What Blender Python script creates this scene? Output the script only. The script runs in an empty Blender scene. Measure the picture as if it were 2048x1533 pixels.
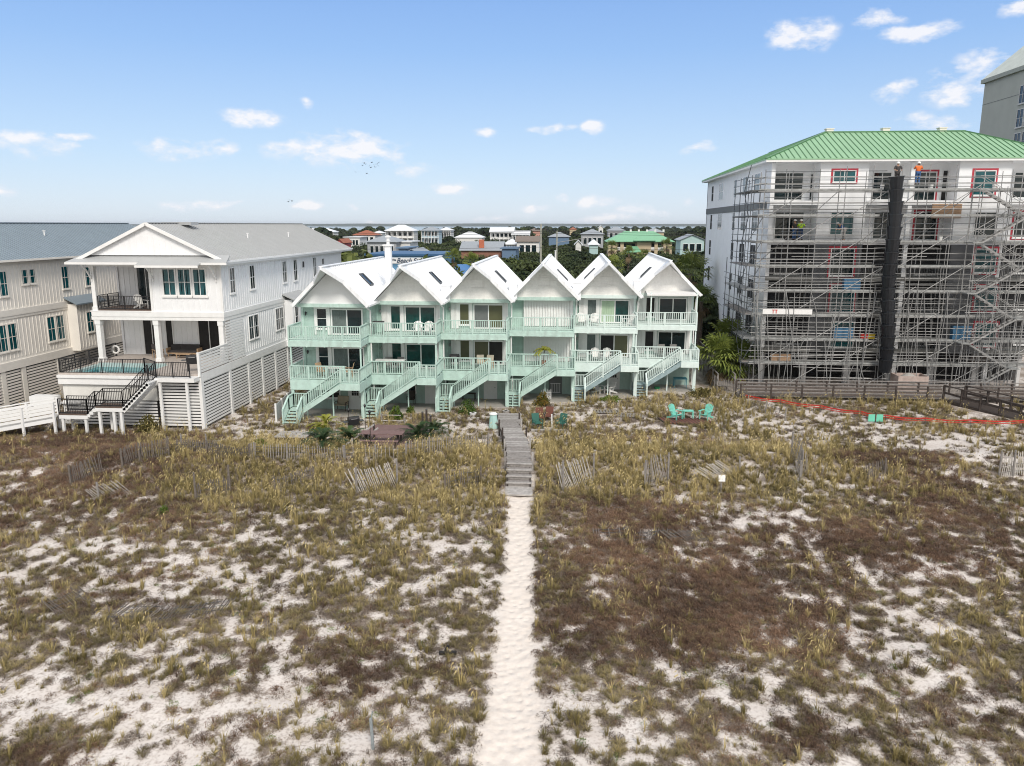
import bpy, math, random
import numpy as np
from mathutils import Vector
R = math.radians
PI = math.pi
scene = bpy.context.scene
C = scene.collection

# ------------------------------------------------------------------ camera
F = 1560.0; H = 13.7
PITCH = math.atan(316 / F)
YAW = math.atan(126 * math.cos(PITCH) / F)
cam_d = bpy.data.cameras.new('camera'); cam = bpy.data.objects.new('camera', cam_d); C.objects.link(cam)
cam_d.sensor_width = 36; cam_d.lens = F / 2048 * 36
cam_d.clip_start = 0.1; cam_d.clip_end = 20000
cam.location = (0, 0, H)
cam.rotation_euler = (PI / 2 - PITCH, 0, YAW)
scene.camera = cam

# ------------------------------------------------------------------ light
SUN_EL, SUN_AZ = 42, 159        # azimuth measured from +Y clockwise: the sun is behind the camera, a little to its right
scene.view_settings.view_transform = 'Standard'
scene.view_settings.look = 'None'
scene.view_settings.exposure = 0.35
scene.view_settings.gamma = 1
scene.cycles.filter_width = 1.05
world = bpy.data.worlds.new('World'); scene.world = world; world.use_nodes = True
sun_d = bpy.data.lights.new('sun', 'SUN'); sun = bpy.data.objects.new('sun', sun_d); C.objects.link(sun)
sun_d.energy = 2.1; sun_d.angle = R(16); sun_d.color = (1, 0.93, 0.84)
sun.rotation_euler = (R(90 - SUN_EL), 0, R(180 - SUN_AZ)); sun.location = (0, 0, 60)

# pixel of the 2048 x 1533 photograph -> point in the place
_r = (math.cos(YAW), math.sin(YAW), 0)
_f = (-math.sin(YAW) * math.cos(PITCH), math.cos(YAW) * math.cos(PITCH), -math.sin(PITCH))
_u = (_r[1] * _f[2] - _r[2] * _f[1], _r[2] * _f[0] - _r[0] * _f[2], _r[0] * _f[1] - _r[1] * _f[0])
def ray(u, v):
    a = (u - 1024) / F; b = (766.5 - v) / F
    return [_f[i] + a * _r[i] + b * _u[i] for i in range(3)]
def at(u, v, z=0.0):
    d = ray(u, v); t = (z - H) / d[2]
    return (d[0] * t, d[1] * t, z)
def aty(u, v, y):
    d = ray(u, v); t = y / d[1]
    return (d[0] * t, y, H + d[2] * t)

# ------------------------------------------------------------------ sky with small fair-weather clouds
def build_sky():
    nt = world.node_tree; N = nt.nodes; L = nt.links
    bg = N['Background']
    sky = N.new('ShaderNodeTexSky'); sky.sky_type = 'NISHITA'; sky.sun_disc = False
    sky.sun_elevation = R(SUN_EL); sky.sun_rotation = R(SUN_AZ)
    sky.altitude = 0; sky.air_density = 1.0; sky.dust_density = 0.6; sky.ozone_density = 2.0
    tc = N.new('ShaderNodeTexCoord')
    def m(op, a, b=None, c=None, clamp=False):
        n = N.new('ShaderNodeMath'); n.operation = op; n.use_clamp = clamp
        for k, x in enumerate((a, b, c)):
            if x is None: continue
            if isinstance(x, (int, float)): n.inputs[k].default_value = x
            else: L.new(x, n.inputs[k])
        return n.outputs[0]
    def vm(op, a, b):
        n = N.new('ShaderNodeVectorMath'); n.operation = op
        for k, x in enumerate((a, b)):
            if isinstance(x, (tuple, list)): n.inputs[k].default_value = x
            else: L.new(x, n.inputs[k])
        return n.outputs['Value'] if op == 'LENGTH' else n.outputs[0]
    d = tc.outputs['Generated']
    nz = N.new('ShaderNodeTexNoise'); nz.inputs['Scale'].default_value = 26; nz.inputs['Detail'].default_value = 7
    nz.inputs['Roughness'].default_value = 0.62
    mp = N.new('ShaderNodeMapping'); mp.inputs['Scale'].default_value = (1, 1, 2.0); L.new(d, mp.inputs[0]); L.new(mp.outputs[0], nz.inputs['Vector'])
    warp = N.new('ShaderNodeTexNoise'); warp.inputs['Scale'].default_value = 14; warp.inputs['Detail'].default_value = 3
    L.new(d, warp.inputs['Vector'])
    w1 = vm('SUBTRACT', warp.outputs['Color'], (0.5, 0.5, 0.5)); w2 = vm('MULTIPLY', w1, (0.06, 0.06, 0.028))
    dw = vm('ADD', d, w2)
    clouds = [(680, 300, 115, 34), (600, 292, 60, 26), (375, 298, 85, 22), (440, 303, 40, 14), (40, 288, 110, 24), (490, 235, 55, 17), (598, 203, 14, 11),
              (820, 340, 62, 17), (905, 374, 42, 14), (1185, 255, 32, 15), (1100, 256, 42, 9), (965, 264, 26, 11), (1062, 420, 30, 13),
              (1195, 408, 48, 14), (1280, 424, 46, 13), (1598, 76, 62, 26), (1560, 90, 26, 18), (1835, 62, 60, 15), (1755, 38, 36, 16),
              (1790, 181, 34, 18), (1920, 176, 60, 28), (1860, 243, 62, 14), (2050, 10, 40, 14), (600, 413, 26, 11), (400, 409, 60, 13), (480, 407, 26, 8), (710, 408, 26, 8), (1110, 398, 20, 8), (1378, 399, 20, 9), (5, 384, 26, 11),
              (1395, 296, 34, 10), (1000, 436, 60, 9), (800, 444, 60, 9), (1230, 440, 90, 9), (1990, 130, 50, 30), (170, 272, 40, 9)]
    acc = None
    for (u, v, su, sv) in clouds:
        r = Vector(ray(u, v)).normalized()
        s = vm('SUBTRACT', dw, tuple(r)); q = vm('MULTIPLY', s, (F * 0.78 / su, F * 0.78 / su, F * 0.78 / sv)); ln = vm('LENGTH', q, (0, 0, 0))
        e = m('SUBTRACT', 1.0, ln, clamp=True)
        acc = e if acc is None else m('MAXIMUM', acc, e)
    t = m('MULTIPLY_ADD', nz.outputs['Fac'], 5.2, -3.0)
    t = m('ADD', t, m('MULTIPLY', m('POWER', acc, 0.7), 1.6))
    gate = m('MULTIPLY', acc, 3.0, clamp=True)
    t = m('MULTIPLY', m('MULTIPLY', t, gate), .82, clamp=True)
    t = m('MULTIPLY', m('SMOOTH_MIN', t, 0.95, 0.1), 0.92, clamp=True)
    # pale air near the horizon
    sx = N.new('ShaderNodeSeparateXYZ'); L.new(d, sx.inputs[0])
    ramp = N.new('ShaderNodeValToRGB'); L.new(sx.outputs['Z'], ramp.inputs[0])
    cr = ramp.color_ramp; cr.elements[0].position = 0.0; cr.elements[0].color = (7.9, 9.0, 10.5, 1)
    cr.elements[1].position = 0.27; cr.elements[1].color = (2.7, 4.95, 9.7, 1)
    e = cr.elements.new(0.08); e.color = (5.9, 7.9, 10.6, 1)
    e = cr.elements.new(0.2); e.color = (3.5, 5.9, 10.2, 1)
    e = cr.elements.new(0.34); e.color = (11.5, 12.0, 13.0, 1); e = cr.elements.new(0.62); e.color = (11.5, 11.8, 12.4, 1)          # brighter unseen sky overhead, added as soft fill for the side walls
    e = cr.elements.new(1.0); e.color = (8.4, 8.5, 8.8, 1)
    back = m('MULTIPLY_ADD', sx.outputs['Y'], -1.6, 0.0, clamp=True)    # more unseen bright sky added behind the camera, also as fill
    fill_sky = N.new('ShaderNodeMix'); fill_sky.data_type = 'RGBA'; L.new(back, fill_sky.inputs[0]); L.new(ramp.outputs[0], fill_sky.inputs[6]); fill_sky.inputs[7].default_value = (10.5, 10.2, 9.8, 1)
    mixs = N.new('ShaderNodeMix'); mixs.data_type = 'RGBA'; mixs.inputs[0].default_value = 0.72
    L.new(sky.outputs[0], mixs.inputs[6]); L.new(fill_sky.outputs[2], mixs.inputs[7])
    mixc = N.new('ShaderNodeMix'); mixc.data_type = 'RGBA'
    L.new(t, mixc.inputs[0]); L.new(mixs.outputs[2], mixc.inputs[6]); cc = N.new('ShaderNodeMix'); cc.data_type = 'RGBA'; L.new(m('POWER', t, 1.5), cc.inputs[0]); cc.inputs[6].default_value = (8.3, 8.7, 9.6, 1); cc.inputs[7].default_value = (10.0, 9.8, 9.9, 1); L.new(cc.outputs[2], mixc.inputs[7])
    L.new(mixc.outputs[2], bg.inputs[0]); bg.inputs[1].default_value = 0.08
build_sky()

# ------------------------------------------------------------------ materials
MATS = {}
def mat(name, col, rough=0.7, var=0.12, vscale=2.0, bump=0.0, bscale=20.0, metal=0.0, lap=0.0, ribs=None, dirt=0.0, spec=0.5):
    if name in MATS: return MATS[name]
    m = bpy.data.materials.new(name); m.use_nodes = True; nt = m.node_tree; N = nt.nodes; L = nt.links
    b = N['Principled BSDF']; b.inputs['Roughness'].default_value = rough; b.inputs['Metallic'].default_value = metal
    b.inputs['Specular IOR Level'].default_value = spec
    tc = N.new('ShaderNodeTexCoord'); nz = N.new('ShaderNodeTexNoise'); nz.inputs['Scale'].default_value = vscale
    nz.inputs['Detail'].default_value = 6; nz.inputs['Roughness'].default_value = 0.6
    L.new(tc.outputs['Object'], nz.inputs['Vector'])
    rp = N.new('ShaderNodeMapRange'); rp.inputs[1].default_value = 0.3; rp.inputs[2].default_value = 0.7
    rp.inputs[3].default_value = 1 - var; rp.inputs[4].default_value = 1 + var * 0.6
    L.new(nz.outputs['Fac'], rp.inputs[0])
    vs = N.new('ShaderNodeVectorMath'); vs.operation = 'SCALE'; vs.inputs[0].default_value = col[:3]; L.new(rp.outputs[0], vs.inputs['Scale'])
    out = vs.outputs[0]
    if dirt:
        n2 = N.new('ShaderNodeTexNoise'); n2.inputs['Scale'].default_value = 0.8; n2.inputs['Detail'].default_value = 8
        mp = N.new('ShaderNodeMapping'); mp.inputs['Scale'].default_value = (3, 3, 0.6); L.new(tc.outputs['Object'], mp.inputs[0]); L.new(mp.outputs[0], n2.inputs['Vector'])
        r2 = N.new('ShaderNodeMapRange'); r2.inputs[1].default_value = 0.52; r2.inputs[2].default_value = 0.75; r2.inputs[4].default_value = dirt
        L.new(n2.outputs['Fac'], r2.inputs[0])
        mx = N.new('ShaderNodeMix'); mx.data_type = 'RGBA'; L.new(r2.outputs[0], mx.inputs[0]); L.new(out, mx.inputs[6])
        mx.inputs[7].default_value = (0.16, 0.15, 0.13, 1); out = mx.outputs[2]
    L.new(out, b.inputs['Base Color'])
    hgt = None
    if lap or ribs:
        wv = N.new('ShaderNodeTexWave'); wv.wave_type = 'BANDS'; wv.wave_profile = 'SAW' if lap else 'SIN'
        wv.bands_direction = 'Z' if lap else ribs[0]
        wv.inputs['Scale'].default_value = 0.314 / (lap or ribs[1]); wv.inputs['Distortion'].default_value = 0
        L.new(tc.outputs['Object'], wv.inputs['Vector'])
        bp = N.new('ShaderNodeBump'); bp.inputs['Distance'].default_value = 0.02 if lap else 0.03; bp.inputs['Strength'].default_value = 0.6
        L.new(wv.outputs['Fac'], bp.inputs['Height']); hgt = bp
    if bump:
        n3 = N.new('ShaderNodeTexNoise'); n3.inputs['Scale'].default_value = bscale; n3.inputs['Detail'].default_value = 5
        L.new(tc.outputs['Object'], n3.inputs['Vector'])
        b2 = N.new('ShaderNodeBump'); b2.inputs['Strength'].default_value = bump; b2.inputs['Distance'].default_value = 0.03
        L.new(n3.outputs['Fac'], b2.inputs['Height'])
        if hgt: L.new(hgt.outputs[0], b2.inputs['Normal'])
        hgt = b2
    if hgt: L.new(hgt.outputs[0], b.inputs['Normal'])
    MATS[name] = m
    return m
mint = mat('mint_siding', (0.42, 0.565, 0.51), 0.6, 0.14, 1.5, lap=0.18, dirt=0.3)
mintp = mat('mint_paint', (0.50, 0.665, 0.605), 0.6, 0.14, 3, dirt=0.32)
mintd = mat('mint_deck', (0.33, 0.52, 0.48), 0.7, 0.2, 4, dirt=0.2)
mintw = mat('pale_mint_paint', (0.70, 0.81, 0.78), 0.55, 0.08, 3, dirt=0.1)
white = mat('white_paint', (0.80, 0.80, 0.79), 0.5, 0.05, 2, dirt=0.06)
whitew = mat('white_board_siding', (0.82, 0.83, 0.84), 0.6, 0.05, 1)
shingle = mat('white_shingles', (0.84, 0.835, 0.81), 0.8, 0.08, 6, lap=0.2, dirt=0.08)
roofw = mat('white_metal_roof', (0.86, 0.88, 0.90), 0.4, 0.07, 1.2, dirt=0.22)
roofg = mat('light_grey_metal_roof', (0.40, 0.41, 0.41), 0.45, 0.06, 1.2)
roofs = mat('slate_grey_metal_roof', (0.20, 0.25, 0.29), 0.4, 0.08, 1.2)
roofgreen = mat('green_metal_roof', (0.26, 0.45, 0.27), 0.5, 0.08, 0.7)
beige = mat('beige_siding', (0.82, 0.785, 0.725), 0.65, 0.05, 1)
beiget = mat('beige_trim', (0.78, 0.745, 0.685), 0.6, 0.05, 2)
black = mat('black_metal', (0.012, 0.012, 0.014), 0.45, 0.1)
glass = mat('window_glass', (0.008, 0.020, 0.024), 0.06, 0.5, 0.7, spec=0.5)
glasst = mat('teal_tinted_glass', (0.008, 0.085, 0.10), 0.07, 0.5, 0.6, spec=0.5)
glassg = mat('green_tinted_glass', (0.008, 0.055, 0.05), 0.08, 0.6, 1.5, spec=0.5)
curtain = mat('curtain_cloth', (0.13, 0.16, 0.155), 0.9, 0.25, 3, ribs=('X', 0.16))
blind = mat('olive_blind', (0.085, 0.085, 0.035), 0.5, 0.15, 1, spec=0.6)
greyscreen = mat('grey_screen', (0.14, 0.15, 0.15), 0.5, 0.2, 1)
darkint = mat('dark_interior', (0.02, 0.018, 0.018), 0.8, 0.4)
concrete = mat('concrete', (0.40, 0.38, 0.35), 0.85, 0.18, 1.5, bump=0.2, dirt=0.3)
stucco = mat('white_stucco', (0.86, 0.875, 0.89), 0.8, 0.05, 0.8, bump=0.1, bscale=60)
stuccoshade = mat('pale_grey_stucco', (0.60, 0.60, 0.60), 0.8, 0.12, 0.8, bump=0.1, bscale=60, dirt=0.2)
bandg = mat('grey_band', (0.17, 0.18, 0.18), 0.8, 0.08)
greywood = mat('weathered_grey_wood', (0.27, 0.25, 0.235), 0.85, 0.35, 7, bump=0.3)
greywood2 = mat('silvery_grey_wood', (0.42, 0.40, 0.38), 0.85, 0.35, 5, bump=0.3)
slatwood = mat('snow_fence_wood', (0.17, 0.145, 0.125), 0.9, 0.4, 9)
slatpale = mat('pale_snow_fence_wood', (0.31, 0.28, 0.25), 0.9, 0.4, 9)
darkwood = mat('dark_brown_wood', (0.055, 0.042, 0.036), 0.8, 0.35, 6, bump=0.2)
redwood = mat('reddish_brown_decking', (0.20, 0.125, 0.12), 0.75, 0.2, 5, ribs=('Y', 0.14))
galv = mat('galvanised_steel', (0.33, 0.33, 0.325), 0.45, 0.25, 5, metal=0.35)
galvd = mat('dark_steel', (0.10, 0.11, 0.12), 0.5, 0.3, 5, metal=0.3)
plank = mat('aluminium_plank', (0.32, 0.33, 0.325), 0.6, 0.35, 3, dirt=0.3)
teal = mat('teal_plastic', (0.19, 0.60, 0.49), 0.5, 0.1, 6)
wplastic = mat('white_plastic', (0.80, 0.80, 0.78), 0.45, 0.05)
tancloth = mat('tan_fabric', (0.45, 0.31, 0.19), 0.8, 0.15)
darkcloth = mat('dark_grey_cushion', (0.05, 0.045, 0.045), 0.9, 0.2)
redtape = mat('red_plastic', (0.55, 0.03, 0.02), 0.5, 0.2, 4)
redframe = mat('red_flashing_tape', (0.50, 0.035, 0.06), 0.55, 0.25, 2)
bark = mat('palm_bark', (0.13, 0.10, 0.075), 0.95, 0.4, 8, bump=0.5)
chute_m = mat('black_rubber_chute', (0.010, 0.012, 0.016), 0.35, 0.3, 3)

# ------------------------------------------------------------------ mesh helpers
class MB:
    def __init__(s, org=(0, 0, 0)):
        s.v = []; s.f = []; s.o = org
    def add(s, vs, fs):
        n = len(s.v); s.v += [(a[0] - s.o[0], a[1] - s.o[1], a[2] - s.o[2]) for a in vs]
        s.f += [tuple(i + n for i in f) for f in fs]
    def box(s, x0, x1, y0, y1, z0, z1):
        if x0 > x1: x0, x1 = x1, x0
        if y0 > y1: y0, y1 = y1, y0
        if z0 > z1: z0, z1 = z1, z0
        s.add([(x0, y0, z0), (x1, y0, z0), (x1, y1, z0), (x0, y1, z0), (x0, y0, z1), (x1, y0, z1), (x1, y1, z1), (x0, y1, z1)],
              [(0, 3, 2, 1), (4, 5, 6, 7), (0, 1, 5, 4), (1, 2, 6, 5), (2, 3, 7, 6), (3, 0, 4, 7)])
        return s
    def bar(s, p, q, w, h=None, up=(0, 0, 1)):
        h = h or w
        p = Vector(p); q = Vector(q); d = (q - p)
        if d.length < 1e-5: return s
        d.normalize(); up = Vector(up)
        if abs(d.dot(up)) > 0.97: up = Vector((0, 1, 0))
        a = d.cross(up).normalized() * (w / 2); b = a.cross(d).normalized() * (h / 2)
        vs = [p - a - b, p + a - b, p + a + b, p - a + b, q - a - b, q + a - b, q + a + b, q - a + b]
        s.add([tuple(x) for x in vs], [(0, 3, 2, 1), (4, 5, 6, 7), (0, 1, 5, 4), (1, 2, 6, 5), (2, 3, 7, 6), (3, 0, 4, 7)])
        return s
    def tube(s, p, q, r, r2=None, n=8, cap=True):
        r2 = r if r2 is None else r2
        p = Vector(p); q = Vector(q); d = (q - p).normalized(); up = Vector((0, 0, 1))
        if abs(d.dot(up)) > 0.97: up = Vector((0, 1, 0))
        a = d.cross(up).normalized(); b = a.cross(d).normalized(); vs = []
        for c, rr in ((p, r), (q, r2)):
            for k in range(n):
                t = 2 * PI * k / n; vs.append(tuple(c + a * (rr * math.cos(t)) + b * (rr * math.sin(t))))
        fs = [(k, k + n, (k + 1) % n + n, (k + 1) % n) for k in range(n)]
        if cap: fs += [tuple(range(n)), tuple(range(2 * n - 1, n - 1, -1))]
        s.add(vs, fs); return s
    def prism(s, poly, axis, a, b):     # poly in the two other axes, extruded along axis
        n = len(poly); vs = []
        for t in (a, b):
            for (p, q) in poly:
                vs.append({'x': (t, p, q), 'y': (p, t, q), 'z': (p, q, t)}[axis])
        s.add(vs, [tuple(range(n)), tuple(range(2 * n - 1, n - 1, -1))] + [(k, k + n, (k + 1) % n + n, (k + 1) % n) for k in range(n)])
        return s
    def slab(s, pts, t, nrm=None):      # flat polygon with thickness t downwards
        pts = [Vector(p) for p in pts]; n = len(pts)
        s.add([tuple(p) for p in pts] + [tuple(p - Vector((0, 0, t))) for p in pts],
              [tuple(range(n)), tuple(range(2 * n - 1, n - 1, -1))] + [(k, k + n, (k + 1) % n + n, (k + 1) % n) for k in range(n)])
        return s
    def lathe(s, c, prof, n=14):
        vs = []
        for (r, z) in prof:
            for k in range(n):
                t = 2 * PI * k / n; vs.append((c[0] + r * math.cos(t), c[1] + r * math.sin(t), c[2] + z))
        fs = []
        for i in range(len(prof) - 1):
            for k in range(n):
                k2 = (k + 1) % n; fs.append((i * n + k, i * n + k2, (i + 1) * n + k2, (i + 1) * n + k))
        fs += [tuple(range(n - 1, -1, -1)), tuple(range((len(prof) - 1) * n, len(prof) * n))]
        s.add(vs, fs); return s
    def build(s, name, m, parent=None, smooth=False, label=None):
        me = bpy.data.meshes.new(name); me.from_pydata(s.v, [], s.f); me.update()
        if smooth: me.polygons.foreach_set('use_smooth', [True] * len(me.polygons))
        me.materials.append(m)
        o = bpy.data.objects.new(name, me); C.objects.link(o)
        if parent: o.parent = parent
        if label: o['label'] = label
        return o
def build2(name, a, ma, b, mb_, parent):     # one mesh, two board colours
    n = len(a.f); a.add([(v[0] + a.o[0], v[1] + a.o[1], v[2] + a.o[2]) for v in b.v], b.f); o = a.build(name, ma, parent); o.data.materials.append(mb_)
    for p in o.data.polygons[n:]: p.material_index = 1
    return o
def tag(o, label=None, cat=None, group=None, kind=None):
    if label: o['label'] = label
    if cat: o['category'] = cat
    if group: o['group'] = group
    if kind: o['kind'] = kind
    return o
def thing(name, label, cat, loc=(0, 0, 0), rz=0, group=None):
    o = bpy.data.objects.new(name, None); C.objects.link(o); o.location = loc; o.rotation_euler = (0, 0, rz)
    o.empty_display_size = 0.3
    return tag(o, label, cat, group)
def copy_tree(o, parent=None):
    kids = [c for c in bpy.data.objects if c.parent == o]
    c = o.copy(); C.objects.link(c)
    if parent: c.parent = parent
    for k in kids: copy_tree(k, c)
    return c
def place(o, loc, rz, label, group=None, scale=None):
    o.location = loc; o.rotation_euler = (0, 0, rz); o['label'] = label
    if group: o['group'] = group
    if scale: o.scale = (scale,) * 3
    return o
class Face:        # a wall plane: 'F' faces -Y, 'R' faces +X, 'L' faces -X ; a runs along the wall, d stands out of it
    def __init__(s, kind, pos): s.k = kind; s.p = pos
    def box(s, mb, a0, a1, d0, d1, z0, z1):
        if s.k == 'F': mb.box(a0, a1, s.p - d1, s.p - d0, z0, z1)
        elif s.k == 'R': mb.box(s.p + d0, s.p + d1, a0, a1, z0, z1)
        else: mb.box(s.p - d1, s.p - d0, a0, a1, z0, z1)
def window(parent, org, face, a0, a1, z0, z1, fm, gm, cols=1, rows=2, fw=0.07, d=0.06, name='window', sill=True, d0=0.0):
    f = MB(org)
    face.box(f, a0 - fw, a0, d0, d0 + d, z0 - fw, z1 + fw); face.box(f, a1, a1 + fw, d0, d0 + d, z0 - fw, z1 + fw)
    face.box(f, a0, a1, d0, d0 + d, z1, z1 + fw); face.box(f, a0, a1, d0, d0 + d, z0 - fw, z0)
    if sill: face.box(f, a0 - fw * 1.6, a1 + fw * 1.6, d0, d0 + d * 1.8, z0 - fw * 2, z0 - fw * 1.02)
    for c in range(1, cols):
        a = a0 + (a1 - a0) * c / cols; face.box(f, a - 0.025, a + 0.025, d0, d0 + d * 0.8, z0, z1)
    for r_ in range(1, rows):
        z = z0 + (z1 - z0) * r_ / rows; face.box(f, a0, a1, d0, d0 + d * 0.7, z - 0.022, z + 0.022)
    w = f.build(name, fm, parent)
    g = MB(org); face.box(g, a0, a1, d0, d0 + d * 0.4, z0, z1); g.build('pane', gm, w)
    return w
def rail_mb(mb, p, q, h=1.0, step=0.15, pw=0.045, top=(0.12, 0.05), bot=0.1, post=0.1, posts=True, nposts=None, postdown=0.0, rails=()):
    p = Vector(p); q = Vector(q); L_ = (Vector((q.x, q.y, 0)) - Vector((p.x, p.y, 0))).length
    n = max(1, int(L_ / step))
    up = Vector((0, 0, 1))
    mb.bar(p + up * h, q + up * h, top[0], top[1])
    mb.bar(p + up * bot, q + up * bot, 0.05, 0.06)
    for k in range(1, n):
        c = p.lerp(q, k / n); mb.bar(c + up * (bot + 0.02), c + up * (h - 0.02), pw)
    if posts:
        m_ = nposts or max(1, round(L_ / 1.6))
        for k in range(m_ + 1):
            c = p.lerp(q, k / m_); mb.bar(c - up * postdown, c + up * (h - 0.01), post)
# ------------------------------------------------------------------ noise and terrain
def _hash(ix, iy, seed):
    n = (ix.astype(np.int64) * 374761393 + iy.astype(np.int64) * 668265263 + seed * 1442695041) & 0xffffffff
    n = ((n ^ (n >> 13)) * 1274126177) & 0xffffffff
    return ((n ^ (n >> 16)) & 0xffff) / 65535.0
def vnoise(x, y, seed=0):
    ix = np.floor(x); iy = np.floor(y); fx = x - ix; fy = y - iy
    fx = fx * fx * (3 - 2 * fx); fy = fy * fy * (3 - 2 * fy)
    a = _hash(ix, iy, seed); b = _hash(ix + 1, iy, seed); c = _hash(ix, iy + 1, seed); d = _hash(ix + 1, iy + 1, seed)
    return (a * (1 - fx) + b * fx) * (1 - fy) + (c * (1 - fx) + d * fx) * fy
def fbm(x, y, sc, seed=0, oct=4):
    s = 0; a = 1; t = 0; fr = 1 / sc
    for k in range(oct):
        s = s + a * vnoise(x * fr + 17.3 * k, y * fr - 9.1 * k, seed + k * 7); t += a; a *= 0.55; fr *= 2.1
    return s / t
def path_x(y):       # centre line of the trodden sand path
    ys = np.array([10, 17.7, 19.5, 21.5, 24, 27, 31, 35, 38.5, 41]); xs = np.array([-1.7, -1.66, -1.6, -1.68, -1.82, -1.98, -2.15, -2.4, -2.62, -2.8])
    return np.interp(y, ys, xs)
def path_w(y):
    return np.interp(y, [10, 17.7, 20.5, 22.5, 25, 30, 36, 39], [1.02, .9, .84, .74, .66, .56, .53, .62])
def terrain(x, y):
    x = np.asarray(x, float); y = np.asarray(y, float)
    z = 0.55 * np.exp(-((y - 43.8 - 0.06 * np.clip(x, -30, 30)) / 2.6) ** 2) * (0.6 + 0.8 * fbm(x, y, 9, 3, 2))
    z = z - 0.45 * np.clip((37 - y) / 20, 0, 1.5)
    pm = np.exp(-((x - path_x(y)) / (path_w(y) * 1.3)) ** 2) * (y < 45)
    bumps = 0.34 * (fbm(x, y, 3.4, 11, 3) - 0.5) + 0.12 * (fbm(x, y, 0.9, 23, 3) - 0.5)
    near = np.clip((50 - y) / 8, 0, 1) * np.clip((60 - np.abs(x)) / 8, 0, 1) + 0.35 * np.clip((y - 50) / 3, 0, 1) * np.clip((62 - y) / 6, 0, 1)
    z = z + bumps * np.clip(near, 0, 1) * (1 - 0.75 * pm) - 0.10 * pm * np.clip((44 - y) / 6, 0, 1)
    z = z - 1.2 * np.clip((y - 400) / 900, 0, 1)
    return z
def gz(x, y): return float(terrain(np.array([x]), np.array([y]))[0])
def ground(u, v):                # where the line of sight of a pixel meets the ground
    z = 0.0
    for _ in range(6):
        p = at(u, v, z); z = gz(p[0], p[1])
    return (p[0], p[1], z)

# ------------------------------------------------------------------ plant cover of the dune, as patches lying in the place
def patch(u, v, ru, rv, a):
    c = at(u, v); l = at(u - ru, v); n = at(u, v + rv); f = at(u, v - rv)
    return (c[0], c[1], abs(c[0] - l[0]), abs(f[1] - n[1]) / 2, a)
COVER = [patch(*p) for p in [
    (150, 905, 190, 30, .5), (450, 990, 260, 45, .3), (330, 960, 200, 60, .4), (700, 950, 330, 60, .5), (1300, 950, 280, 60, .5), (1600, 985, 120, 45, .35),
    (30, 960, 40, 45, -.35), (60, 1090, 110, 40, -.3), (60, 900, 50, 18, -.3), (380, 1050, 130, 28, .25), (250, 1090, 140, 16, -.35), (430, 1085, 90, 22, -.25),
    (800, 1055, 130, 22, -.4), (600, 1070, 90, 18, -.3), (900, 1110, 90, 22, -.2), (760, 1150, 140, 60, .22), (120, 1210, 120, 45, .1), (450, 1200, 160, 45, .25),
    (120, 1380, 170, 50, -.5), (430, 1430, 160, 80, -.5), (300, 1360, 100, 25, -.25), (560, 1330, 60, 60, -.3), (740, 1320, 170, 70, .3), (880, 1290, 60, 30, -.25),
    (60, 1480, 110, 50, .35), (650, 1490, 110, 40, .05), (820, 1430, 90, 50, -.2), (930, 1170, 60, 70, .2), (900, 1240, 60, 30, .2), (930, 1460, 40, 50, .25),
    (1200, 1040, 160, 40, .4), (1180, 1120, 110, 30, .35), (1340, 1190, 220, 75, .5), (1290, 1290, 170, 50, .4), (1130, 1330, 60, 50, .2), (1470, 1250, 200, 60, .35),
    (1560, 1020, 130, 22, -.55), (1500, 1050, 140, 20, -.4), (1720, 1075, 130, 35, .5), (1870, 1020, 90, 40, .35), (1640, 1130, 160, 22, -.25), (1850, 1110, 160, 40, .25),
    (1800, 900, 130, 14, -.45), (1940, 900, 150, 22, -.6), (1980, 935, 90, 22, -.6), (1900, 960, 60, 12, -.2), (1700, 860, 150, 20, -.5), (1620, 830, 90, 16, -.35), (1560, 850, 60, 22, -.3),
    (1740, 805, 170, 14, .35), (1400, 885, 110, 14, -.2), (1950, 870, 110, 10, .35), (1740, 935, 110, 25, .3), (1640, 900, 120, 20, .2), (2010, 1010, 60, 18, -.45),
    (1750, 1000, 60, 10, -.3), (1960, 1130, 90, 16, -.4), (1780, 1160, 120, 22, -.2), (1620, 1090, 50, 18, -.2), (1430, 1350, 110, 45, -.45), (1600, 1420, 180, 60, .15),
    (1800, 1270, 120, 35, -.45), (1960, 1260, 100, 45, .15), (1290, 1420, 110, 50, -.3), (1120, 1480, 90, 60, .1), (1950, 1400, 120, 60, .35), (1700, 1350, 100, 30, .1),
    (1850, 1330, 60, 30, -.3), (1130, 1240, 70, 60, .2), (1180, 1160, 30, 25, -.35), (1190, 1380, 90, 22, -.4), (650, 860, 60, 12, -.2), (910, 870, 70, 18, -.5),
    (480, 850, 70, 20, -.4), (430, 880, 70, 14, -.35), (620, 890, 60, 10, -.2), (1330, 855, 60, 10, -.15), (1190, 870, 130, 20, .25), (1300, 800, 110, 10, .1),
    (1450, 815, 60, 14, .25), (550, 840, 40, 14, .2), (560, 800, 40, 30, -.1)]]
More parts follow.
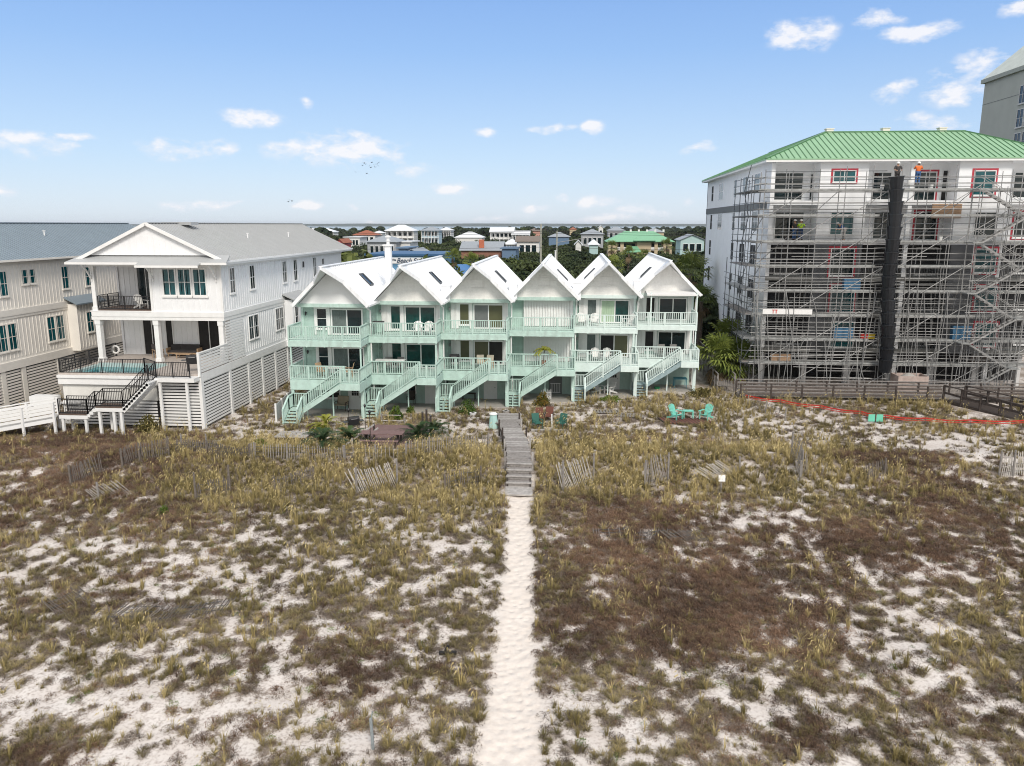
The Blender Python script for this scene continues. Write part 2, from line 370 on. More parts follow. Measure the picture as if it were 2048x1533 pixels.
RUST = [patch(*p) for p in [
    (150, 895, 190, 34, .9), (230, 960, 140, 45, .6), (60, 1000, 110, 60, .4), (330, 1040, 130, 40, .35), (1230, 1030, 120, 30, .55), (1330, 1040, 120, 40, .9), (1200, 1100, 100, 30, .8), (1380, 1180, 200, 60, .8),
    (1300, 1260, 160, 45, .75), (1460, 1110, 120, 40, .7), (1720, 1090, 140, 40, 1.0), (1620, 1050, 70, 25, .4), (1870, 1020, 110, 40, .8), (1800, 1110, 160, 40, .8), (1880, 970, 90, 14, .6),
    (1480, 1220, 120, 50, .7), (1600, 1200, 100, 50, .4), (560, 1330, 160, 60, .2), (740, 1320, 150, 60, .45), (400, 1450, 110, 60, .3), (100, 1500, 120, 40, .6), (1960, 1400, 130, 50, .5), (1740, 935, 90, 14, .6),
    (1850, 930, 120, 14, .5), (1560, 1450, 160, 40, .5), (280, 1170, 160, 50, .25), (1310, 880, 90, 12, .5), (1130, 1250, 60, 40, .3), (2000, 1100, 60, 60, .4), (1640, 1290, 80, 40, .3)]]
GOLD = [patch(*p) for p in [
    (750, 915, 420, 45, .9), (1300, 920, 330, 45, .9), (500, 980, 200, 50, .6), (900, 990, 120, 50, .6), (1700, 960, 120, 40, .6), (1960, 870, 120, 14, .9), (1780, 800, 190, 16, .9), (1500, 840, 70, 30, .7),
    (1330, 960, 260, 60, .5), (1400, 815, 160, 20, .6), (1620, 1000, 70, 40, .3)]]
def blobs(x, y, lst):
    s = np.zeros_like(x)
    for (cx, cy, rx, ry, a) in lst:
        s = s + a * np.exp(-(((x - cx) / rx) ** 2 + ((y - cy) / ry) ** 2) * 0.9)
    return s
def path_p(x, y):
    return np.abs(x - path_x(y) + 0.5 * (fbm(x, y, 1.5, 31, 3) - .5) + 0.16 * (fbm(x, y, .35, 37, 2) - .5)) / path_w(y)
def cover(x, y):
    base = np.interp(y, [14, 24, 33, 37, 40, 46, 48, 60, 66], [.62, .64, .65, .70, .82, .82, .66, .62, .63])
    s = base + 0.52 * blobs(x, y, COVER)
    s = s + 0.55 * (fbm(x, y, 3.0, 5, 3) - .5) + 0.65 * (fbm(x, y, 1.1, 9, 3) - .5) + 1.75 * (fbm(x, y, 0.36, 19, 2) - .5)
    p = path_p(x, y)
    pm = np.clip((p - 0.90) / 0.25, 0, 1)
    s = s * np.where(y < 41, pm, 1)
    return np.clip(s, 0, 1.1)
HARD = []        # rectangles with hard floors: no plants there (x0, x1, y0, y1)

# ------------------------------------------------------------------ ground: one sheet to the horizon
def axis_pts(core0, core1, step, lo, hi, grow=1.16):
    a = list(np.arange(core0, core1 + 1e-6, step)); s = step
    while a[0] > lo: s *= grow; a.insert(0, max(lo, a[0] - s))
    s = step
    while a[-1] < hi: s *= grow; a.append(min(hi, a[-1] + s))
    return np.array(a)
def build_ground():
    X = axis_pts(-46, 42, 0.21, -6000, 6000); Yv = axis_pts(12, 66, 0.21, -40, 2300)
    gx, gy = np.meshgrid(X, Yv); x = gx.ravel(); y = gy.ravel(); z = terrain(x, y)
    nx = len(X); ny = len(Yv)
    me = bpy.data.meshes.new('ground'); me.vertices.add(nx * ny); me.vertices.foreach_set('co', np.stack([x, y, z], 1).ravel())
    i = (np.arange(ny - 1)[:, None] * nx + np.arange(nx - 1)[None, :]).ravel()
    q = np.stack([i, i + 1, i + nx + 1, i + nx], 1).astype(np.int32)
    me.loops.add(q.size); me.polygons.add(len(q)); me.loops.foreach_set('vertex_index', q.ravel())
    me.polygons.foreach_set('loop_start', np.arange(len(q), dtype=np.int32) * 4); me.polygons.foreach_set('loop_total', np.full(len(q), 4, np.int32))
    me.polygons.foreach_set('use_smooth', [True] * len(q)); me.update()
    cv = cover(x, y); a = me.attributes.new('cover', 'FLOAT', 'POINT'); a.data.foreach_set('value', cv.astype(np.float32))
    rs = np.clip(blobs(x, y, RUST), 0, 1); a = me.attributes.new('rust', 'FLOAT', 'POINT'); a.data.foreach_set('value', rs.astype(np.float32))
    pm = np.exp(-(path_p(x, y) / 1.05) ** 6) * (y < 41); a = me.attributes.new('path', 'FLOAT', 'POINT'); a.data.foreach_set('value', pm.astype(np.float32))
    m = bpy.data.materials.new('dune_sand'); m.use_nodes = True; nt = m.node_tree; N = nt.nodes; L = nt.links; b = N['Principled BSDF']; b.inputs['Roughness'].default_value = 0.95
    b.inputs['Specular IOR Level'].default_value = 0.1
    geo = N.new('ShaderNodeNewGeometry'); pos = geo.outputs['Position']
    def noise(sc, det=4, ro=.6):
        n = N.new('ShaderNodeTexNoise'); n.inputs['Scale'].default_value = sc; n.inputs['Detail'].default_value = det; n.inputs['Roughness'].default_value = ro
        L.new(pos, n.inputs['Vector']); return n.outputs['Fac']
    def attr(nm):
        n = N.new('ShaderNodeAttribute'); n.attribute_name = nm; return n.outputs['Fac']
    def mr(src, a0, a1, b0=0., b1=1.):
        n = N.new('ShaderNodeMapRange'); L.new(src, n.inputs[0])
        for k, v_ in enumerate((a0, a1, b0, b1)): n.inputs[k + 1].default_value = v_
        return n.outputs[0]
    def mth(op, a_, b_, clamp=False):
        n = N.new('ShaderNodeMath'); n.operation = op; n.use_clamp = clamp
        for k, v_ in enumerate((a_, b_)):
            if isinstance(v_, (int, float)): n.inputs[k].default_value = v_
            else: L.new(v_, n.inputs[k])
        return n.outputs[0]
    def mix(f, c1, c2):
        n = N.new('ShaderNodeMix'); n.data_type = 'RGBA'
        for k, v_ in ((0, f), (6, c1), (7, c2)):
            if isinstance(v_, tuple): n.inputs[k].default_value = v_ + (1,)
            elif isinstance(v_, (int, float)): n.inputs[k].default_value = v_
            else: L.new(v_, n.inputs[k])
        return n.outputs[2]
    sand = mix(mr(noise(0.7, 6), .35, .65), (0.71, 0.665, 0.625), (0.62, 0.565, 0.52))
    sand = mix(mr(noise(9, 6), .48, .72), sand, (0.42, 0.36, 0.32))
    litter = mix(mr(noise(14, 5, .7), .35, .65), (0.13, 0.10, 0.075), (0.37, 0.31, 0.26))
    litter = mix(attr('rust'), litter, mix(mr(noise(17, 4), .35, .65), (0.085, 0.05, 0.035), (0.24, 0.17, 0.14)))
    fine = mth('MULTIPLY_ADD', noise(6, 6, .75), 1.3) if False else None
    k = mth('ADD', attr('cover'), mth('MULTIPLY', mth('SUBTRACT', noise(9, 8, .8), .5), 2.6))
    fac = mth('MULTIPLY', mr(k, .38, .84), 0.84, True)
    fac = mth('MULTIPLY', fac, mth('SUBTRACT', 1.0, attr('path'), True))
    col = mix(fac, sand, litter)
    # small dark specks of dead plants on the bare sand
    vo = N.new('ShaderNodeTexVoronoi'); vo.inputs['Scale'].default_value = 2.3; L.new(pos, vo.inputs['Vector'])
    sp = mth('MULTIPLY', mr(vo.outputs['Distance'], .10, .05), mth('GREATER_THAN', noise(1.1, 3), .48))
    sp = mth('MULTIPLY', sp, mth('SUBTRACT', 1.0, attr('path'), True))
    col = mix(mth('MULTIPLY', sp, .75), col, (0.10, 0.085, 0.07))
    col = mix(attr('path'), col, mix(mr(noise(5, 5), .35, .65), (0.76, 0.695, 0.63), (0.70, 0.63, 0.565)))
    # beyond the beach front: lawns, asphalt and undergrowth
    sp_ = N.new('ShaderNodeSeparateXYZ'); L.new(pos, sp_.inputs[0])
    far = mr(sp_.outputs['Y'], 86., 92.)
    land = mix(mr(noise(.045, 6), .4, .6), (0.035, 0.055, 0.02), (0.11, 0.11, 0.075))
    col = mix(far, col, land)
    L.new(col, b.inputs['Base Color'])
    bp = N.new('ShaderNodeBump'); bp.inputs['Strength'].default_value = 0.55; bp.inputs['Distance'].default_value = 0.06; L.new(noise(7, 6), bp.inputs['Height'])
    vf = N.new('ShaderNodeTexVoronoi'); vf.feature = 'SMOOTH_F1'; vf.inputs['Scale'].default_value = 3.6; L.new(pos, vf.inputs['Vector'])
    b2 = N.new('ShaderNodeBump'); b2.inputs['Distance'].default_value = 0.14; L.new(mth('MULTIPLY', attr('path'), 0.8), b2.inputs['Strength']); L.new(vf.outputs['Distance'], b2.inputs['Height'])
    L.new(bp.outputs[0], b2.inputs['Normal']); L.new(b2.outputs[0], b.inputs['Normal'])
    me.materials.append(m); o = bpy.data.objects.new('ground', me); C.objects.link(o); tag(o, 'white dune sand with plant litter and a trodden path', kind='structure')
build_ground()
mw = mat('bay_water', (0.03, 0.10, 0.12), 0.12, 0.2, 0.01, bump=0.2, bscale=0.3)
w = MB(); w.add([(-9000, 2250, -1.1), (9000, 2250, -1.1), (9000, 9500, -1.1), (-9000, 9500, -1.1)], [(0, 1, 2, 3)]); tag(w.build('bay_water', mw), 'calm blue-green bay beyond the houses', kind='structure')

# ------------------------------------------------------------------ plants of the dune (nobody could count them: stuff)
rng = np.random.default_rng(7); rnd = random.Random(11)
def leafmat(name, c1, c2, trans=0.25, rough=0.7):
    m = bpy.data.materials.new(name); m.use_nodes = True; nt = m.node_tree; N = nt.nodes; L = nt.links; b = N['Principled BSDF']
    b.inputs['Roughness'].default_value = rough; b.inputs['Specular IOR Level'].default_value = 0.2
    at_ = N.new('ShaderNodeAttribute'); at_.attribute_type = 'INSTANCER'; at_.attribute_name = 'tint'
    rn = N.new('ShaderNodeAttribute'); rn.attribute_name = 'leaf'
    ad = N.new('ShaderNodeMath'); ad.operation = 'ADD'; ad.use_clamp = True; L.new(at_.outputs['Fac'], ad.inputs[0]); L.new(rn.outputs['Fac'], ad.inputs[1])
    mx = N.new('ShaderNodeMix'); mx.data_type = 'RGBA'; L.new(ad.outputs[0], mx.inputs[0]); mx.inputs[6].default_value = c1 + (1,); mx.inputs[7].default_value = c2 + (1,)
    L.new(mx.outputs[2], b.inputs['Base Color'])
    return m
goldm = leafmat('golden_green_blades', (0.17, 0.140, 0.052), (0.52, 0.42, 0.20))
olivem = leafmat('olive_blades', (0.125, 0.108, 0.045), (0.40, 0.325, 0.165))
rustm = leafmat('rusty_twigs', (0.085, 0.054, 0.040), (0.34, 0.215, 0.14))
greym = leafmat('grey_brown_twigs', (0.12, 0.095, 0.075), (0.36, 0.295, 0.24))
greenm = leafmat('fresh_green_leaves', (0.06, 0.11, 0.015), (0.16, 0.22, 0.04))
def add_leaf_attr(me, vals):
    a = me.attributes.new('leaf', 'FLOAT', 'POINT'); a.data.foreach_set('value', np.array(vals, np.float32))
def grass_src(name, m, n, h0, h1, spread, w, seed, curl=1.0):
    r_ = random.Random(seed); vs = []; fs = []; lv = []
    for k in range(n):
        a = r_.uniform(0, 2 * PI); b0 = r_.uniform(0, spread * 0.25); h = r_.uniform(h0, h1); out = r_.uniform(.15, 1) * spread * curl
        d = Vector((math.cos(a), math.sin(a), 0)); s = Vector((-d.y, d.x, 0)) * w * r_.uniform(.7, 1.3)
        p0 = d * b0; p1 = p0 + d * out * .35 + Vector((0, 0, h * .62)); p2 = p0 + d * out + Vector((0, 0, h * r_.uniform(.7, 1)))
        i = len(vs); vs += [tuple(p0 - s), tuple(p0 + s), tuple(p1 + s * .8), tuple(p1 - s * .8), tuple(p2)]
        fs += [(i, i + 1, i + 2, i + 3), (i + 3, i + 2, i + 4)]; t = r_.uniform(-.25, .25); lv += [t - .15, t - .15, t, t, t + .2]
    me = bpy.data.meshes.new(name); me.from_pydata(vs, [], fs); me.materials.append(m); add_leaf_attr(me, lv)
    return bpy.data.objects.new(name, me)
def oat_src(seed):        # sea oats: a few tall stems with drooping seed heads over a thin tuft
    r_ = random.Random(seed); vs = []; fs = []; lv = []
    for k in range(7):
        a = r_.uniform(0, 2 * PI); d = Vector((math.cos(a), math.sin(a), 0)); s = Vector((-d.y, d.x, 0)); h = r_.uniform(.75, 1.15); p1 = d * .1 + Vector((0, 0, h * .7)); p2 = d * r_.uniform(.2, .4) + Vector((0, 0, h)); p3 = p2 + d * .14 - Vector((0, 0, .1)); i = len(vs)
        vs += [tuple(-s * .006), tuple(s * .006), tuple(p1 + s * .005), tuple(p1 - s * .005), tuple(p2), tuple(p2 + s * .022), tuple(p3), tuple(p2 - s * .022 + Vector((0, 0, .03)))]; fs += [(i, i + 1, i + 2, i + 3), (i + 3, i + 2, i + 4), (i + 4, i + 5, i + 6, i + 7)]; lv += [.1, .1, .3, .3, .4, .5, .5, .5]
    for k in range(16):
        a = r_.uniform(0, 2 * PI); d = Vector((math.cos(a), math.sin(a), 0)); s = Vector((-d.y, d.x, 0)) * .008; h = r_.uniform(.25, .55); o = r_.uniform(.1, .38); i = len(vs); vs += [tuple(-s), tuple(s), tuple(d * o * .4 + Vector((0, 0, h * .7)) + s), tuple(d * o * .4 + Vector((0, 0, h * .7)) - s), tuple(d * o + Vector((0, 0, h)))]; fs += [(i, i + 1, i + 2, i + 3), (i + 3, i + 2, i + 4)]; lv += [-.1] * 4 + [.2]
    me = bpy.data.meshes.new('sea_oats'); me.from_pydata(vs, [], fs); me.materials.append(goldm); add_leaf_attr(me, lv)
    return bpy.data.objects.new('sea_oats', me)
def shrub_src(name, m, n, rad, h, leaf, seed, twigs=14):
    r_ = random.Random(seed); vs = []; fs = []; lv = []
    for k in range(n):
        a = r_.uniform(0, 2 * PI); rr = rad * math.sqrt(r_.random()); z = h * (1 - (rr / rad) ** 2) * r_.uniform(.25, 1.05) + .02
        c = Vector((rr * math.cos(a), rr * math.sin(a), z)); u = Vector((r_.gauss(0, 1), r_.gauss(0, 1), r_.gauss(0, .9) + .5)).normalized(); v = u.cross(Vector((r_.gauss(0, 1), r_.gauss(0, 1), r_.gauss(0, 1)))).normalized()
        u *= leaf * r_.uniform(.8, 2.2); v *= leaf * r_.uniform(.14, .32); i = len(vs)
        vs += [tuple(c - u), tuple(c + v), tuple(c + u), tuple(c - v)]; fs.append((i, i + 1, i + 2, i + 3)); t = r_.uniform(-.3, .3); lv += [t] * 4
    for k in range(twigs):
        a = r_.uniform(0, 2 * PI); e = Vector((rad * .9 * math.cos(a) * r_.random(), rad * .9 * math.sin(a) * r_.random(), h * r_.uniform(.6, 1.25))); s = Vector((-math.sin(a), math.cos(a), 0)) * .008; i = len(vs)
        vs += [tuple(-s), tuple(s), tuple(e)]; fs.append((i, i + 1, i + 2)); lv += [-.3] * 3
    me = bpy.data.meshes.new(name); me.from_pydata(vs, [], fs); me.materials.append(m); add_leaf_attr(me, lv)
    return bpy.data.objects.new(name, me)
def scatter(name, label, pts, scl, rot, tint, src, cat='grass'):
    me = bpy.data.meshes.new(name); n = len(pts); me.vertices.add(n); me.vertices.foreach_set('co', np.asarray(pts, np.float32).ravel())
    for nm, va in (('scl', scl), ('rotz', rot), ('tint', tint)):
        a = me.attributes.new(nm, 'FLOAT', 'POINT'); a.data.foreach_set('value', np.asarray(va, np.float32))
    o = bpy.data.objects.new(name, me); C.objects.link(o); tag(o, label, cat, kind='stuff')
    g = bpy.data.node_groups.new(name + '_scatter', 'GeometryNodeTree'); g.interface.new_socket('Geometry', in_out='INPUT', socket_type='NodeSocketGeometry'); g.interface.new_socket('Geometry', in_out='OUTPUT', socket_type='NodeSocketGeometry')
    N = g.nodes; L = g.links; gi = N.new('NodeGroupInput'); go = N.new('NodeGroupOutput'); ip = N.new('GeometryNodeInstanceOnPoints'); oi = N.new('GeometryNodeObjectInfo'); oi.inputs[0].default_value = src
    def na(nm):
        q = N.new('GeometryNodeInputNamedAttribute'); q.data_type = 'FLOAT'; q.inputs[0].default_value = nm; return q.outputs[0]
    cx = N.new('ShaderNodeCombineXYZ'); L.new(na('rotz'), cx.inputs[2]); er = N.new('FunctionNodeEulerToRotation'); L.new(cx.outputs[0], er.inputs[0])
    L.new(gi.outputs[0], ip.inputs['Points']); L.new(oi.outputs['Geometry'], ip.inputs['Instance']); L.new(er.outputs[0], ip.inputs['Rotation']); L.new(na('scl'), ip.inputs['Scale']); L.new(ip.outputs[0], go.inputs[0])
    md = o.modifiers.new('scatter', 'NODES'); md.node_group = g
    return o
def build_plants():
    n = 520000
    y = rng.uniform(14.5, 66, n); x = rng.uniform(-1, 1, n) * (y * 0.72 + 4) - y * 0.08
    keep = np.ones(n, bool)
    for (x0, x1, y0, y1) in HARD: keep &= ~((x > x0) & (x < x1) & (y > y0) & (y < y1))
    x = x[keep]; y = y[keep]
    cv = cover(x, y); rs = np.clip(blobs(x, y, RUST), 0, 1); gd = np.clip(blobs(x, y, GOLD), 0, 1)
    n2 = fbm(x, y, 0.7, 41, 3)
    pr = np.clip((cv - .44) * 2.3, .035, 1)
    u = rng.random(len(x)); patchy = fbm(x, y, 1.6, 77, 3)
    # kinds
    wg = (.17 + 1.25 * gd) * (1 - .6 * rs) ; wo = (.42 + .25 * gd) * (1 - .45 * rs); wr = .02 + 1.15 * rs ** 1.2 ; wy = .30 * (1 - gd * .8) + .25 * rs
    wg = wg * np.clip((patchy - .35) * 4, .25, 1.4)
    tot = wg + wo + wr + wy; kk = rng.random(len(x)) * tot
    kind = np.where(kk < wg, 0, np.where(kk < wg + wo, 1, np.where(kk < wg + wo + wr, 2, 3)))
    dens = np.array([.085, .13, .15, .20])[kind]
    sel = (u < pr * dens * 2.0) & ((path_p(x, y) > 1.0) | (y > 41))
    x = x[sel]; y = y[sel]; kind = kind[sel]; cv = cv[sel]; tint0 = fbm(x, y, 2.2, 51, 3); z = terrain(x, y)
    spec = [('dune_grass', 'tall golden-green dune grass covering the crest and standing in tufts', 'grass', [grass_src('a', goldm, 34, .32, .72, .34, .010, 1), grass_src('a', goldm, 24, .30, .62, .42, .011, 2), oat_src(31)]),
            ('short_dune_grass', 'short olive grass tufts scattered over the white sand', 'grass', [grass_src('a', olivem, 34, .12, .34, .26, .009, 3, 1.1), grass_src('a', olivem, 40, .10, .28, .34, .009, 4, 1.2)]),
            ('rusty_ground_shrubs', 'low rusty brown dormant shrubs in wide patches', 'shrubs', [shrub_src('a', rustm, 150, .42, .34, .034, 5, 26), shrub_src('a', rustm, 130, .34, .26, .036, 6, 30)]),
            ('grey_dead_plants', 'grey-brown dead stems and litter lying between the tufts', 'dead plants', [shrub_src('a', greym, 110, .36, .14, .036, 8, 12), shrub_src('a', greym, 80, .28, .20, .034, 9, 22)])]
    for k, (nm, lb, ct, srcs) in enumerate(spec):
        for j, s in enumerate(srcs):
            i = np.where((kind == k) & (np.arange(len(kind)) % len(srcs) == j))[0]
            sc = rng.uniform(.4, 1.08, len(i)) * np.interp(y[i], [16, 30, 60], [.72, .92, 1.08]) * (1.0 if k > 1 else 1.0)
            ti = np.clip(tint0[i] * 1.1 - .15 + rng.normal(0, .14, len(i)), 0, 1)
            if k < 2: ti = np.clip(ti + rng.choice([0, .35, -.2], len(i), p=[.6, .2, .2]), 0, 1)
            scatter(nm, lb, np.stack([x[i], y[i], z[i] - .015], 1), sc, rng.uniform(0, 6.28, len(i)), ti, s, ct)
    # a few fresh green creepers
    m = 330; yy = rng.uniform(16, 44, m); xx = rng.uniform(-1, 1, m) * yy * .68 - yy * .08
    ok = np.abs(xx - path_x(yy)) > path_w(yy) + .3; xx = xx[ok]; yy = yy[ok]
    scatter('green_creepers', 'small fresh green leafy creepers dotted over the sand', np.stack([xx, yy, terrain(xx, yy)], 1), rng.uniform(.3, .8, len(xx)), rng.uniform(0, 6, len(xx)), rng.uniform(0, 1, len(xx)), shrub_src('a', greenm, 46, .26, .16, .045, 12, 4), 'plants')

# ================================================================== six teal townhouses, each set back behind the one to its left
GROUND_ITEMS = []
def gable_roof(mb, xc, hw, ze, zr, yf, yb, t=0.14, prow=None, ribs=0.5, rake=None):
    rk = rake or mb
    """two slopes; prow = (half width, y of the bend, y of the peak)"""
    for s in (-1, 1):
        if prow:
            bw, yp = prow; zb = zr - (zr - ze) * bw / hw
            top = [(xc + s * hw, yf, ze), (xc + s * bw, yf, zb), (xc, yp, zr), (xc, yb, zr), (xc + s * hw, yb, ze)]
        else: top = [(xc + s * hw, yf, ze), (xc, yf, zr), (xc, yb, zr), (xc + s * hw, yb, ze)]
        mb.slab(top if s > 0 else top[::-1], t)
        k = yf + ribs
        while k < yb:
            mb.bar((xc + s * hw, k, ze + .015), (xc + s * 0.06, k, zr - .01), .035, .05); k += ribs
        if prow:
            mb.bar((xc + s * hw, yf - .03, ze - .07), (xc + s * bw, yf - .03, zb - .07), .09, .24)
            mb.bar((xc + s * bw, yf - .03, zb - .07), (xc, yp - .03, zr - .07), .09, .24)
        else: rk.bar((xc + s * hw, yf - .06, ze - .05), (xc, yf - .06, zr - .05), .12, .22)
        rk.bar((xc + s * (hw + .05), yf, ze - .03), (xc + s * (hw + .05), yb, ze - .03), .12, .14)
    mb.bar((xc, (prow[1] if prow else yf), zr + .03), (xc, yb, zr + .03), .3, .06)
UNITS = []
ULAB = ['teal townhouse at the left end of the row with plain white gable boards', 'teal townhouse second from the left with two white chairs on its upper deck',
        'teal townhouse third from the left with olive blinds behind its glass doors', 'teal townhouse closed with white corrugated storm shutters on both floors',
        'teal townhouse second from the right with white railings and several white chairs', 'teal townhouse at the right end of the row with an awning over its upper deck']
def townhouse(i):
    x0 = -15.02 + 5.02 * i; y0 = [53.7, 56.0, 58.0, 60.2, 62.4, 64.7][i]
    t = thing('townhouse', ULAB[i], 'townhouse', (x0, y0, 0), 0, 'row of attached teal townhouses')
    UNITS.append((x0, y0, t))
    dk = mintp if i < 4 else mintw; xc = -2.38; hw = 2.78
    # walls
    w = MB(); w.box(-5.0, 0, 2.6, 17.5, 2.75, 8.1); w.box(-4.97, -.03, 2.65, 17.5, 0, 2.75)
    w.build('wall', mint, t)
    g = MB(); g.prism([(xc - 2.62, 8.02), (xc + 2.62, 8.02), (xc, 10.66)], 'y', 1.75, 2.7); g2 = MB(); g2.prism([(xc - 2.5, 8.02), (xc + 2.5, 8.02), (xc, 10.5)], 'y', 17.4, 17.55); g2.build('rear_gable', whitew, t)
    if i in (2, 3, 4): g.box(xc - .42, xc + .38, 1.69, 1.75, 9.0, 9.62); g.box(xc - .5, xc + .46, 1.66, 1.75, 8.93, 8.99)
    g.build('gable', shingle if i else whitew, t)
    tr = MB(); tr.box(-5.06, .04, 1.66, 1.745, 7.84, 8.1); tr.box(-5.0, .0, 1.76, 2.6, 7.95, 8.015); tr.box(-5.1, -4.92, 2.5, 2.66, 2.75, 7.85); tr.box(-.16, .06, 2.5, 2.66, 2.75, 7.85); tr.build('trim', dk, t)
    # roof
    rf = MB(); gable_roof(rf, xc, hw, 8.06, 10.86, 0.9, 16.8 if i < 3 else 17.5, prow=(1.08, -.75)); rfo = rf.build('roof', roofw, t)
    s = 1 if i < 4 else -1
    def on(dx, y, up=0): return (xc + s * dx, y, 10.86 - dx * (2.8 / 2.78) + up)
    sk = MB(); 
    for (a, b_, c_, d_) in (((.95, 5.6), (1.75, 5.6), 0, 0), ((.95, 6.5), (1.75, 6.5), 0, 0), ((.95, 5.6), (.95, 6.5), 0, 0), ((1.75, 5.6), (1.75, 6.5), 0, 0)): sk.bar(on(*a, .07), on(*b_, .07), .12, .14)
    sko = sk.build('skylight', galvd, rfo)
    p = [on(.95, 5.6, .09), on(1.75, 5.6, .09), on(1.75, 6.5, .09), on(.95, 6.5, .09)]; gp = MB(); gp.slab(p if s > 0 else p[::-1], .05); gp.build('pane', glass, sko)
    v_ = MB(); v_.tube(on(.55, 5.0, -.05), on(.55, 5.0, .35), .07); v_.build('vent_pipe', white, rfo)
    if i == 0:
        ch = MB(); ch.box(.15, .62, 7.4, 7.9, 7.4, 12.1); ch.box(.02, .75, 7.27, 8.03, 12.1, 12.2); ch.tube((.38, 7.65, 12.2), (.38, 7.65, 12.9), .13); ch.tube((.38, 7.65, 12.75), (.38, 7.65, 12.85), .24); ch.tube((.38, 7.65, 12.45), (.38, 7.65, 12.5), .2); ch.build('chimney', white, t)
    if i in (2, 3, 4, 1):
        cr = MB(); cr.box(-.12, .52, 3.3, 4.6, 8.0, 9.1); cr.box(-.16, .56, 3.26, 4.64, 9.1, 9.16); cr.build('parapet', whitew, rfo)
    # decks
    d2 = MB(); d2.box(-5.22, 0, .02, 2.58, 5.52, 5.66); d2.box(-5.26, .04, -.04, .02, 5.2, 5.6); d2.box(-.02, .04, .02, 2.5, 5.2, 5.6); d2.box(-5.26, -5.2, .02, 2.5, 5.2, 5.6)
    for k in range(8): d2.box(-5.1 + k * .7, -5.03 + k * .7, .03, 2.5, 5.25, 5.5)
    d2.build('upper_deck', dk if i else mintp, t)
    r2 = MB(); rail_mb(r2, (-5.2, 0, 5.66), (0, 0, 5.66), 1.0, .165, nposts=4, postdown=.5); rail_mb(r2, (0.0, .05, 5.66), (0.0, 2.5, 5.66), 1.0, .135, nposts=1); rail_mb(r2, (-5.2, .05, 5.66), (-5.2, 2.5, 5.66), 1.0, .135, nposts=1)
    r2.build('upper_railing', dk, t)
    d1 = MB(); d1.box(-5.22, 0, .02, 2.58, 2.68, 2.8); d1.box(-5.26, -.02, -.05, .02, 2.06, 2.76); d1.box(-1.25, 0.12, -1.12, .0, 2.68, 2.8); d1.box(-1.27, .16, -1.18, -1.12, 2.3, 2.76); d1.box(.12, .16, -1.12, 2.5, 2.12, 2.76); d1.box(-5.26, -5.2, .02, 2.5, 2.06, 2.76)
    for k in range(8): d1.box(-5.1 + k * .7, -5.03 + k * .7, .03, 2.5, 2.3, 2.66)
    d1.build('lower_deck', mintp if i < 4 else mintw, t)
    r1 = MB(); rail_mb(r1, (-5.2, 0, 2.8), (-1.25, 0, 2.8), 1.0, .165, nposts=3, top=(.2 if i > 0 else .12, .06)); rail_mb(r1, (-1.2, -1.1, 2.8), (.1, -1.1, 2.8), .97, .165, nposts=2); rail_mb(r1, (.1, -1.05, 2.8), (.1, 2.5, 2.8), .97, .165, nposts=2); rail_mb(r1, (-5.2, .05, 2.8), (-5.2, 2.5, 2.8), 1.0, .135, nposts=1)
    r1.build('lower_railing', dk, t)
    # posts
    for (px, py, z0, z1, w_) in ((-5.12, .1, 0, 2.1, .2), (.0, .12, 0, 2.2, .26), (-2.2, .1, 0, 2.1, .09), (-5.12, .08, 2.8, 5.3, .1), (-.04, .08, 2.8, 5.3, .1)):
        MB().box(px - w_ / 2, px + w_ / 2, py - w_ / 2, py + w_ / 2, z0, z1).build('post', dk, t)
    if i == 5:
        for px in (-5.1, -3.75, -.05): MB().box(px - .05, px + .05, .0, .1, 5.66, 8.3).build('post', dk, t)
        a = MB(); a.slab([(-4.1, -.1, 8.15), (-.1, -.1, 8.15), (-.1, 2.5, 8.42), (-4.1, 2.5, 8.42)], .05); a.bar((-4.1, -.1, 8.1), (-.1, -.1, 8.1), .08, .12); a.build('awning', white, t)
    # stairs: down to the left along the deck, a landing, then four steps forward
    xl = -4.05; zl = .82; ys = (-1.08, -.1); st = MB(); n = 9
    for k in range(1, n):
        f = k / n; z = 2.8 - (2.8 - zl) * f; xx = -1.25 + (xl + 1.25) * f; st.box(xx - .02, xx + .32, ys[0] + .05, ys[1] - .02, z - .05, z)
    for yy in ys: st.bar((-1.2, yy, 2.62), (xl - .02, yy, zl - .08), .06, .32)
    st.box(xl - 1.05, xl, ys[0], ys[1], zl - .08, zl); st.box(xl - 1.07, xl + .02, ys[1], ys[1] + .05, zl - .22, zl - .02); st.box(xl - .05, xl, ys[0], ys[1], zl - .22, zl - .08)
    for k in range(4):
        z = zl - (k + 1) * .165; st.box(xl - 1.0, xl - .05, ys[0] - .28 * (k + 1), ys[0] - .28 * k + .03, z - .05, z)
    for xx in (xl - 1.03, xl - .02): st.bar((xx, ys[0], zl - .1), (xx, ys[0] - 1.22, .0), .05, .3); st.bar((xx, ys[1], 0), (xx, ys[1], zl), .1); st.bar((xx, ys[0], 0), (xx, ys[0], zl), .1)
    if i in (2, 3): st.box(xl - .56, xl - .5, ys[0] - 1.1, ys[0], .05, zl - .05)
    so = st.build('staircase', mintp if i < 4 else mat('blue_grey_stair_paint', (.30, .40, .42), .7, .2, 4), t)
    sr = MB()
    for yy in ys: rail_mb(sr, (-1.25, yy, 2.8), (xl, yy, zl + .0), .98, .155, nposts=2, bot=.16)
    rail_mb(sr, (xl - 1.03, ys[1], zl), (xl, ys[1], zl), .98, .125, nposts=1); rail_mb(sr, (xl - 1.03, ys[1], zl), (xl - 1.03, ys[0], zl), .98, .125, nposts=1)
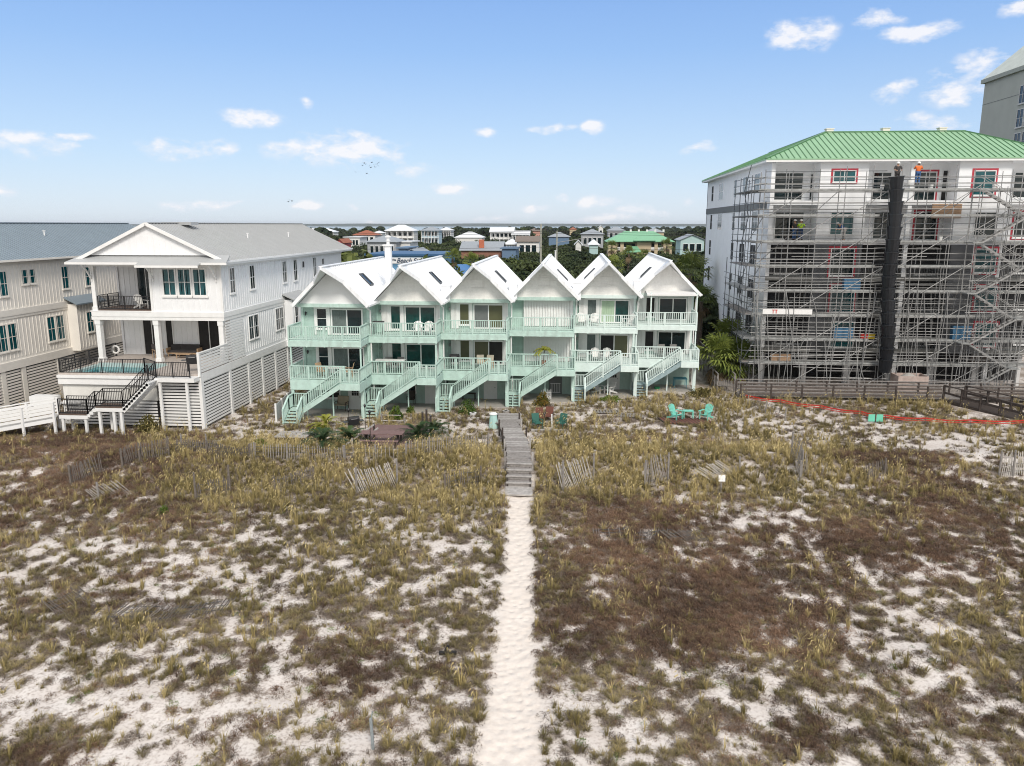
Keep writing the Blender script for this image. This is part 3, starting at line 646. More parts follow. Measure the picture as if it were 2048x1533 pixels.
    for xx in (xl - 1.03, xl - .02): rail_mb(sr, (xx, ys[0], zl), (xx, ys[0] - 1.18, zl - .68), .95, .12, nposts=1, bot=.05, top=(.12, .07))
    sr.build('stair_railing', dk, so)
    # openings on the two upper floors
    fc = Face('F', 2.6); wm = white
    for fl, zb in ((0, 2.85), (1, 5.72)):
        zt = zb + 1.92
        if i == 3:
            sh = MB(); x_ = -4.05
            while x_ < -.2: sh.box(x_, x_ + .12, 2.34, 2.5, zb - .02, zt + .3); sh.box(x_ + .12, x_ + .22, 2.46, 2.5, zb - .02, zt + .3); x_ += .22
            sh.box(-4.12, -.1, 2.34, 2.5, zt + .3, zt + .42); sh.build('storm_shutter', white, t); continue
        sp = MB(); sp.box(-4.12, -3.98, 2.5, 2.6, zb, zt + .14); sp.box(-3.13, -2.92, 2.48, 2.6, zb, zt + .14); sp.box(-4.12, -.24, 2.49, 2.6, zt + .06, zt + .2)
        sp.build('door_surround', white, t)
        if i > 0:
            sh = MB(); 
            for k in range(5): sh.box(-4.62 + k * .1, -4.55 + k * .1, 2.42, 2.55, zb, zt + .1); sh.box(-4.55 + k * .1, -4.52 + k * .1, 2.47, 2.55, zb, zt + .1)
            sh.build('folded_shutter', white, t)
            sh = MB()
            for k in range(3): sh.box(-.42 + k * .1, -.35 + k * .1, 2.42, 2.55, zb, zt + .1); sh.box(-.35 + k * .1, -.32 + k * .1, 2.47, 2.55, zb, zt + .1)
            sh.build('folded_shutter', white, t)
        gm = [(glass, curtain, glass), (glassg, glassg, glassg), (blind, greyscreen, blind) if fl else (blind, blind, darkint), None, (curtain, mat('pale_green_curtain', (.38, .5, .36), .8, .1, ribs=('X', .2)), glassg) if fl else (curtain, darkint, blind), (darkint, glass, glass)][i]
        window(t, (0, 0, 0), fc, -3.9, -3.22, zb + (.5 if i == 0 else .35 if i != 1 else .2), zt - .02, wm, gm[0], 1, 2 if i in (0,) else 1, .08, .07)
        sd = MB(); fc.box(sd, -2.86, -2.76, 0, .1, zb, zt + .02); fc.box(sd, -.56, -.46, 0, .1, zb, zt + .02); fc.box(sd, -2.76, -.56, 0, .1, zt - .08, zt + .02); fc.box(sd, -2.76, -.56, 0, .1, zb, zb + .1); fc.box(sd, -1.7, -1.62, 0, .09, zb + .1, zt - .08)
        sdo = sd.build('sliding_door', wm, t)
        for (a0, a1, g_) in ((-2.76, -1.7, gm[1]), (-1.62, -.56, gm[2])):
            q = MB(); fc.box(q, a0, a1, 0, .05, zb + .1, zt - .08); q.build('pane', g_, sdo)
        la = MB(); la.tube((-4.72, 2.6, zb + 1.6), (-4.72, 2.45, zb + 1.6), .05); la.lathe((-4.72, 2.42, zb + 1.42), [(.03, 0), (.07, .08), (.06, .24), (.02, .3)], 8); la.build('wall_lamp', black if i == 0 else galv, t)
    # under the deck
    f2 = Face('F', 2.65)
    if i in (0, 1, 4, 3, 2):
        dx = [-1.75, -1.35, -2.0, -1.9, -2.1][i] if i != 3 else -1.9
        dd = MB(); f2.box(dd, dx - .08, dx, 0, .07, 0, 2.1); f2.box(dd, dx + .92, dx + 1.0, 0, .07, 0, 2.1); f2.box(dd, dx, dx + .92, 0, .07, 2.03, 2.1); f2.box(dd, dx, dx + .92, 0, .04, .02, 2.03)
        do = dd.build('door', white if i != 3 else greyscreen, t)
        if i in (0, 4):
            gp = MB(); f2.box(gp, dx + .2, dx + .72, .04, .05, 1.1, 1.85); gp.build('pane', darkint, do)
            gr = MB(); 
            for k in (1, 2): f2.box(gr, dx + .2 + k * .17, dx + .22 + k * .17, .05, .06, 1.1, 1.85)
            for k in (1, 2): f2.box(gr, dx + .2, dx + .72, .05, .06, 1.1 + k * .25, 1.12 + k * .25)
            gr.build('muntins', white, do)
        kn = MB(); kn.lathe((dx + .82, 2.57, .98), [(.02, 0), (.035, .03), (.02, .06)], 8); kn.build('handle', galvd, do)
        if i == 3:
            gt = MB(); f2.box(gt, dx + .05, dx + .87, .08, .11, .95, 1.0); f2.box(gt, dx + .05, dx + .87, .08, .11, .2, .25)
            for k in range(6): f2.box(gt, dx + .1 + k * .14, dx + .13 + k * .14, .08, .1, .22, 1.0)
            gt.build('baby_gate', white, do)
    if i == 0: window(t, (0, 0, 0), f2, -3.5, -2.5, .95, 1.75, white, darkint, 2, 2, .08)
    if i == 1: window(t, (0, 0, 0), f2, -3.0, -2.2, 1.0, 1.9, white, glass, 1, 2, .08)
    if i == 2: window(t, (0, 0, 0), f2, -3.6, -3.0, 1.2, 1.7, white, glass, 1, 1, .06)
    # downspout at the right corner
    dp = MB(); dp.bar((.2, .95, 7.95), (.2, 2.2, 7.55), .09); dp.bar((.2, 2.2, 7.55), (.14, 2.4, 5.8), .09); dp.bar((.14, 2.4, 5.8), (.14, 2.4, 3.0), .09); dp.bar((.14, 2.4, 3.0), (.22, 2.5, 1.9), .09); dp.bar((.22, 2.5, 1.9), (.22, 2.6, .1), .09)
    dp.build('downspout', white, t)
    if i == 0:   # rear wing side trim
        gu = MB(); gu.box(.02, .12, 17.4, 17.55, 0, 8); gu.build('corner_trim', mintp, t)
    # paved patio
    pa = MB((x0, y0, 0)); pa.box(x0 - 5.0, x0 + .05, y0 - .2 if i else y0 + .3, y0 + 4.7, -.3, .04 + .012 * i); tag(tag(pa.build('patio', concrete), kind='structure'), 'concrete patio under the deck'); bpy.data.objects[pa_last()].location = (x0, y0, 0)
    HARD.append((x0 - 5.2, x0 + .3, y0 - .9, y0 + 20))
def pa_last():
    return sorted([o.name for o in bpy.data.objects if o.name.startswith('patio')])[-1]
for i in range(6): townhouse(i)

# ================================================================== white three-storey house with the raised pool
def slats(mb, face, a0, a1, z0, z1, w=.15, gap=.07, d0=0, d=.03):
    z = z0
    while z < z1 - .02: face.box(mb, a0, a1, d0, d0 + d, z, min(z + w, z1)); z += w + gap
def battens(mb, face, a0, a1, z0, z1, step=.4):
    a = a0
    while a < a1: face.box(mb, a, a + .05, 0, .028, z0, z1); a += step
def pool_house():
    XL, XR, YF, YB, YP = -34.8, -25.03, 54.0, 83.2, 49.75
    O = (XR, YP, 0)
    t = thing('beach_house', 'white three-storey beach house with a raised swimming pool and porch in front', 'house', O)
    def B(): return MB(O)
    FR = Face('R', XR); FF = Face('F', YF); PF = Face('F', YP); FL = Face('L', XL)
    # walls: side wall on the right, upper bay in front, recessed porch behind
    w = B(); w.box(XL, XR, YF + 3.4, YB, 3.6, 11.1); w.box(XL + 4.6, XR, YF, YF + 3.4, 7.55, 11.1); w.box(XL + 4.45, XL + 4.6, YF + .1, YF + 3.4, 7.7, 11.1)
    w.box(XR - .15, XR, YF + 1.0, YF + 3.4, 3.9, 7.55); w.box(XL, XL + .15, YF + 3.3, YB, 3.6, 11.1)
    battens(w, FR, YF + .2, YB, 7.65, 11.05); battens(w, FR, YF + 3.4, YB, 4.1, 6.95); battens(w, FF, XL + 4.7, XR - .1, 7.7, 10.9, .42)
    f3 = Face('F', YF + 3.4); battens(w, f3, XL + .1, XR - .2, 4.0, 7.0, .42); battens(w, f3, XL + .1, XL + 4.4, 7.8, 11, .42)
    w.box(XL + .4, XR - .7, YP + 4.4, YB - .5, 0, 3.6)
    w.build('wall', whitew, t)
    # bands
    b = B(); b.box(XL - .12, XR + .06, YF - .1, YF + 3.4, 6.95, 7.2); b.box(XL - .06, XR + .1, YF - .14, YF + 3.4, 7.2, 7.55); b.box(XL - .12, XL + 4.45, YF - .16, YF + 3.4, 7.55, 7.62)
    FR.box(b, YF + 3.4, YB, .0, .05, 6.95, 7.2); FR.box(b, YF + 3.4, YB, .0, .09, 7.2, 7.55); FR.box(b, YF - .1, YB, .03, .07, 10.75, 11.1); FR.box(b, YP, YB, 0, .07, 3.3, 3.85)
    b.box(XL + 4.45, XR + .05, YF - .07, YF - .01, 10.75, 11.05); b.box(XL - .1, XL + 4.5, YF - .1, YF, 10.8, 11.1)
    b.box(XR - .1, XR + .06, YF - .06, YF, 7.55, 10.8); b.box(XL + 4.45, XL + 4.62, YF - .06, YF, 7.55, 10.8)
    b.build('trim_band', white, t)
    # roof
    rf = B(); rk_ = B(); xc = (XL + XR) / 2; hw = 5.55
    gable_roof(rf, xc, hw, 11.2, 13.83, YF - .55, YB + 2.0, .1, None, .42, rk_)
    rf.box(xc - 1.2, xc + 1.1, YF + 3.8, YF + 5, 13.7, 13.92)
    rfo = rf.build('roof', roofg, t); rk_.build('rake_board', white, t)
    sk = B(); sk.slab([(XL - .95, YF - 1.15, 11.16), (XL + 4.4, YF - 1.15, 11.16), (XL + 4.4, YF - .05, 11.62), (XL - .3, YF - .05, 11.62)], .08)
    sk.slab([(XL + 4.4, YF - 1.55, 10.98), (XR - .9, YF - 1.55, 10.98), (XR - .5, YF - .05, 11.62), (XL + 4.4, YF - .05, 11.62)], .08)
    sk.slab([(XR - .9, YF - 1.15, 11.16), (XR + 1.0, YF - 1.15, 11.16), (XR + .8, YF - .05, 11.62), (XR - .7, YF - .05, 11.62)], .08)
    sk.build('skirt_roof', roofg, t)
    fa = B(); fa.box(XL - .98, XL + 4.4, YF - 1.22, YF - 1.16, 10.98, 11.14); fa.box(XL + 4.36, XR - .86, YF - 1.62, YF - 1.56, 10.8, 10.96); fa.box(XR - .9, XR + 1.02, YF - 1.22, YF - 1.16, 10.98, 11.14); fa.box(XR + .62, XR + .68, YF - 1.2, YB + 1.9, 10.96, 11.12)
    fa.box(XR + .02, XR + .62, YF - 1.16, YB + 1.9, 10.98, 11.02); fa.box(XL - .9, XR, YF - 1.12, YF - .1, 10.99, 11.04)
    fa.build('fascia', white, t)
    g = B(); g.prism([(xc - 4.6, 11.6), (xc + 4.6, 11.6), (xc, 13.72)], 'y', YF - .35, YF - .2); a = xc - 4.3
    while a < xc + 4.3: g.box(a, a + .04, YF - .38, YF - .35, 11.62, 11.6 + max(.05, (4.55 - abs(a - xc)) * .44)); a += .42
    g2 = B(); g2.prism([(xc - 4.6, 11.1), (xc + 4.6, 11.1), (xc, 13.7)], 'y', YB - .1, YB + .02); g2.build('rear_gable', whitew, t)
    g.build('gable', whitew, t)
    for (px, pv) in ((-22, 0), ): pass
    for yy in (64.5, 74.0):
        v_ = B(); v_.tube((xc + 2.6, yy, 12.5), (xc + 2.6, yy, 13.0), .06); v_.tube((xc + 2.6, yy, 12.98), (xc + 2.6, yy, 13.05), .11); v_.build('vent_pipe', white, rfo)
    # brackets
    for px in (XL + .15, XL + 4.75, XR - .35):
        br = B(); br.bar((px, YF - .05, 9.9), (px, YF - .55, 10.55), .09); br.bar((px, YF - .55, 10.55), (px, YF - 1.05, 10.95), .09); br.bar((px, YF - .04, 9.7), (px, YF - .04, 10.9), .09); br.build('bracket', white, t)
    # columns
    for (px, z0, z1, lb) in ((XL + .25, 3.85, 6.95, 0), (XL + 4.65, 3.85, 6.95, 0), (XR - .28, 3.85, 6.95, 0), (XL + .2, 7.6, 11.0, 0)):
        c = B(); r_ = .17 if z0 < 5 else .14; c.box(px - r_, px + r_, YF - .02, YF + 2 * r_, z0, z1); c.box(px - r_ - .05, px + r_ + .05, YF - .07, YF + 2 * r_ + .05, z0, z0 + .3); c.box(px - r_ - .04, px + r_ + .04, YF - .06, YF + 2 * r_ + .04, z1 - .35, z1); c.build('column', white, t)
    # windows
    for k in range(3): window(t, O, FF, XR - 4.25 + k * 1.13, XR - 3.4 + k * 1.13, 8.8, 10.6, white, glasst, 2, 2, .1, .07)
    for (a, z0, z1, wd) in ((55.4, 8.85, 10.6, .75), (59.0, 8.85, 10.6, .85), (65.9, 8.85, 10.6, .85), (68.6, 8.85, 10.6, .85), (73.9, 8.85, 10.6, .85)): window(t, O, FR, a, a + wd, z0, z1, white, glass, 2, 2, .08)
    for a in (70.8, 76.6): window(t, O, FR, a, a + .6, 9.85, 10.4, white, darkint, 1, 1, .05)
    for (a, n) in ((58.2, 2), (63.7, 1)):
        for k in range(n if n > 1 else 2): window(t, O, FR, a + k * .95, a + .85 + k * .95, 5.0, 6.75, white, glass, 1, 2, .06)
    # side bump-out with its own little roof
    bp = B(); bp.box(XR + .0, XR + .75, 65.8, 69.6, 3.6, 7.35); 
    battens(bp, Face('R', XR + .75), 65.9, 69.6, 3.7, 7.2); bp.box(XR, XR + .82, 65.75, 69.65, 3.3, 3.7); bp.build('bay', whitew, t)
    br = B(); br.slab([(XR, 65.5, 7.9), (XR + 1.05, 65.5, 7.4), (XR + 1.05, 69.9, 7.4), (XR, 69.9, 7.9)], .1); br.build('bay_roof', roofg, t)
    window(t, O, Face('R', XR + .75), 66.3, 67.0, 5.0, 6.7, white, glass, 1, 2, .06)
    # porch doors
    def ax(u, v): return aty(u, v, YF + 3.4)[0]
    for (a0, a1, z0, z1, n) in ((ax(289, 670), ax(322, 670), 3.9, 6.75, 2), (ax(399, 670), ax(440, 670), 3.9, 6.75, 2), (ax(334, 670), ax(346, 670), 3.9, 6.75, 1), (ax(277, 570), ax(309, 570), 7.7, 10.5, 2)):
        d = B(); f3.box(d, a0 - .08, a0, 0, .08, z0, z1); f3.box(d, a1, a1 + .08, 0, .08, z0, z1); f3.box(d, a0 - .08, a1 + .08, 0, .08, z1, z1 + .09)
        if n == 2: f3.box(d, (a0 + a1) / 2 - .03, (a0 + a1) / 2 + .03, 0, .07, z0, z1)
        do = d.build('glass_door', white, t); q = B(); f3.box(q, a0, a1, 0, .04, z0, z1); q.build('pane', glass if z0 > 5 else darkint, do)
    # second-floor balcony
    fl = B(); fl.box(XL, XL + 4.5, YF + .02, YF + 3.3, 7.62, 7.68); fl.build('balcony_floor', mat('balcony_boards', (.12, .08, .06), .7, .2, 5), t)
    rl = B(); rail_mb(rl, (XL + .4, YF + .06, 7.68), (XL + 4.4, YF + .06, 7.68), .98, .12, .02, (.05, .04), .08, .05, nposts=2); rail_mb(rl, (XL + .1, YF + .4, 7.68), (XL + .1, YF + 3.2, 7.68), .98, .12, .02, (.05, .04), .08, .05, nposts=2); rl.build('balcony_railing', black, t)
    # ceiling of porch
    # pool terrace
    dk = B(); dk.box(XL - .2, XR, YF - .6, YF + 3.4, 3.55, 3.86); dk.box(-28.9, XR, YP, YF - .6, 3.55, 3.86); dk.box(XL - .2, -28.9, YP + .02, YP + .35, 3.4, 3.82); dk.box(XL - .2, XL + .15, YP, YF - .6, 3.4, 3.82)
    dk.build('terrace', mat('pale_terrace_boards', (.46, .41, .37), .8, .15, 3, ribs=('Y', .15)), t)
    pf = B(); PF.box(pf, XL - .25, -27.7, 0, .1, 3.05, 3.5); PF.box(pf, XL - .25, -27.7, .0, .2, 3.5, 3.68); FL.box(pf, YP, YF, .2, .3, 3.05, 3.68); pf.box(-27.75, XR + .02, YP - .9, YP, 3.45, 3.72); pf.box(XR - .02, XR + .1, YP - .05, YP + .3, 0, 3.7)
    pf.build('pool_fascia', white, t)
    pw = B(); pw.box(XL - .1, -28.2, YP + .12, YP + .3, 1.95, 3.1); pw.box(XL - .1, XL + .1, YP + .3, YF, .2, 3.1); pw.build('pool_wall', concrete if False else mat('stained_white_render', (.72, .71, .67), .8, .06, .6, dirt=.12), t)
    po = B(); po.box(XL + .5, -29.3, YP + .5, YF - .85, 2.2, 2.5); po.box(XL + .15, XL + .5, YP + .35, YF - .6, 2.2, 3.78); po.box(-29.3, -28.9, YP + .35, YF - .6, 2.2, 3.78); po.box(XL + .5, -29.3, YP + .35, YP + .6, 2.2, 3.78); po.box(XL + .5, -29.3, YF - .9, YF - .6, 2.2, 3.9)
    poo = po.build('pool', mat('pale_pool_tile', (.50, .62, .60), .5, .1, 4), t)
    wa = B(); wa.box(XL + .5, -29.3, YP + .6, YF - .9, 2.6, 3.62); wa.build('pool_water', mat('pool_water', (.03, .24, .27), .05, .25, 1.2, bump=.25, bscale=2.5), poo)
    # lattice skirts
    la = B(); bk = B()
    slats(la, PF, -28.0, XR, .25, 3.45, .14, .075, .0); slats(la, PF, XL - .1, -28.2, .25, 1.9, .14, .075, -.02)
    cols = [49.8, 54.3, 57.6, 60.3, 63.1, 66.0, 70.0, 75.0, 80.0]
    for k in range(len(cols) - 1): slats(la, FR, cols[k] + .25, cols[k + 1] - .1, .2, 3.3, .14, .075, -.02)
    slats(la, FR, YF + .1, YF + 3.1, 3.9, 6.9, .13, .07, 0)
    la.build('slat_screen', white, t)
    for c_ in cols: 
        k = B(); FR.box(k, c_ - .12, c_ + .2, -.1, .06, 0, 3.4); k.build('pier', white, t)
    bk.box(XL + .3, XR - .25, YP + .5, YP + .6, .1, 3.4); bk.box(XR - .45, XR - .35, YP + .6, YB - 1, .1, 3.3); bk.build('dark_void', darkint, t)  # black sheets standing in for the shade behind the slats
    pr = B(); rail_mb
    slats(pr, Face('R', XR + .04), YP - .1, YF + .1, 3.95, 5.25, .15, .05); pr.box(XR - .04, XR + .12, YP - .15, YP - .02, 3.7, 5.35); pr.box(XR - .02, XR + .1, YP - .1, YF + .1, 5.25, 5.32); pr.build('privacy_screen', white, t)
    # black railings round the pool and down the stairs
    rl = B(); kw = dict(step=.115, pw=.022, top=(.05, .04), bot=.08, post=.06)
    rail_mb(rl, (XL - .15, YP + .08, 3.74), (-28.9, YP + .08, 3.74), 1.05, nposts=4, **kw); rail_mb(rl, (-28.9, YP + .08, 3.84), (-27.6, YP - .85, 3.78), 1.05, nposts=1, **kw); rail_mb(rl, (XL - .15, YP + .1, 3.74), (XL - .15, YF + 2.6, 3.8), 1.05, nposts=4, **kw)
    rail_mb(rl, (-27.6, YP - .85, 3.78), (XR - .25, YP - .85, 3.78), 1.02, nposts=2, **kw)
    a = (-27.6, YP - .9, 3.78); b_ = (-29.5, YP - .9, 1.95); c_ = (-31.4, YP - .9, 1.95); d_ = (-32.0, YP - .9, 1.4); e_ = (-34.0, YP - .9, 1.4)
    for off in (0, .95):
        pts = [(p[0], p[1] - off + .0, p[2]) for p in (a, b_, c_, d_, e_)]
        for k in range(4): rail_mb(rl, pts[k], pts[k + 1], 1.02, nposts=1, **kw)
    rl.build('black_railing', black, t)
    st = B(); y0_, y1_ = YP - 1.9, YP - .85
    n = 10
    for k in range(n):
        f = (k + .5) / n; xx = a[0] + (b_[0] - a[0]) * f; z = a[2] + (b_[2] - a[2]) * (k + 1) / n; st.box(xx - .12, xx + .16, y0_, y1_, z - .04, z + .01)
        st.box(xx - .1, xx + .1, y0_ - .03, y0_ + .03, z - .22, z - .02)
    st.bar((a[0], y0_, a[2] - .28), (b_[0], y0_, b_[2] - .3), .06, .26); st.bar((a[0], y1_, a[2] - .28), (b_[0], y1_, b_[2] - .3), .06, .26)
    for k in range(3): z = 1.95 - (k + 1) * .18; xx = -31.4 - (k + .5) * .22; st.box(xx - .12, xx + .12, y0_, y1_, z - .2, z)
    st.box(b_[0], c_[0], y0_ - .02, y1_, 1.62, 1.86); st.box(d_[0], e_[0], y0_ - .02, y1_, 1.08, 1.32)
    sto = st.build('staircase', white, t)
    tp = B(); tp.box(b_[0], c_[0], y0_, y1_ - .02, 1.87, 1.95); tp.box(d_[0], e_[0], y0_, y1_ - .02, 1.33, 1.4); tp.build('landing_boards', mat('brown_boards', (.13, .09, .07), .8, .25, 6), sto)
    for px, py, z1 in ((-27.45, YP - .75, 3.5), (-25.6, YP - .75, 3.5), (-29.7, y0_ + .1, 1.65), (-30.4, y1_, 1.65), (-31.2, y0_ + .1, 1.65), (-30.2, y0_ + .1, 1.65), (-32.2, y0_ + .1, 1.1), (-33.8, y0_ + .1, 1.1), (-33.8, y1_, 1.1), (-31.0, y1_, 1.65)):
        MB(O).box(px - .08, px + .08, py - .08, py + .08, -.3, z1).build('post', white, t)
    HARD.append((XL, XR + .1, YP, 90)); HARD.append((-27.7, XR, YP - .8, YP))
    return t
pool_house()

# ================================================================== beige house at the left edge
def beige_house():
    XR = -41.0; YF = 47.5; YB = 79; XL = XR - 10; O = (XR, YF, 0)
    t = thing('beach_house', 'beige three-storey house with a slate-grey metal roof at the left edge', 'house', O)
    def B(): return MB(O)
    FR = Face('R', XR)
    w = B(); w.box(XL, XR, YF, YB, 3.6, 11.1); battens(w, FR, YF, YB, 7.7, 11.0); battens(w, FR, 51.2, YB, 4.1, 6.9); w.build('wall', beige, t)
    lw = B(); lw.box(XL + .3, XR - .3, YF, YB, 0, 3.6); lw.build('dark_void', darkint, t)  # black core painted as the shade seen between the slats
    b = B(); FR.box(b, YF, YB, 0, .06, 7.0, 7.2); FR.box(b, YF, YB, 0, .1, 7.2, 7.65); FR.box(b, YF, YB, 0, .1, 3.3, 3.9); FR.box(b, YF, YB, .0, .06, 10.8, 11.1); FR.box(b, 51.0, 51.25, 0, .08, 3.9, 7.0); b.build('trim_band', beiget, t)
    rf = B(); rk_ = B(); xc = (XL + XR) / 2; gable_roof(rf, xc, 5.6, 11.2, 13.86, YF - 1, YB - 0.2, .1, None, .42, rk_); rk_.build('rake_board', beiget, t)
    # hipped rear end
    rf.slab([(xc + 5.6, YB - .2, 11.2), (xc, YB - .2, 13.86), (xc - 5.6, YB - .2, 11.2), (xc, YB + 4.5, 11.2)], .12)
    rfo = rf.build('roof', roofs, t)
    for yy in (50.5, 62.5):
        v_ = B(); v_.tube((xc + 2.2, yy, 12.7), (xc + 2.2, yy, 13.2), .06); v_.tube((xc + 2.2, yy, 13.18), (xc + 2.2, yy, 13.26), .12); v_.build('vent_pipe', white, rfo)
    s = B(); 
    for (a0, a1) in ((47.5, 52.0), (52.4, 54.0), (54.7, 58.2), (58.6, 62.0), (62.4, 66), (66.4, 70)): slats(s, FR, a0, a1, .2, 3.25, .14, .08, .0)
    slats(s, FR, 47.6, 51.0, 3.95, 6.95, .14, .055, .0); s.build('slat_screen', beiget, t)
    for c_ in (52.2, 54.35, 58.4, 62.2, 66.2): k = B(); FR.box(k, c_ - .2, c_ + .25, -.1, .05, 0, 3.35); k.build('pier', beiget, t)
    for (a, wd, z0, z1, n) in ((49.0, .7, 8.7, 10.4, 1), (53.0, .75, 8.7, 10.4, 1), (55.4, .6, 9.4, 10.4, 2), (60.0, .8, 8.7, 10.4, 1), (63.0, .8, 8.7, 10.2, 1), (52.2, .85, 4.75, 6.6, 2), (57.6, .85, 4.75, 6.6, 2), (63.4, .8, 4.75, 6.5, 1)):
        for k in range(n): window(t, O, FR, a + k * (wd + .22), a + wd + k * (wd + .22), z0, z1, beiget, glasst, 1, 2, .08)
    bp = B(); bp.box(XR, XR + .8, 60.2, 63.6, 3.6, 7.4); battens(bp, Face('R', XR + .8), 60.2, 63.6, 3.8, 7.3); bp.build('bay', beige, t)
    br = B(); br.slab([(XR, 59.9, 8.0), (XR + 1.1, 59.9, 7.45), (XR + 1.1, 63.9, 7.45), (XR, 63.9, 8.0)], .1); br.build('bay_roof', roofs, t)
    window(t, O, Face('R', XR + .8), 61.4, 62.2, 5.0, 6.6, beiget, glasst, 1, 2, .07)
    HARD.append((XL, XR + .2, YF, 90))
beige_house()

# white raised boardwalk leading down from the pool stairs
def white_walk():
    a = Vector((-34.1, 47.6, 1.15)); b = Vector((-42.5, 43.6, .05)); d = (b - a); d.z = 0; d.normalize(); n = Vector((-d.y, d.x, 0)) * -1.0
    t = thing('boardwalk', 'white railed boardwalk sloping down from the pool stairs at the left edge', 'boardwalk', tuple(a))
    w = MB(tuple(a)); p = [a, b, b + n * 1.6, a + n * 1.6]; 
    k = 0
    while k < 60:
        f0 = k / 60; f1 = (k + .9) / 60; w.slab([tuple(p[0].lerp(p[1], f0)), tuple(p[3].lerp(p[2], f0)), tuple(p[3].lerp(p[2], f1)), tuple(p[0].lerp(p[1], f1))][::-1], .05); k += 1
    w.build('decking', mat('whitewashed_boards', (.60, .58, .55), .8, .2, 5), t)
    for (q0, q1) in ((a, b), (a + n * 1.6, b + n * 1.6)):
        r_ = MB(tuple(a)); r_.bar(q0 + Vector((0, 0, 1.1)), q1 + Vector((0, 0, 1.1)), .16, .05)
        for z in (.22, .45, .68, .9): r_.bar(q0 + Vector((0, 0, z)), q1 + Vector((0, 0, z)), .03, .14)
        r_.bar(q0 - Vector((0, 0, .1)), q1 - Vector((0, 0, .1)), .06, .24)
        r_.build('railing', white, t)
        for k in range(6):
            c = q0.lerp(q1, (k + .02) / 5.1); g = gz(c.x, c.y) - .2; MB(tuple(a)).box(c.x - .07, c.x + .07, c.y - .1, c.y + .04, g, c.z + 1.06).build('post', white, t)
    m = MB(tuple(a)); c = a + Vector((-.6, 1.6, 0)); m.box(c.x - 2.4, c.x - .6, c.y + .2, c.y + .9, 1.5, 2.2); m.box(c.x - .3, c.x + 1.1, c.y + .3, c.y + .8, 1.7, 1.78); m.box(c.x - .2, c.x - .1, c.y + .5, c.y + .6, .3, 1.7); m.box(c.x + .9, c.x + 1.0, c.y + .5, c.y + .6, .3, 1.7); m.build('landing_bench', white, t)
white_walk()

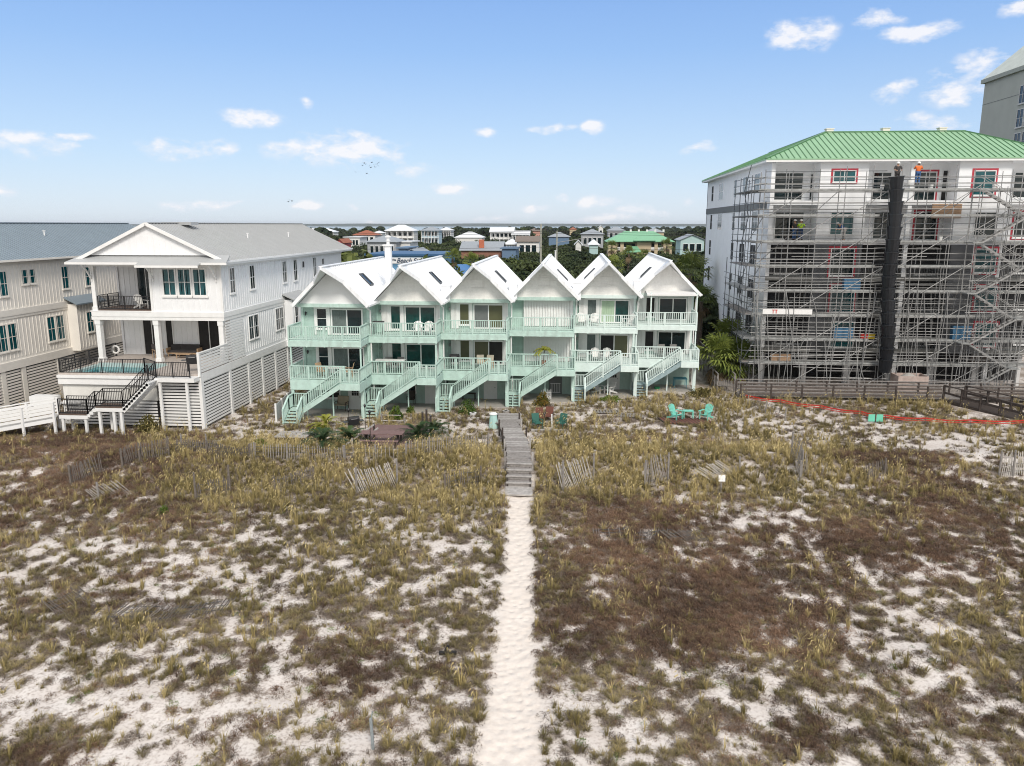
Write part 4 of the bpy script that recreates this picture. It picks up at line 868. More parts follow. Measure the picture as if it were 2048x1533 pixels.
# ================================================================== apartment building under repair
def condo():
    XL, XR, YF, YB = 16.3, 40.0, 68.8, 101.0; O = (XL, YF, 0)
    FZ = [3.2, 6.3, 9.4, 12.4, 15.7, 19.0]
    t = thing('apartment_building', 'white five-storey apartment building under repair with a green metal roof', 'apartment building', O)
    def B(): return MB(O)
    YR = YF + 2.1
    w = B(); w.box(XL, XL + .25, YF + .35, YB, 2.9, 19); w.box(XL, XR, YB - .3, YB, 0, 19); w.box(XL + .3, XR, YR, YR + .3, 2.9, 19)
    w.build('wall', stucco, t)
    lo = B(); lo.box(XL + .26, XR, YR - .06, YR - .003, 2.9, 12.1); lo.build('unfinished_wall', mat('bare_grey_render', (.045, .045, .05), .9, .5, .9, dirt=.4), t)  # near-black sheet: recess shade painted over the unfinished lower floors
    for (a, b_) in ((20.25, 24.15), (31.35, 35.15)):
        k = B(); k.box(a, b_, YF, YR, 12.1, 19); k.build('projecting_bay', stucco, t); k = B(); k.box(a, b_, YF, YR, 2.9, 12.1); k.build('unfinished_bay', mat('primed_grey_render', (.15, .155, .165), .9, .4, .6, dirt=.3), t)  # lower bays: scaffold shade mixed into the grey of the render
    bd = B(); Face('L', XL).box(bd, YF + 1.0, YB + .05, 0, .06, 15.0, 15.65); bd.build('grey_band', bandg, t)
    so = B(); so.box(XL - .5, XR + .5, YF - .5, YB + .5, 18.82, 18.94); so.build('soffit', stucco, t)
    fa = B(); fa.box(XL - .65, XR + .6, YF - .65, YF - .58, 18.8, 19.06); fa.box(XL - .65, XL - .58, YF - .58, YB + .6, 18.8, 19.06); fa.build('fascia', white, t)
    # balconies: slabs, ceilings, corner columns
    for (a, b_) in ((XL, 20.25), (24.15, 31.35), (35.15, XR)):
        for k, z in enumerate(FZ[:5]):
            s = B(); s.box(a + .01, b_ - .01, YF - .05, YR, z - .34, z); s.build('balcony_slab', stucco if k > 3 else (stuccoshade if k > 2 else mat('raw_concrete_slab', (.22, .22, .21), .9, .35, 1, dirt=.4)), t)  # lower slabs coloured darker to carry the shade of the recesses
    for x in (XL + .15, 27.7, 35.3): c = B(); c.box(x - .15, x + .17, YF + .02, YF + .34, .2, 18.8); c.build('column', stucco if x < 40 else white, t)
    # parking level
    pk = B(); pk.box(XL + .6, XR, YF + 3.5, YF + 3.7, 0, 2.9); pk.box(XL + 1.4, XL + 1.6, YF + 3.7, YB - 8, 0, 2.9); pk.build('dark_void', darkint, t)  # near-black walls stand in for the shade of the parking level
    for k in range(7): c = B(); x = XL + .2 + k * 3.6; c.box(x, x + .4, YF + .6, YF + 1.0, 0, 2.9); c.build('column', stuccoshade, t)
    for k in range(5): c = B(); y = YF + 5 + k * 5; c.box(XL + .02, XL + .4, y, y + .4, 0, 2.9); c.build('column', stuccoshade, t)
    bk = B(); bk.box(XL - .02, XL + .3, YB - 8, YB, 0, 2.9); bk.build('wall', stucco, t)
    # roof
    rf = B(); e = 19.06; rz = 21.8; y0, y1, yr = YF - .68, YB + .65, YF + 5.85; x0, x1, xl, xr = XL - .68, XR + .6, XL + 5.85, XR - 5.9
    def S(*p): rf.slab(list(p), .1)
    S((x0, y0, e), (x1, y0, e), (xr, yr, rz), (xl, yr, rz)); S((x0, y1, e), (x0, y0, e), (xl, yr, rz), (xl, y1 - 6.5, rz)); S((x1, y0, e), (x1, y1, e), (xr, y1 - 6.5, rz), (xr, yr, rz))
    S((xl, yr, rz), (xr, yr, rz), (xr - 5.8, yr + 5.8, e + .3), (xl + 5.8, yr + 5.8, e + .3)); S((xl, yr, rz), (xl + 5.8, yr + 5.8, e + .3), (xl + 5.8, y1, e), (xl, y1 - 6.5, rz)); S((x0, y1, e), (xl, y1 - 6.5, rz), (xl + 5.8, y1, e))
    S((xr, yr, rz), (xr, y1 - 6.5, rz), (xr - 5.8, y1, e), (xr - 5.8, yr + 5.8, e + .3))
    def zfront(y): return e + (rz - e) * (y - y0) / (yr - y0)
    rfo = rf.build('roof', roofgreen, t)
    sm = B(); x = x0 + .4
    while x < x1:
        yt = min(yr, y0 + (x - x0), y0 + (x1 - x)); sm.bar((x, y0, e + .02), (x, yt, zfront(yt) + .02), .05, .07); x += .48
    y = y0 + .4
    while y < y1:
        xt = min(xl, x0 + (y - y0), x0 + (y1 - y)); sm.bar((x0, y, e + .02), (xt, y, e + (rz - e) * (xt - x0) / (xl - x0) + .02), .05, .07); y += .48
    sm.bar((x0, y0, e + .03), (xl, yr, rz + .03), .2, .1); sm.bar((x1, y0, e + .03), (xr, yr, rz + .03), .2, .1); sm.bar((xl, yr, rz + .03), (xr, yr, rz + .03), .22, .1); sm.bar((xl, yr, rz + .03), (xl, y1 - 6.5, rz + .03), .22, .1)
    sm.build('standing_seams', mat('dark_green_seams', (.09, .22, .10), .45, .1), rfo)
    for u in (1658, 1770, 1883): p = aty(u, 266, yr + .2); v_ = B(); v_.box(p[0] - .3, p[0] + .3, p[1] - .3, p[1] + .3, rz - .1, rz + .28); v_.box(p[0] - .36, p[0] + .36, p[1] - .36, p[1] + .36, rz + .28, rz + .34); v_.build('ridge_vent', beiget, rfo)
    # openings: (face plane, u0, u1, floor, sill, head, frame colour, glass, columns)
    wrd = mat('white_window_frame', (.75, .76, .76), .5, .05)
    def win(yp, u0, u1, fl, s, h, fm, gm, cols=2, tape=False):
        vv = {4: 350, 3: 440, 2: 520, 1: 605, 0: 670}[fl]
        a0 = aty(u0, vv, yp)[0]; a1 = aty(u1, vv, yp)[0]; fc = Face('F', yp); z0 = FZ[fl] + s; z1 = FZ[fl] + h
        wd = window(t, O, fc, a0, a1, z0, z1, fm, gm, cols, 2 if h - s < 1.7 and cols > 1 else 1, .08, .07)
        if tape:
            r_ = B(); g = .09; q = .15
            for (p0, p1, p2, p3) in ((a0 - g - q, a0 - g, z0 - g - q, z1 + g + q), (a1 + g, a1 + g + q, z0 - g - q, z1 + g + q), (a0 - g, a1 + g, z1 + g, z1 + g + q), (a0 - g, a1 + g, z0 - g - q, z0 - g)): fc.box(r_, p0, p1, .0, .02, p2, p3)
            r_.build('red_flashing', redframe, wd)
    for fl in range(5):
        top = fl == 4
        win(YR, 1551, 1606, fl, .15, 2.35, wrd, glass if fl > 2 else darkint, 2, fl == 2)
        win(YR, 1622, 1636, fl, .15, 2.25, wrd, glass, 1)
        if top: win(YF, 1668, 1710, fl, 1.55, 2.35, wrd, glasst, 2, True)
        else: win(YF, 1662, 1706, fl, .55 if fl == 3 else .15, 2.3, wrd, [glasst, glasst, glass, glasst][fl], 2, fl in (2, 1))
        win(YR, 1748, 1782, fl, .15, 2.35, wrd, glass if fl > 1 else darkint, 2, fl == 2)
        win(YR, 1832, 1872, fl, .1, 2.35, wrd, glass if fl != 1 else curtain, 2, fl in (4, 3))
        win(YR, 1886, 1914, fl, .05, 2.5, wrd, darkint, 1)
        win(YF, 1950, 1990, fl, .45, 2.3, wrd, [glasst, glasst, glasst, glass, glasst][fl], 2, fl in (4, 2, 0, 1))
        win(YR, 2030, 2062, fl, .3, 2.3, wrd, glass, 2, fl in (3,))
    fl_ = Face('L', XL)
    for fl in range(5):
        for (y, wd, n) in ((96.6, 1.2, 1), (90.4, 2.4, 2), (83.0, 1.3, 1), (77.8, 2.2, 2), (73.0, 2.0, 2)):
            if fl < 3 and n == 2 and y > 90: continue
            tl = fl >= 3 and y < 92
            window(t, O, fl_, y, y + wd, FZ[fl] + .8, FZ[fl] + 2.5, stucco, glass if tl else darkint, n, 2, .05, .02, sill=False)
    pl = B(); p = aty(1862, 418, YF + .1); q = aty(1921, 418, YF + .1); pl.box(p[0], q[0], YF - .12, YF - .06, 14.25, 15.4); pl.build('plywood_sheet', mat('plywood', (.46, .30, .19), .8, .12, 1.5), t)
    # grey dust screens and railings on the unfinished balconies
    for (a, b_) in ((XL + .4, 20.2), (24.2, 27.5), (28.0, 31.3), (35.5, XR)):
        for k in (0, 1, 2):
            r_ = B(); rail_mb(r_, (a, YF + .1, FZ[k]), (b_, YF + .1, FZ[k]), 1.05, .13, .02, (.05, .05), .08, .04, nposts=2); r_.build('balcony_railing', greyscreen, t)
    HARD.append((XL - 1, 42, YF - 1, 110))
condo()
def tower():
    YN, YFR = 92, 125
    p0 = aty(1957, 280, YFR); x0 = p0[0]; zt = aty(1962, 168, YFR)[2]; O = (x0, YN, 0); t = thing('condo_tower', 'tall grey concrete condominium tower rising behind the green roof', 'apartment building', O)
    w = MB(O); w.box(x0, x0 + 30, YN, YFR, 0, zt); w.build('wall', mat('grey_render', (.43, .44, .40), .85, .06, .5), t)
    c = MB(O); c.box(x0 - .4, x0 + 30, YN - .4, YFR + .4, zt, zt + .55); c.build('cornice', mat('grey_green_trim', (.36, .38, .34), .7, .1), t)
    r_ = MB(O); r_.slab([(x0 - .35, YFR + .3, zt + .57), (x0 - .35, YN, zt + .57), (x0 + 4.5, YN, zt + 5.6), (x0 + 4.5, YFR - 3, zt + 5.6)], .3); r_.slab([(x0 + 30, YFR + .3, zt + .57), (x0 - .35, YFR + .3, zt + .57), (x0 + 4.5, YFR - 3, zt + 5.6), (x0 + 30, YFR - 3, zt + 5.6)], .3); r_.build('mansard_roof', mat('pale_green_grey_roof', (.58, .62, .56), .6, .12, 1), t)
    fc = Face('L', x0); dg = mat('dark_blue_glass', (.01, .03, .06), .08, .2); z = zt - 4.2
    while z > 14:
        for (a, wd) in ((113.6, 1.5), (110.6, 2.6), (106, 2.6)): window(t, O, fc, a, a + wd, z, z + 2.2, stuccoshade, dg, 2, 2, .1, .1)
        z -= 3.05
    k = MB(O); k.box(x0 - .3, x0, YFR - 1, YFR - .7, 22, 22.5); k.build('wall_lamp', galvd, t)
    for z in (zt - 3, zt - 9): k = MB(O); k.box(x0 - .03, x0, YN, YFR, z, z + .05); k.build('expansion_joint', bandg, t)
tower()

# ================================================================== scaffolding
LV = [2.4, 4.4, 6.4, 8.4, 10.4, 12.35, 14.4, 16.4]
SR = random.Random(5)
def scaffolding():
    O = (15.2, 65.6, 0); t = thing('scaffolding', 'steel pipe scaffolding with planked lifts wrapped around the apartment building', 'scaffolding', O)
    def B(): return MB(O)
    Y0, Y1 = 65.7, 67.3; xs = [15.1 + 2.1 * k for k in range(12)]
    for k, x in enumerate(xs):
        for j, y in enumerate((Y0, Y1)):
            o = B(); dx = SR.uniform(-.06, .06); o.tube((x, y, .1), (x + dx, y, 18.4 - .5 * SR.random()), .036, n=6); o.build('standard', galv, t)
    for k in range(22):      # short extra uprights on the lower lifts
        x = 15.4 + k * 1.04 + SR.uniform(-.25, .25); za = SR.choice([.1, .1, 2.4, 4.4]); o = B(); o.tube((x, Y0 + SR.choice([-.1, .5, 1.2]), za), (x + SR.uniform(-.3, .3), Y0 + SR.choice([-.1, .4]), za + SR.choice([4.1, 6.2, 8.2])), .028, n=5); o.build('standard', galv, t)
    for k in range(26):
        x = SR.uniform(15.2, 35.5); z1 = SR.choice([4.4, 6.4, 8.4, 8.4]); z0 = SR.choice([.1, .1, 2.4]); o = B(); o.tube((x, Y0 - SR.uniform(.1, .8), z0), (x + SR.choice([-1, 1]) * SR.uniform(.3, 1.1), Y0 - .08, z1), .028, n=5); o.build('raking_prop', galv, t)
    for k in range(20):
        z = SR.uniform(.8, 8); x = SR.uniform(15, 33); o = B(); o.tube((x, Y0 - .05, z), (x + SR.uniform(3, 6), Y0 - .05, z + SR.uniform(-.15, .15)), .026, n=5); o.build('guard_rail', galv, t)
    for k in range(9):       # doubled light uprights, a little out of plumb
        x = 15.6 + k * 2.35 + SR.uniform(-.2, .2); z1 = SR.choice([8.5, 10.5, 12.4, 6.5]); o = B(); o.tube((x, Y0 - .35, .1), (x - .25 + SR.uniform(-.25, .2), Y0 - .1, z1), .03, n=6); o.build('standard', galv, t)
        o = B(); o.tube((x + .7, Y0 - .9, .1), (x + .35, Y0 - .1, SR.choice([4.5, 6.5, 8.5])), .03, n=6); o.build('raking_prop', galv, t)
    for zi, z in enumerate(LV):
        p = B(); p.box(xs[0] - .4, 24.2 if zi > 0 else 38.4, Y0 + .06, Y1 - .08, z, z + .07); p.box(xs[0] - .4, 24.2 if zi > 0 else 38.4, Y0 - .0, Y0 + .04, z - .02, z + .14)
        if zi > 0: p.box(25.9, 38.4, Y0 + .06, Y1 - .08, z, z + .07); p.box(25.9, 38.4, Y0, Y0 + .04, z - .02, z + .14)
        p.build('platform', plank, t)
        for y in (Y0 - .03, Y1 + .03):
            for dz in (-.08, .55, 1.05):
                o = B(); o.tube((xs[0] - .5, y, z + dz), (38.4, y, z + dz), .027, n=5); o.build('ledger', galv, t)
        for dz in (.3, .8, 1.45): o = B(); xa = xs[0] + SR.uniform(-.6, 3); o.tube((xa, Y0 - .06, z + dz), (xa + SR.uniform(9, 19), Y0 - .06, z + dz + SR.uniform(-.05, .05)), .024, n=5); o.build('guard_rail', galvd if zi > 4 else galv, t)  # top rails coloured dark for their silhouette against the white walls
        o = B()
        for x in xs: o.tube((x, Y0, z - .05), (x, Y1, z - .05), .03, n=5)
        o.build('transoms', galv, t)
    for zi in range(-1, 7):   # long diagonal braces rising to the right
        z0 = LV[zi] if zi >= 0 else .4; 
        for k in ((zi * 2) % 3, (zi * 2) % 3 + 3, (zi * 2) % 3 + 6, (zi * 2) % 3 + 9):
            if k + 2 < len(xs):
                o = B(); o.tube((xs[k] + .2, Y0 - .07, z0 - .1), (xs[k + 2] - .2, Y0 - .07, z0 + 2.4), .034, n=6); o.build('diagonal_brace', galv, t)
        for k in (1, 5, 8):
            o = B(); kk = (k + zi) % 9; o.tube((xs[kk], Y1 + .1, z0), (xs[kk + 1], Y1 + .1, z0 + 2), .028, n=5); o.build('diagonal_brace', galv, t)
    for k in range(10):       # short steep braces
        x = 16 + k * 2.1 + SR.uniform(-.3, .3); z = SR.choice([.4, 2.4, 4.4, 6.4]); o = B(); o.tube((x, Y0 - .12, z), (x + SR.choice([-.7, .8, .5]), Y0 - .12, z + 2.05), .028, n=5); o.build('diagonal_brace', galv, t)
    # return along the side wall, silhouette darkness painted into its steel colour
    for y in (65.7, 67.9, 70.1, 72.3, 74.5):
        for x in (14.0, 15.15):
            if y == 65.7 and x > 15: continue
            if y > 67 and x > 15: pass
            o = B(); o.tube((x - .0, y, .1), (x + .1, y, 17.6 if y < 73 else 10.8), .034, n=6); o.build('standard', galvd, t)
    for zi, z in enumerate(LV):
        ye = 74.7 if zi < 4 else 72.4
        p = B(); p.box(14.1, 15.1, 65.9, ye, z, z + .06); p.build('platform', plank if zi % 2 else greywood, t)
        for x in (13.97, 15.2):
            for dz in (.0, .55, 1.05):
                o = B(); o.tube((x, 65.5, z + dz), (x, ye, z + dz), .026, n=5); o.build('side_rail', galvd, t)
        o = B(); o.tube((13.97, 65.7, z + .03), (15.1, 65.7, z + .03), .028, n=5); o.tube((13.97, 65.7, z + 1.05), (15.1, 65.7, z + 1.05), .028, n=5)
        for y in (67.9, 70.1, 72.3): o.tube((13.97, y, z - .04), (15.1, y, z - .04), .026, n=5)
        o.build('transoms', galvd, t)
        o = B(); o.tube((13.96, 65.7 + (zi % 2) * 2.2, z), (13.96, 67.9 - (zi % 2) * 2.2, z + 2), .03, n=5); o.build('diagonal_brace', galvd, t)
        if zi < 6: o = B(); o.tube((14.0, 65.66, z), (15.1, 65.66, z + 2), .03, n=5); o.build('diagonal_brace', galvd, t)
    # stair tower
    x0, x1 = 31.6, 34.9; y0, y1 = 64.3, 65.5
    for x in (x0 - .6, x0 + 1.4, x1 - .9, x1 + .5):
        for y in (y0, y1): o = B(); o.tube((x, y, .1), (x, y, 16.6), .034, n=6); o.build('standard', galv, t)
    zz = .3
    for k, z in enumerate(LV):
        up = k % 2 == 0; a = x0 if up else x1; b_ = x1 if up else x0; s = B(); z0 = zz; ya, yb = (y0 + .05, y0 + .55) if up else (y0 + .62, y1 - .05)
        for y in (ya, yb): s.bar((a, y, z0), (b_, y, z), .05, .13); s.bar((a, y, z0 + .9), (b_, y, z + .9), .035, .035)
        for j in range(1, 9): f = j / 9; s.box(a + (b_ - a) * f - .13, a + (b_ - a) * f + .13, ya, yb, z0 + (z - z0) * f - .02, z0 + (z - z0) * f + .02)
        s.build('stair_flight', galv, t)
        l = B(); l.box(b_ - (.0 if up else .7), b_ + (.7 if up else .0), y0, y1, z - .04, z + .04); l.build('landing', plank, t); zz = z
        for y in (y0,): o = B(); o.tube((x0 - .7, y, z + 1), (x1 + .7, y, z + 1), .026, n=5); o.tube((x0 - .7, y, z + .5), (x1 + .7, y, z + .5), .026, n=5); o.build('guard_rail', galv, t)
    # intermediate working plank under the eaves
    o = B(); o.box(26.2, 29.6, Y0 + .5, Y0 + 1.0, 16.78, 16.84); o.build('platform', plank, t)
    bn = B(); a = aty(1525, 629, Y0 - .1); b_ = aty(1624, 629, Y0 - .1); bn.box(a[0], b_[0], Y0 - .12, Y0 - .09, 6.5, 6.92); bno = bn.build('banner', white, t)
    q = B(); c = aty(1549, 629, Y0 - .1)[0]; 
    q.box(c - .22, c + .22, Y0 - .135, Y0 - .125, 6.82, 6.88); q.box(c - .16, c - .1, Y0 - .135, Y0 - .125, 6.56, 6.82); q.box(c + .08, c + .15, Y0 - .135, Y0 - .125, 6.56, 6.82); q.build('red_mark', redtape, bno)
    HARD.append((13.3, 38, 64, 69))
scaffolding()
def chute():
    top = aty(1793, 353, 64.9); bot = aty(1769, 742, 64.9); t = thing('debris_chute', 'long black rubber debris chute hanging down the front of the scaffolding', 'debris chute', (bot[0], 64.9, 0)); O = (bot[0], 64.9, 0)
    n = 16; T = Vector(top); Bt = Vector(bot)
    def P(f): p = T.lerp(Bt, f); return p + Vector((.10 * math.sin(f * 9), .06 * math.sin(f * 14), 0))
    for k in range(n):
        a = P(k / n); b_ = P((k + 1.12) / n); s = MB(O); s.tube(a, b_, .56, .42, 14); s.tube(a, a + (b_ - a) * .08, .60, .60, 14); s.build('chute_section', chute_m, t, smooth=False)
    r_ = MB(O)
    for s_ in (-.5, .5): r_.tube((T.x + s_, 64.9, T.z - .1), (Bt.x + s_, 64.9, Bt.z + .6), .02, n=5)
    r_.build('chain', galvd, t)
    h = MB((0, 0, 0)); a = at(1740, 773, .3); bx = thing('plywood_box', 'tan plywood debris bin under the black chute', 'bin', (27.4, 64.4, 0)); s = MB((27.4, 64.4, 0)); s.box(26.2, 26.26, 64.0, 65.6, .3, 1.75); s.box(28.5, 28.56, 64.0, 65.6, .3, 1.75); s.box(26.26, 28.5, 64.0, 64.06, .3, 1.75); s.box(26.26, 28.5, 65.54, 65.6, .3, 1.75); s.box(26.26, 28.5, 64.06, 65.54, .3, .4); s.build('panels', mat('plywood_pale', (.45, .36, .32), .85, .2, 3), bx)
    s = MB((27.4, 64.4, 0)); s.lathe((27.3, 64.8, 1.2), [(.9, 0), (.7, .35), (.3, .6), (.05, .7)], 9); s.build('rubble', concrete, bx)
chute()

# ------------------------------------------------------------------ people on the scaffolding
def person(label, loc, rz, joints, top_m, leg_m, hat_m, scale=1.0, vest=None):
    """joints: dict name -> (x,y,z) in a frame where the person faces -Y, feet at z = 0"""
    t = thing('person', label, 'person', loc, rz)
    J = dict(pel=(0, 0, .95), chest=(0, 0, 1.32), neck=(0, 0, 1.47), head=(0, -.01, 1.60), crown=(0, -.01, 1.70), shl=(-.19, 0, 1.40), ell=(-.27, -.02, 1.13), hal=(-.27, -.12, .90), shr=(.19, 0, 1.40), elr=(.27, -.02, 1.13), har=(.27, -.12, .90),
             hpl=(-.1, 0, .92), knl=(-.11, -.02, .50), anl=(-.11, .02, .08), tol=(-.12, -.15, .03), hpr=(.1, 0, .92), knr=(.11, -.02, .50), anr=(.11, .02, .08), tor=(.12, -.15, .03))
    J.update(joints); RAD = dict(pel=.15, chest=.16, neck=.065, head=.10, crown=.075, shl=.075, ell=.05, hal=.04, shr=.075, elr=.05, har=.04, hpl=.10, knl=.07, anl=.05, tol=.04, hpr=.10, knr=.07, anr=.05, tor=.04)
    E = [('pel', 'chest'), ('chest', 'neck'), ('neck', 'head'), ('head', 'crown'), ('chest', 'shl'), ('shl', 'ell'), ('ell', 'hal'), ('chest', 'shr'), ('shr', 'elr'), ('elr', 'har'), ('pel', 'hpl'), ('hpl', 'knl'), ('knl', 'anl'), ('anl', 'tol'), ('pel', 'hpr'), ('hpr', 'knr'), ('knr', 'anr'), ('anr', 'tor')]
    def skin(nm, keys, m, fat=0):
        ks = [k for k in keys]; me = bpy.data.meshes.new(nm); me.from_pydata([J[k] for k in ks], [(ks.index(a), ks.index(b)) for a, b in E if a in ks and b in ks], [])
        o = bpy.data.objects.new(nm, me); C.objects.link(o); o.parent = t; md = o.modifiers.new('skin', 'SKIN')
        for i, k in enumerate(ks): r_ = RAD[k] + fat; me.skin_vertices[0].data[i].radius = (r_, r_ * .85 if k in ('chest', 'pel') else r_)
        me.skin_vertices[0].data[0].use_root = True; sb = o.modifiers.new('smooth', 'SUBSURF'); sb.levels = sb.render_levels = 2; me.materials.append(m)
        return o
    body = skin('body', list(J.keys()), mat('skin', (.42, .25, .17), .6, .1))
    skin('shirt', ['pel', 'chest', 'shl', 'ell', 'shr', 'elr'], top_m, .018)
    skin('trousers', ['pel', 'hpl', 'knl', 'anl', 'hpr', 'knr', 'anr'], leg_m, .016)
    for a in ('tol', 'tor'):
        b_ = MB(); p = Vector(J[a]); q = Vector(J['an' + a[-1]]); b_.tube((q.x, q.y + .04, q.z - .04), (p.x, p.y - .03, p.z + .01), .055, .045, 8); b_.build('boot', darkint, t)
    h = MB(); c = Vector(J['crown']); h.lathe((c.x, c.y, c.z - .07), [(.135, 0), (.13, .05), (.11, .1), (.07, .14), (.01, .155)], 12); h.box(c.x - .08, c.x + .08, c.y - .19, c.y - .1, c.z - .075, c.z - .055); h.build('hard_hat', hat_m, t)
    t.scale = (scale,) * 3
    return t
hv = mat('hi_vis_yellow', (.50, .80, .04), .7, .05); org = mat('hi_vis_orange', (.72, .16, .03), .7, .05); jean = mat('blue_denim', (.05, .12, .28), .9, .15); navy = mat('navy_cloth', (.015, .05, .14), .9, .1); khaki = mat('grey_cloth', (.26, .25, .24), .9, .1)
whh = wplastic
p = aty(1603, 440, 70.0); person('worker in a hi-vis yellow shirt standing on an upper balcony', (p[0], 70.0, 12.42), R(150), dict(ell=(-.30, -.10, 1.15), hal=(-.15, -.3, 1.1)), hv, navy, whh)
p = aty(1592, 440, 70.3); person('worker in blue jeans standing beside the hi-vis yellow worker', (p[0] - .1, 70.2, 12.42), R(30), {}, darkcloth, jean, whh)
p = aty(1690, 440, 66.5); person('worker in a navy shirt bending forward in front of an upper window', (p[0], 66.5, 12.45), R(-80), dict(chest=(0, -.28, 1.18), neck=(0, -.42, 1.27), head=(0, -.52, 1.33), crown=(0, -.58, 1.40), shl=(-.19, -.32, 1.2), shr=(.19, -.32, 1.2), ell=(-.26, -.42, .95), hal=(-.2, -.6, .85), elr=(.26, -.42, .95), har=(.2, -.6, .85)), navy, khaki, whh)
p = aty(1836, 350, 66.4); person('worker in an orange vest standing just under the green eaves', (p[0], 66.4, 16.86), R(170), dict(ell=(-.32, -.12, 1.2), hal=(-.28, -.3, 1.35), elr=(.3, -.15, 1.2), har=(.2, -.35, 1.3)), org, jean, whh)
p = aty(1796, 330, 66.5); person('worker in a white hard hat standing at the top of the debris chute', (p[0], 66.45, 16.86), 0, dict(ell=(-.3, -.12, 1.15), hal=(-.15, -.4, 1.05), elr=(.3, -.12, 1.15), har=(.15, -.4, 1.05)), darkcloth, darkcloth, whh)

def bucket(u, v, y, z, label, m=None, s=1.0):
    p = aty(u, v, y); t = thing('bucket', label, 'bucket', (p[0], y, z)); b_ = MB(); b_.lathe((0, 0, 0), [(.13 * s, 0), (.16 * s, .34 * s), (.175 * s, .36 * s), (.15 * s, .37 * s)], 12); b_.build('tub', m or wplastic, t)
    h = MB(); 
    for k in range(6):
        a0 = PI * k / 6; a1 = PI * (k + 1) / 6; h.tube((.16 * s * math.cos(a0), 0, .36 * s + .16 * s * math.sin(a0)), (.16 * s * math.cos(a1), 0, .36 * s + .16 * s * math.sin(a1)), .008, n=5)
    h.build('handle', galvd, t)
bucket(1818, 365, 66.4, 16.86, 'white bucket on the plank left of the worker in orange')
bucket(1764, 378, 66.3, 16.48, 'white bucket on the top lift left of the debris chute')
bucket(1862, 378, 66.2, 16.48, 'white bucket on the top lift right of the worker in orange')
bucket(1988, 380, 66.2, 16.48, 'white bucket below the red-framed top window')
bucket(1882, 466, 66.4, 12.43, 'white bucket on the lift below the plywood sheet')
bucket(1572, 470, 69.6, 12.42, 'dark bucket on the balcony beside the workers', darkcloth)
def crate(u, v, y, z, label, m, w=.9, h=.5, d=.5):
    p = aty(u, v, y); t = thing('material_box', label, 'box', (p[0], y, z)); b_ = MB(); b_.box(-w / 2, w / 2, -d / 2, d / 2, 0, h * .9); b_.build('box_body', m, t); b_ = MB(); b_.box(-w / 2 - .02, w / 2 + .02, -d / 2 - .02, d / 2 + .02, h * .9, h); b_.build('lid', m, t)
tb = mat('blue_tarp', (.05, .15, .27), .5, .2, 3)
crate(1700, 600, 66.5, 6.47 + 2, 'blue covered pallet of materials on a middle lift', tb, 1.3, .9)
crate(1685, 670, 66.5, 4.47, 'blue covered pallet of materials on the second lift', tb, 1.5, .9)
crate(1727, 675, 66.3, 4.47, 'red fuel box beside a yellow one on the second lift', redtape, .6, .4)
crate(1741, 675, 66.3, 4.47, 'yellow box beside the red one on the second lift', mat('yellow_plastic', (.7, .5, .03), .5, .1), .5, .4)
crate(1920, 672, 66.5, 4.47, 'blue wrapped box on the lift right of the chute', tb, 1.4, 1.1)
crate(1560, 724, 66.8, 2.47, 'tan wooden box on the lowest lift', mat('plywood', (.46, .30, .19)), 1.6, .5)
crate(1960, 716, 66.8, 2.47, 'brown wooden box on the lowest lift near the stair tower', darkwood, 1.6, .5)

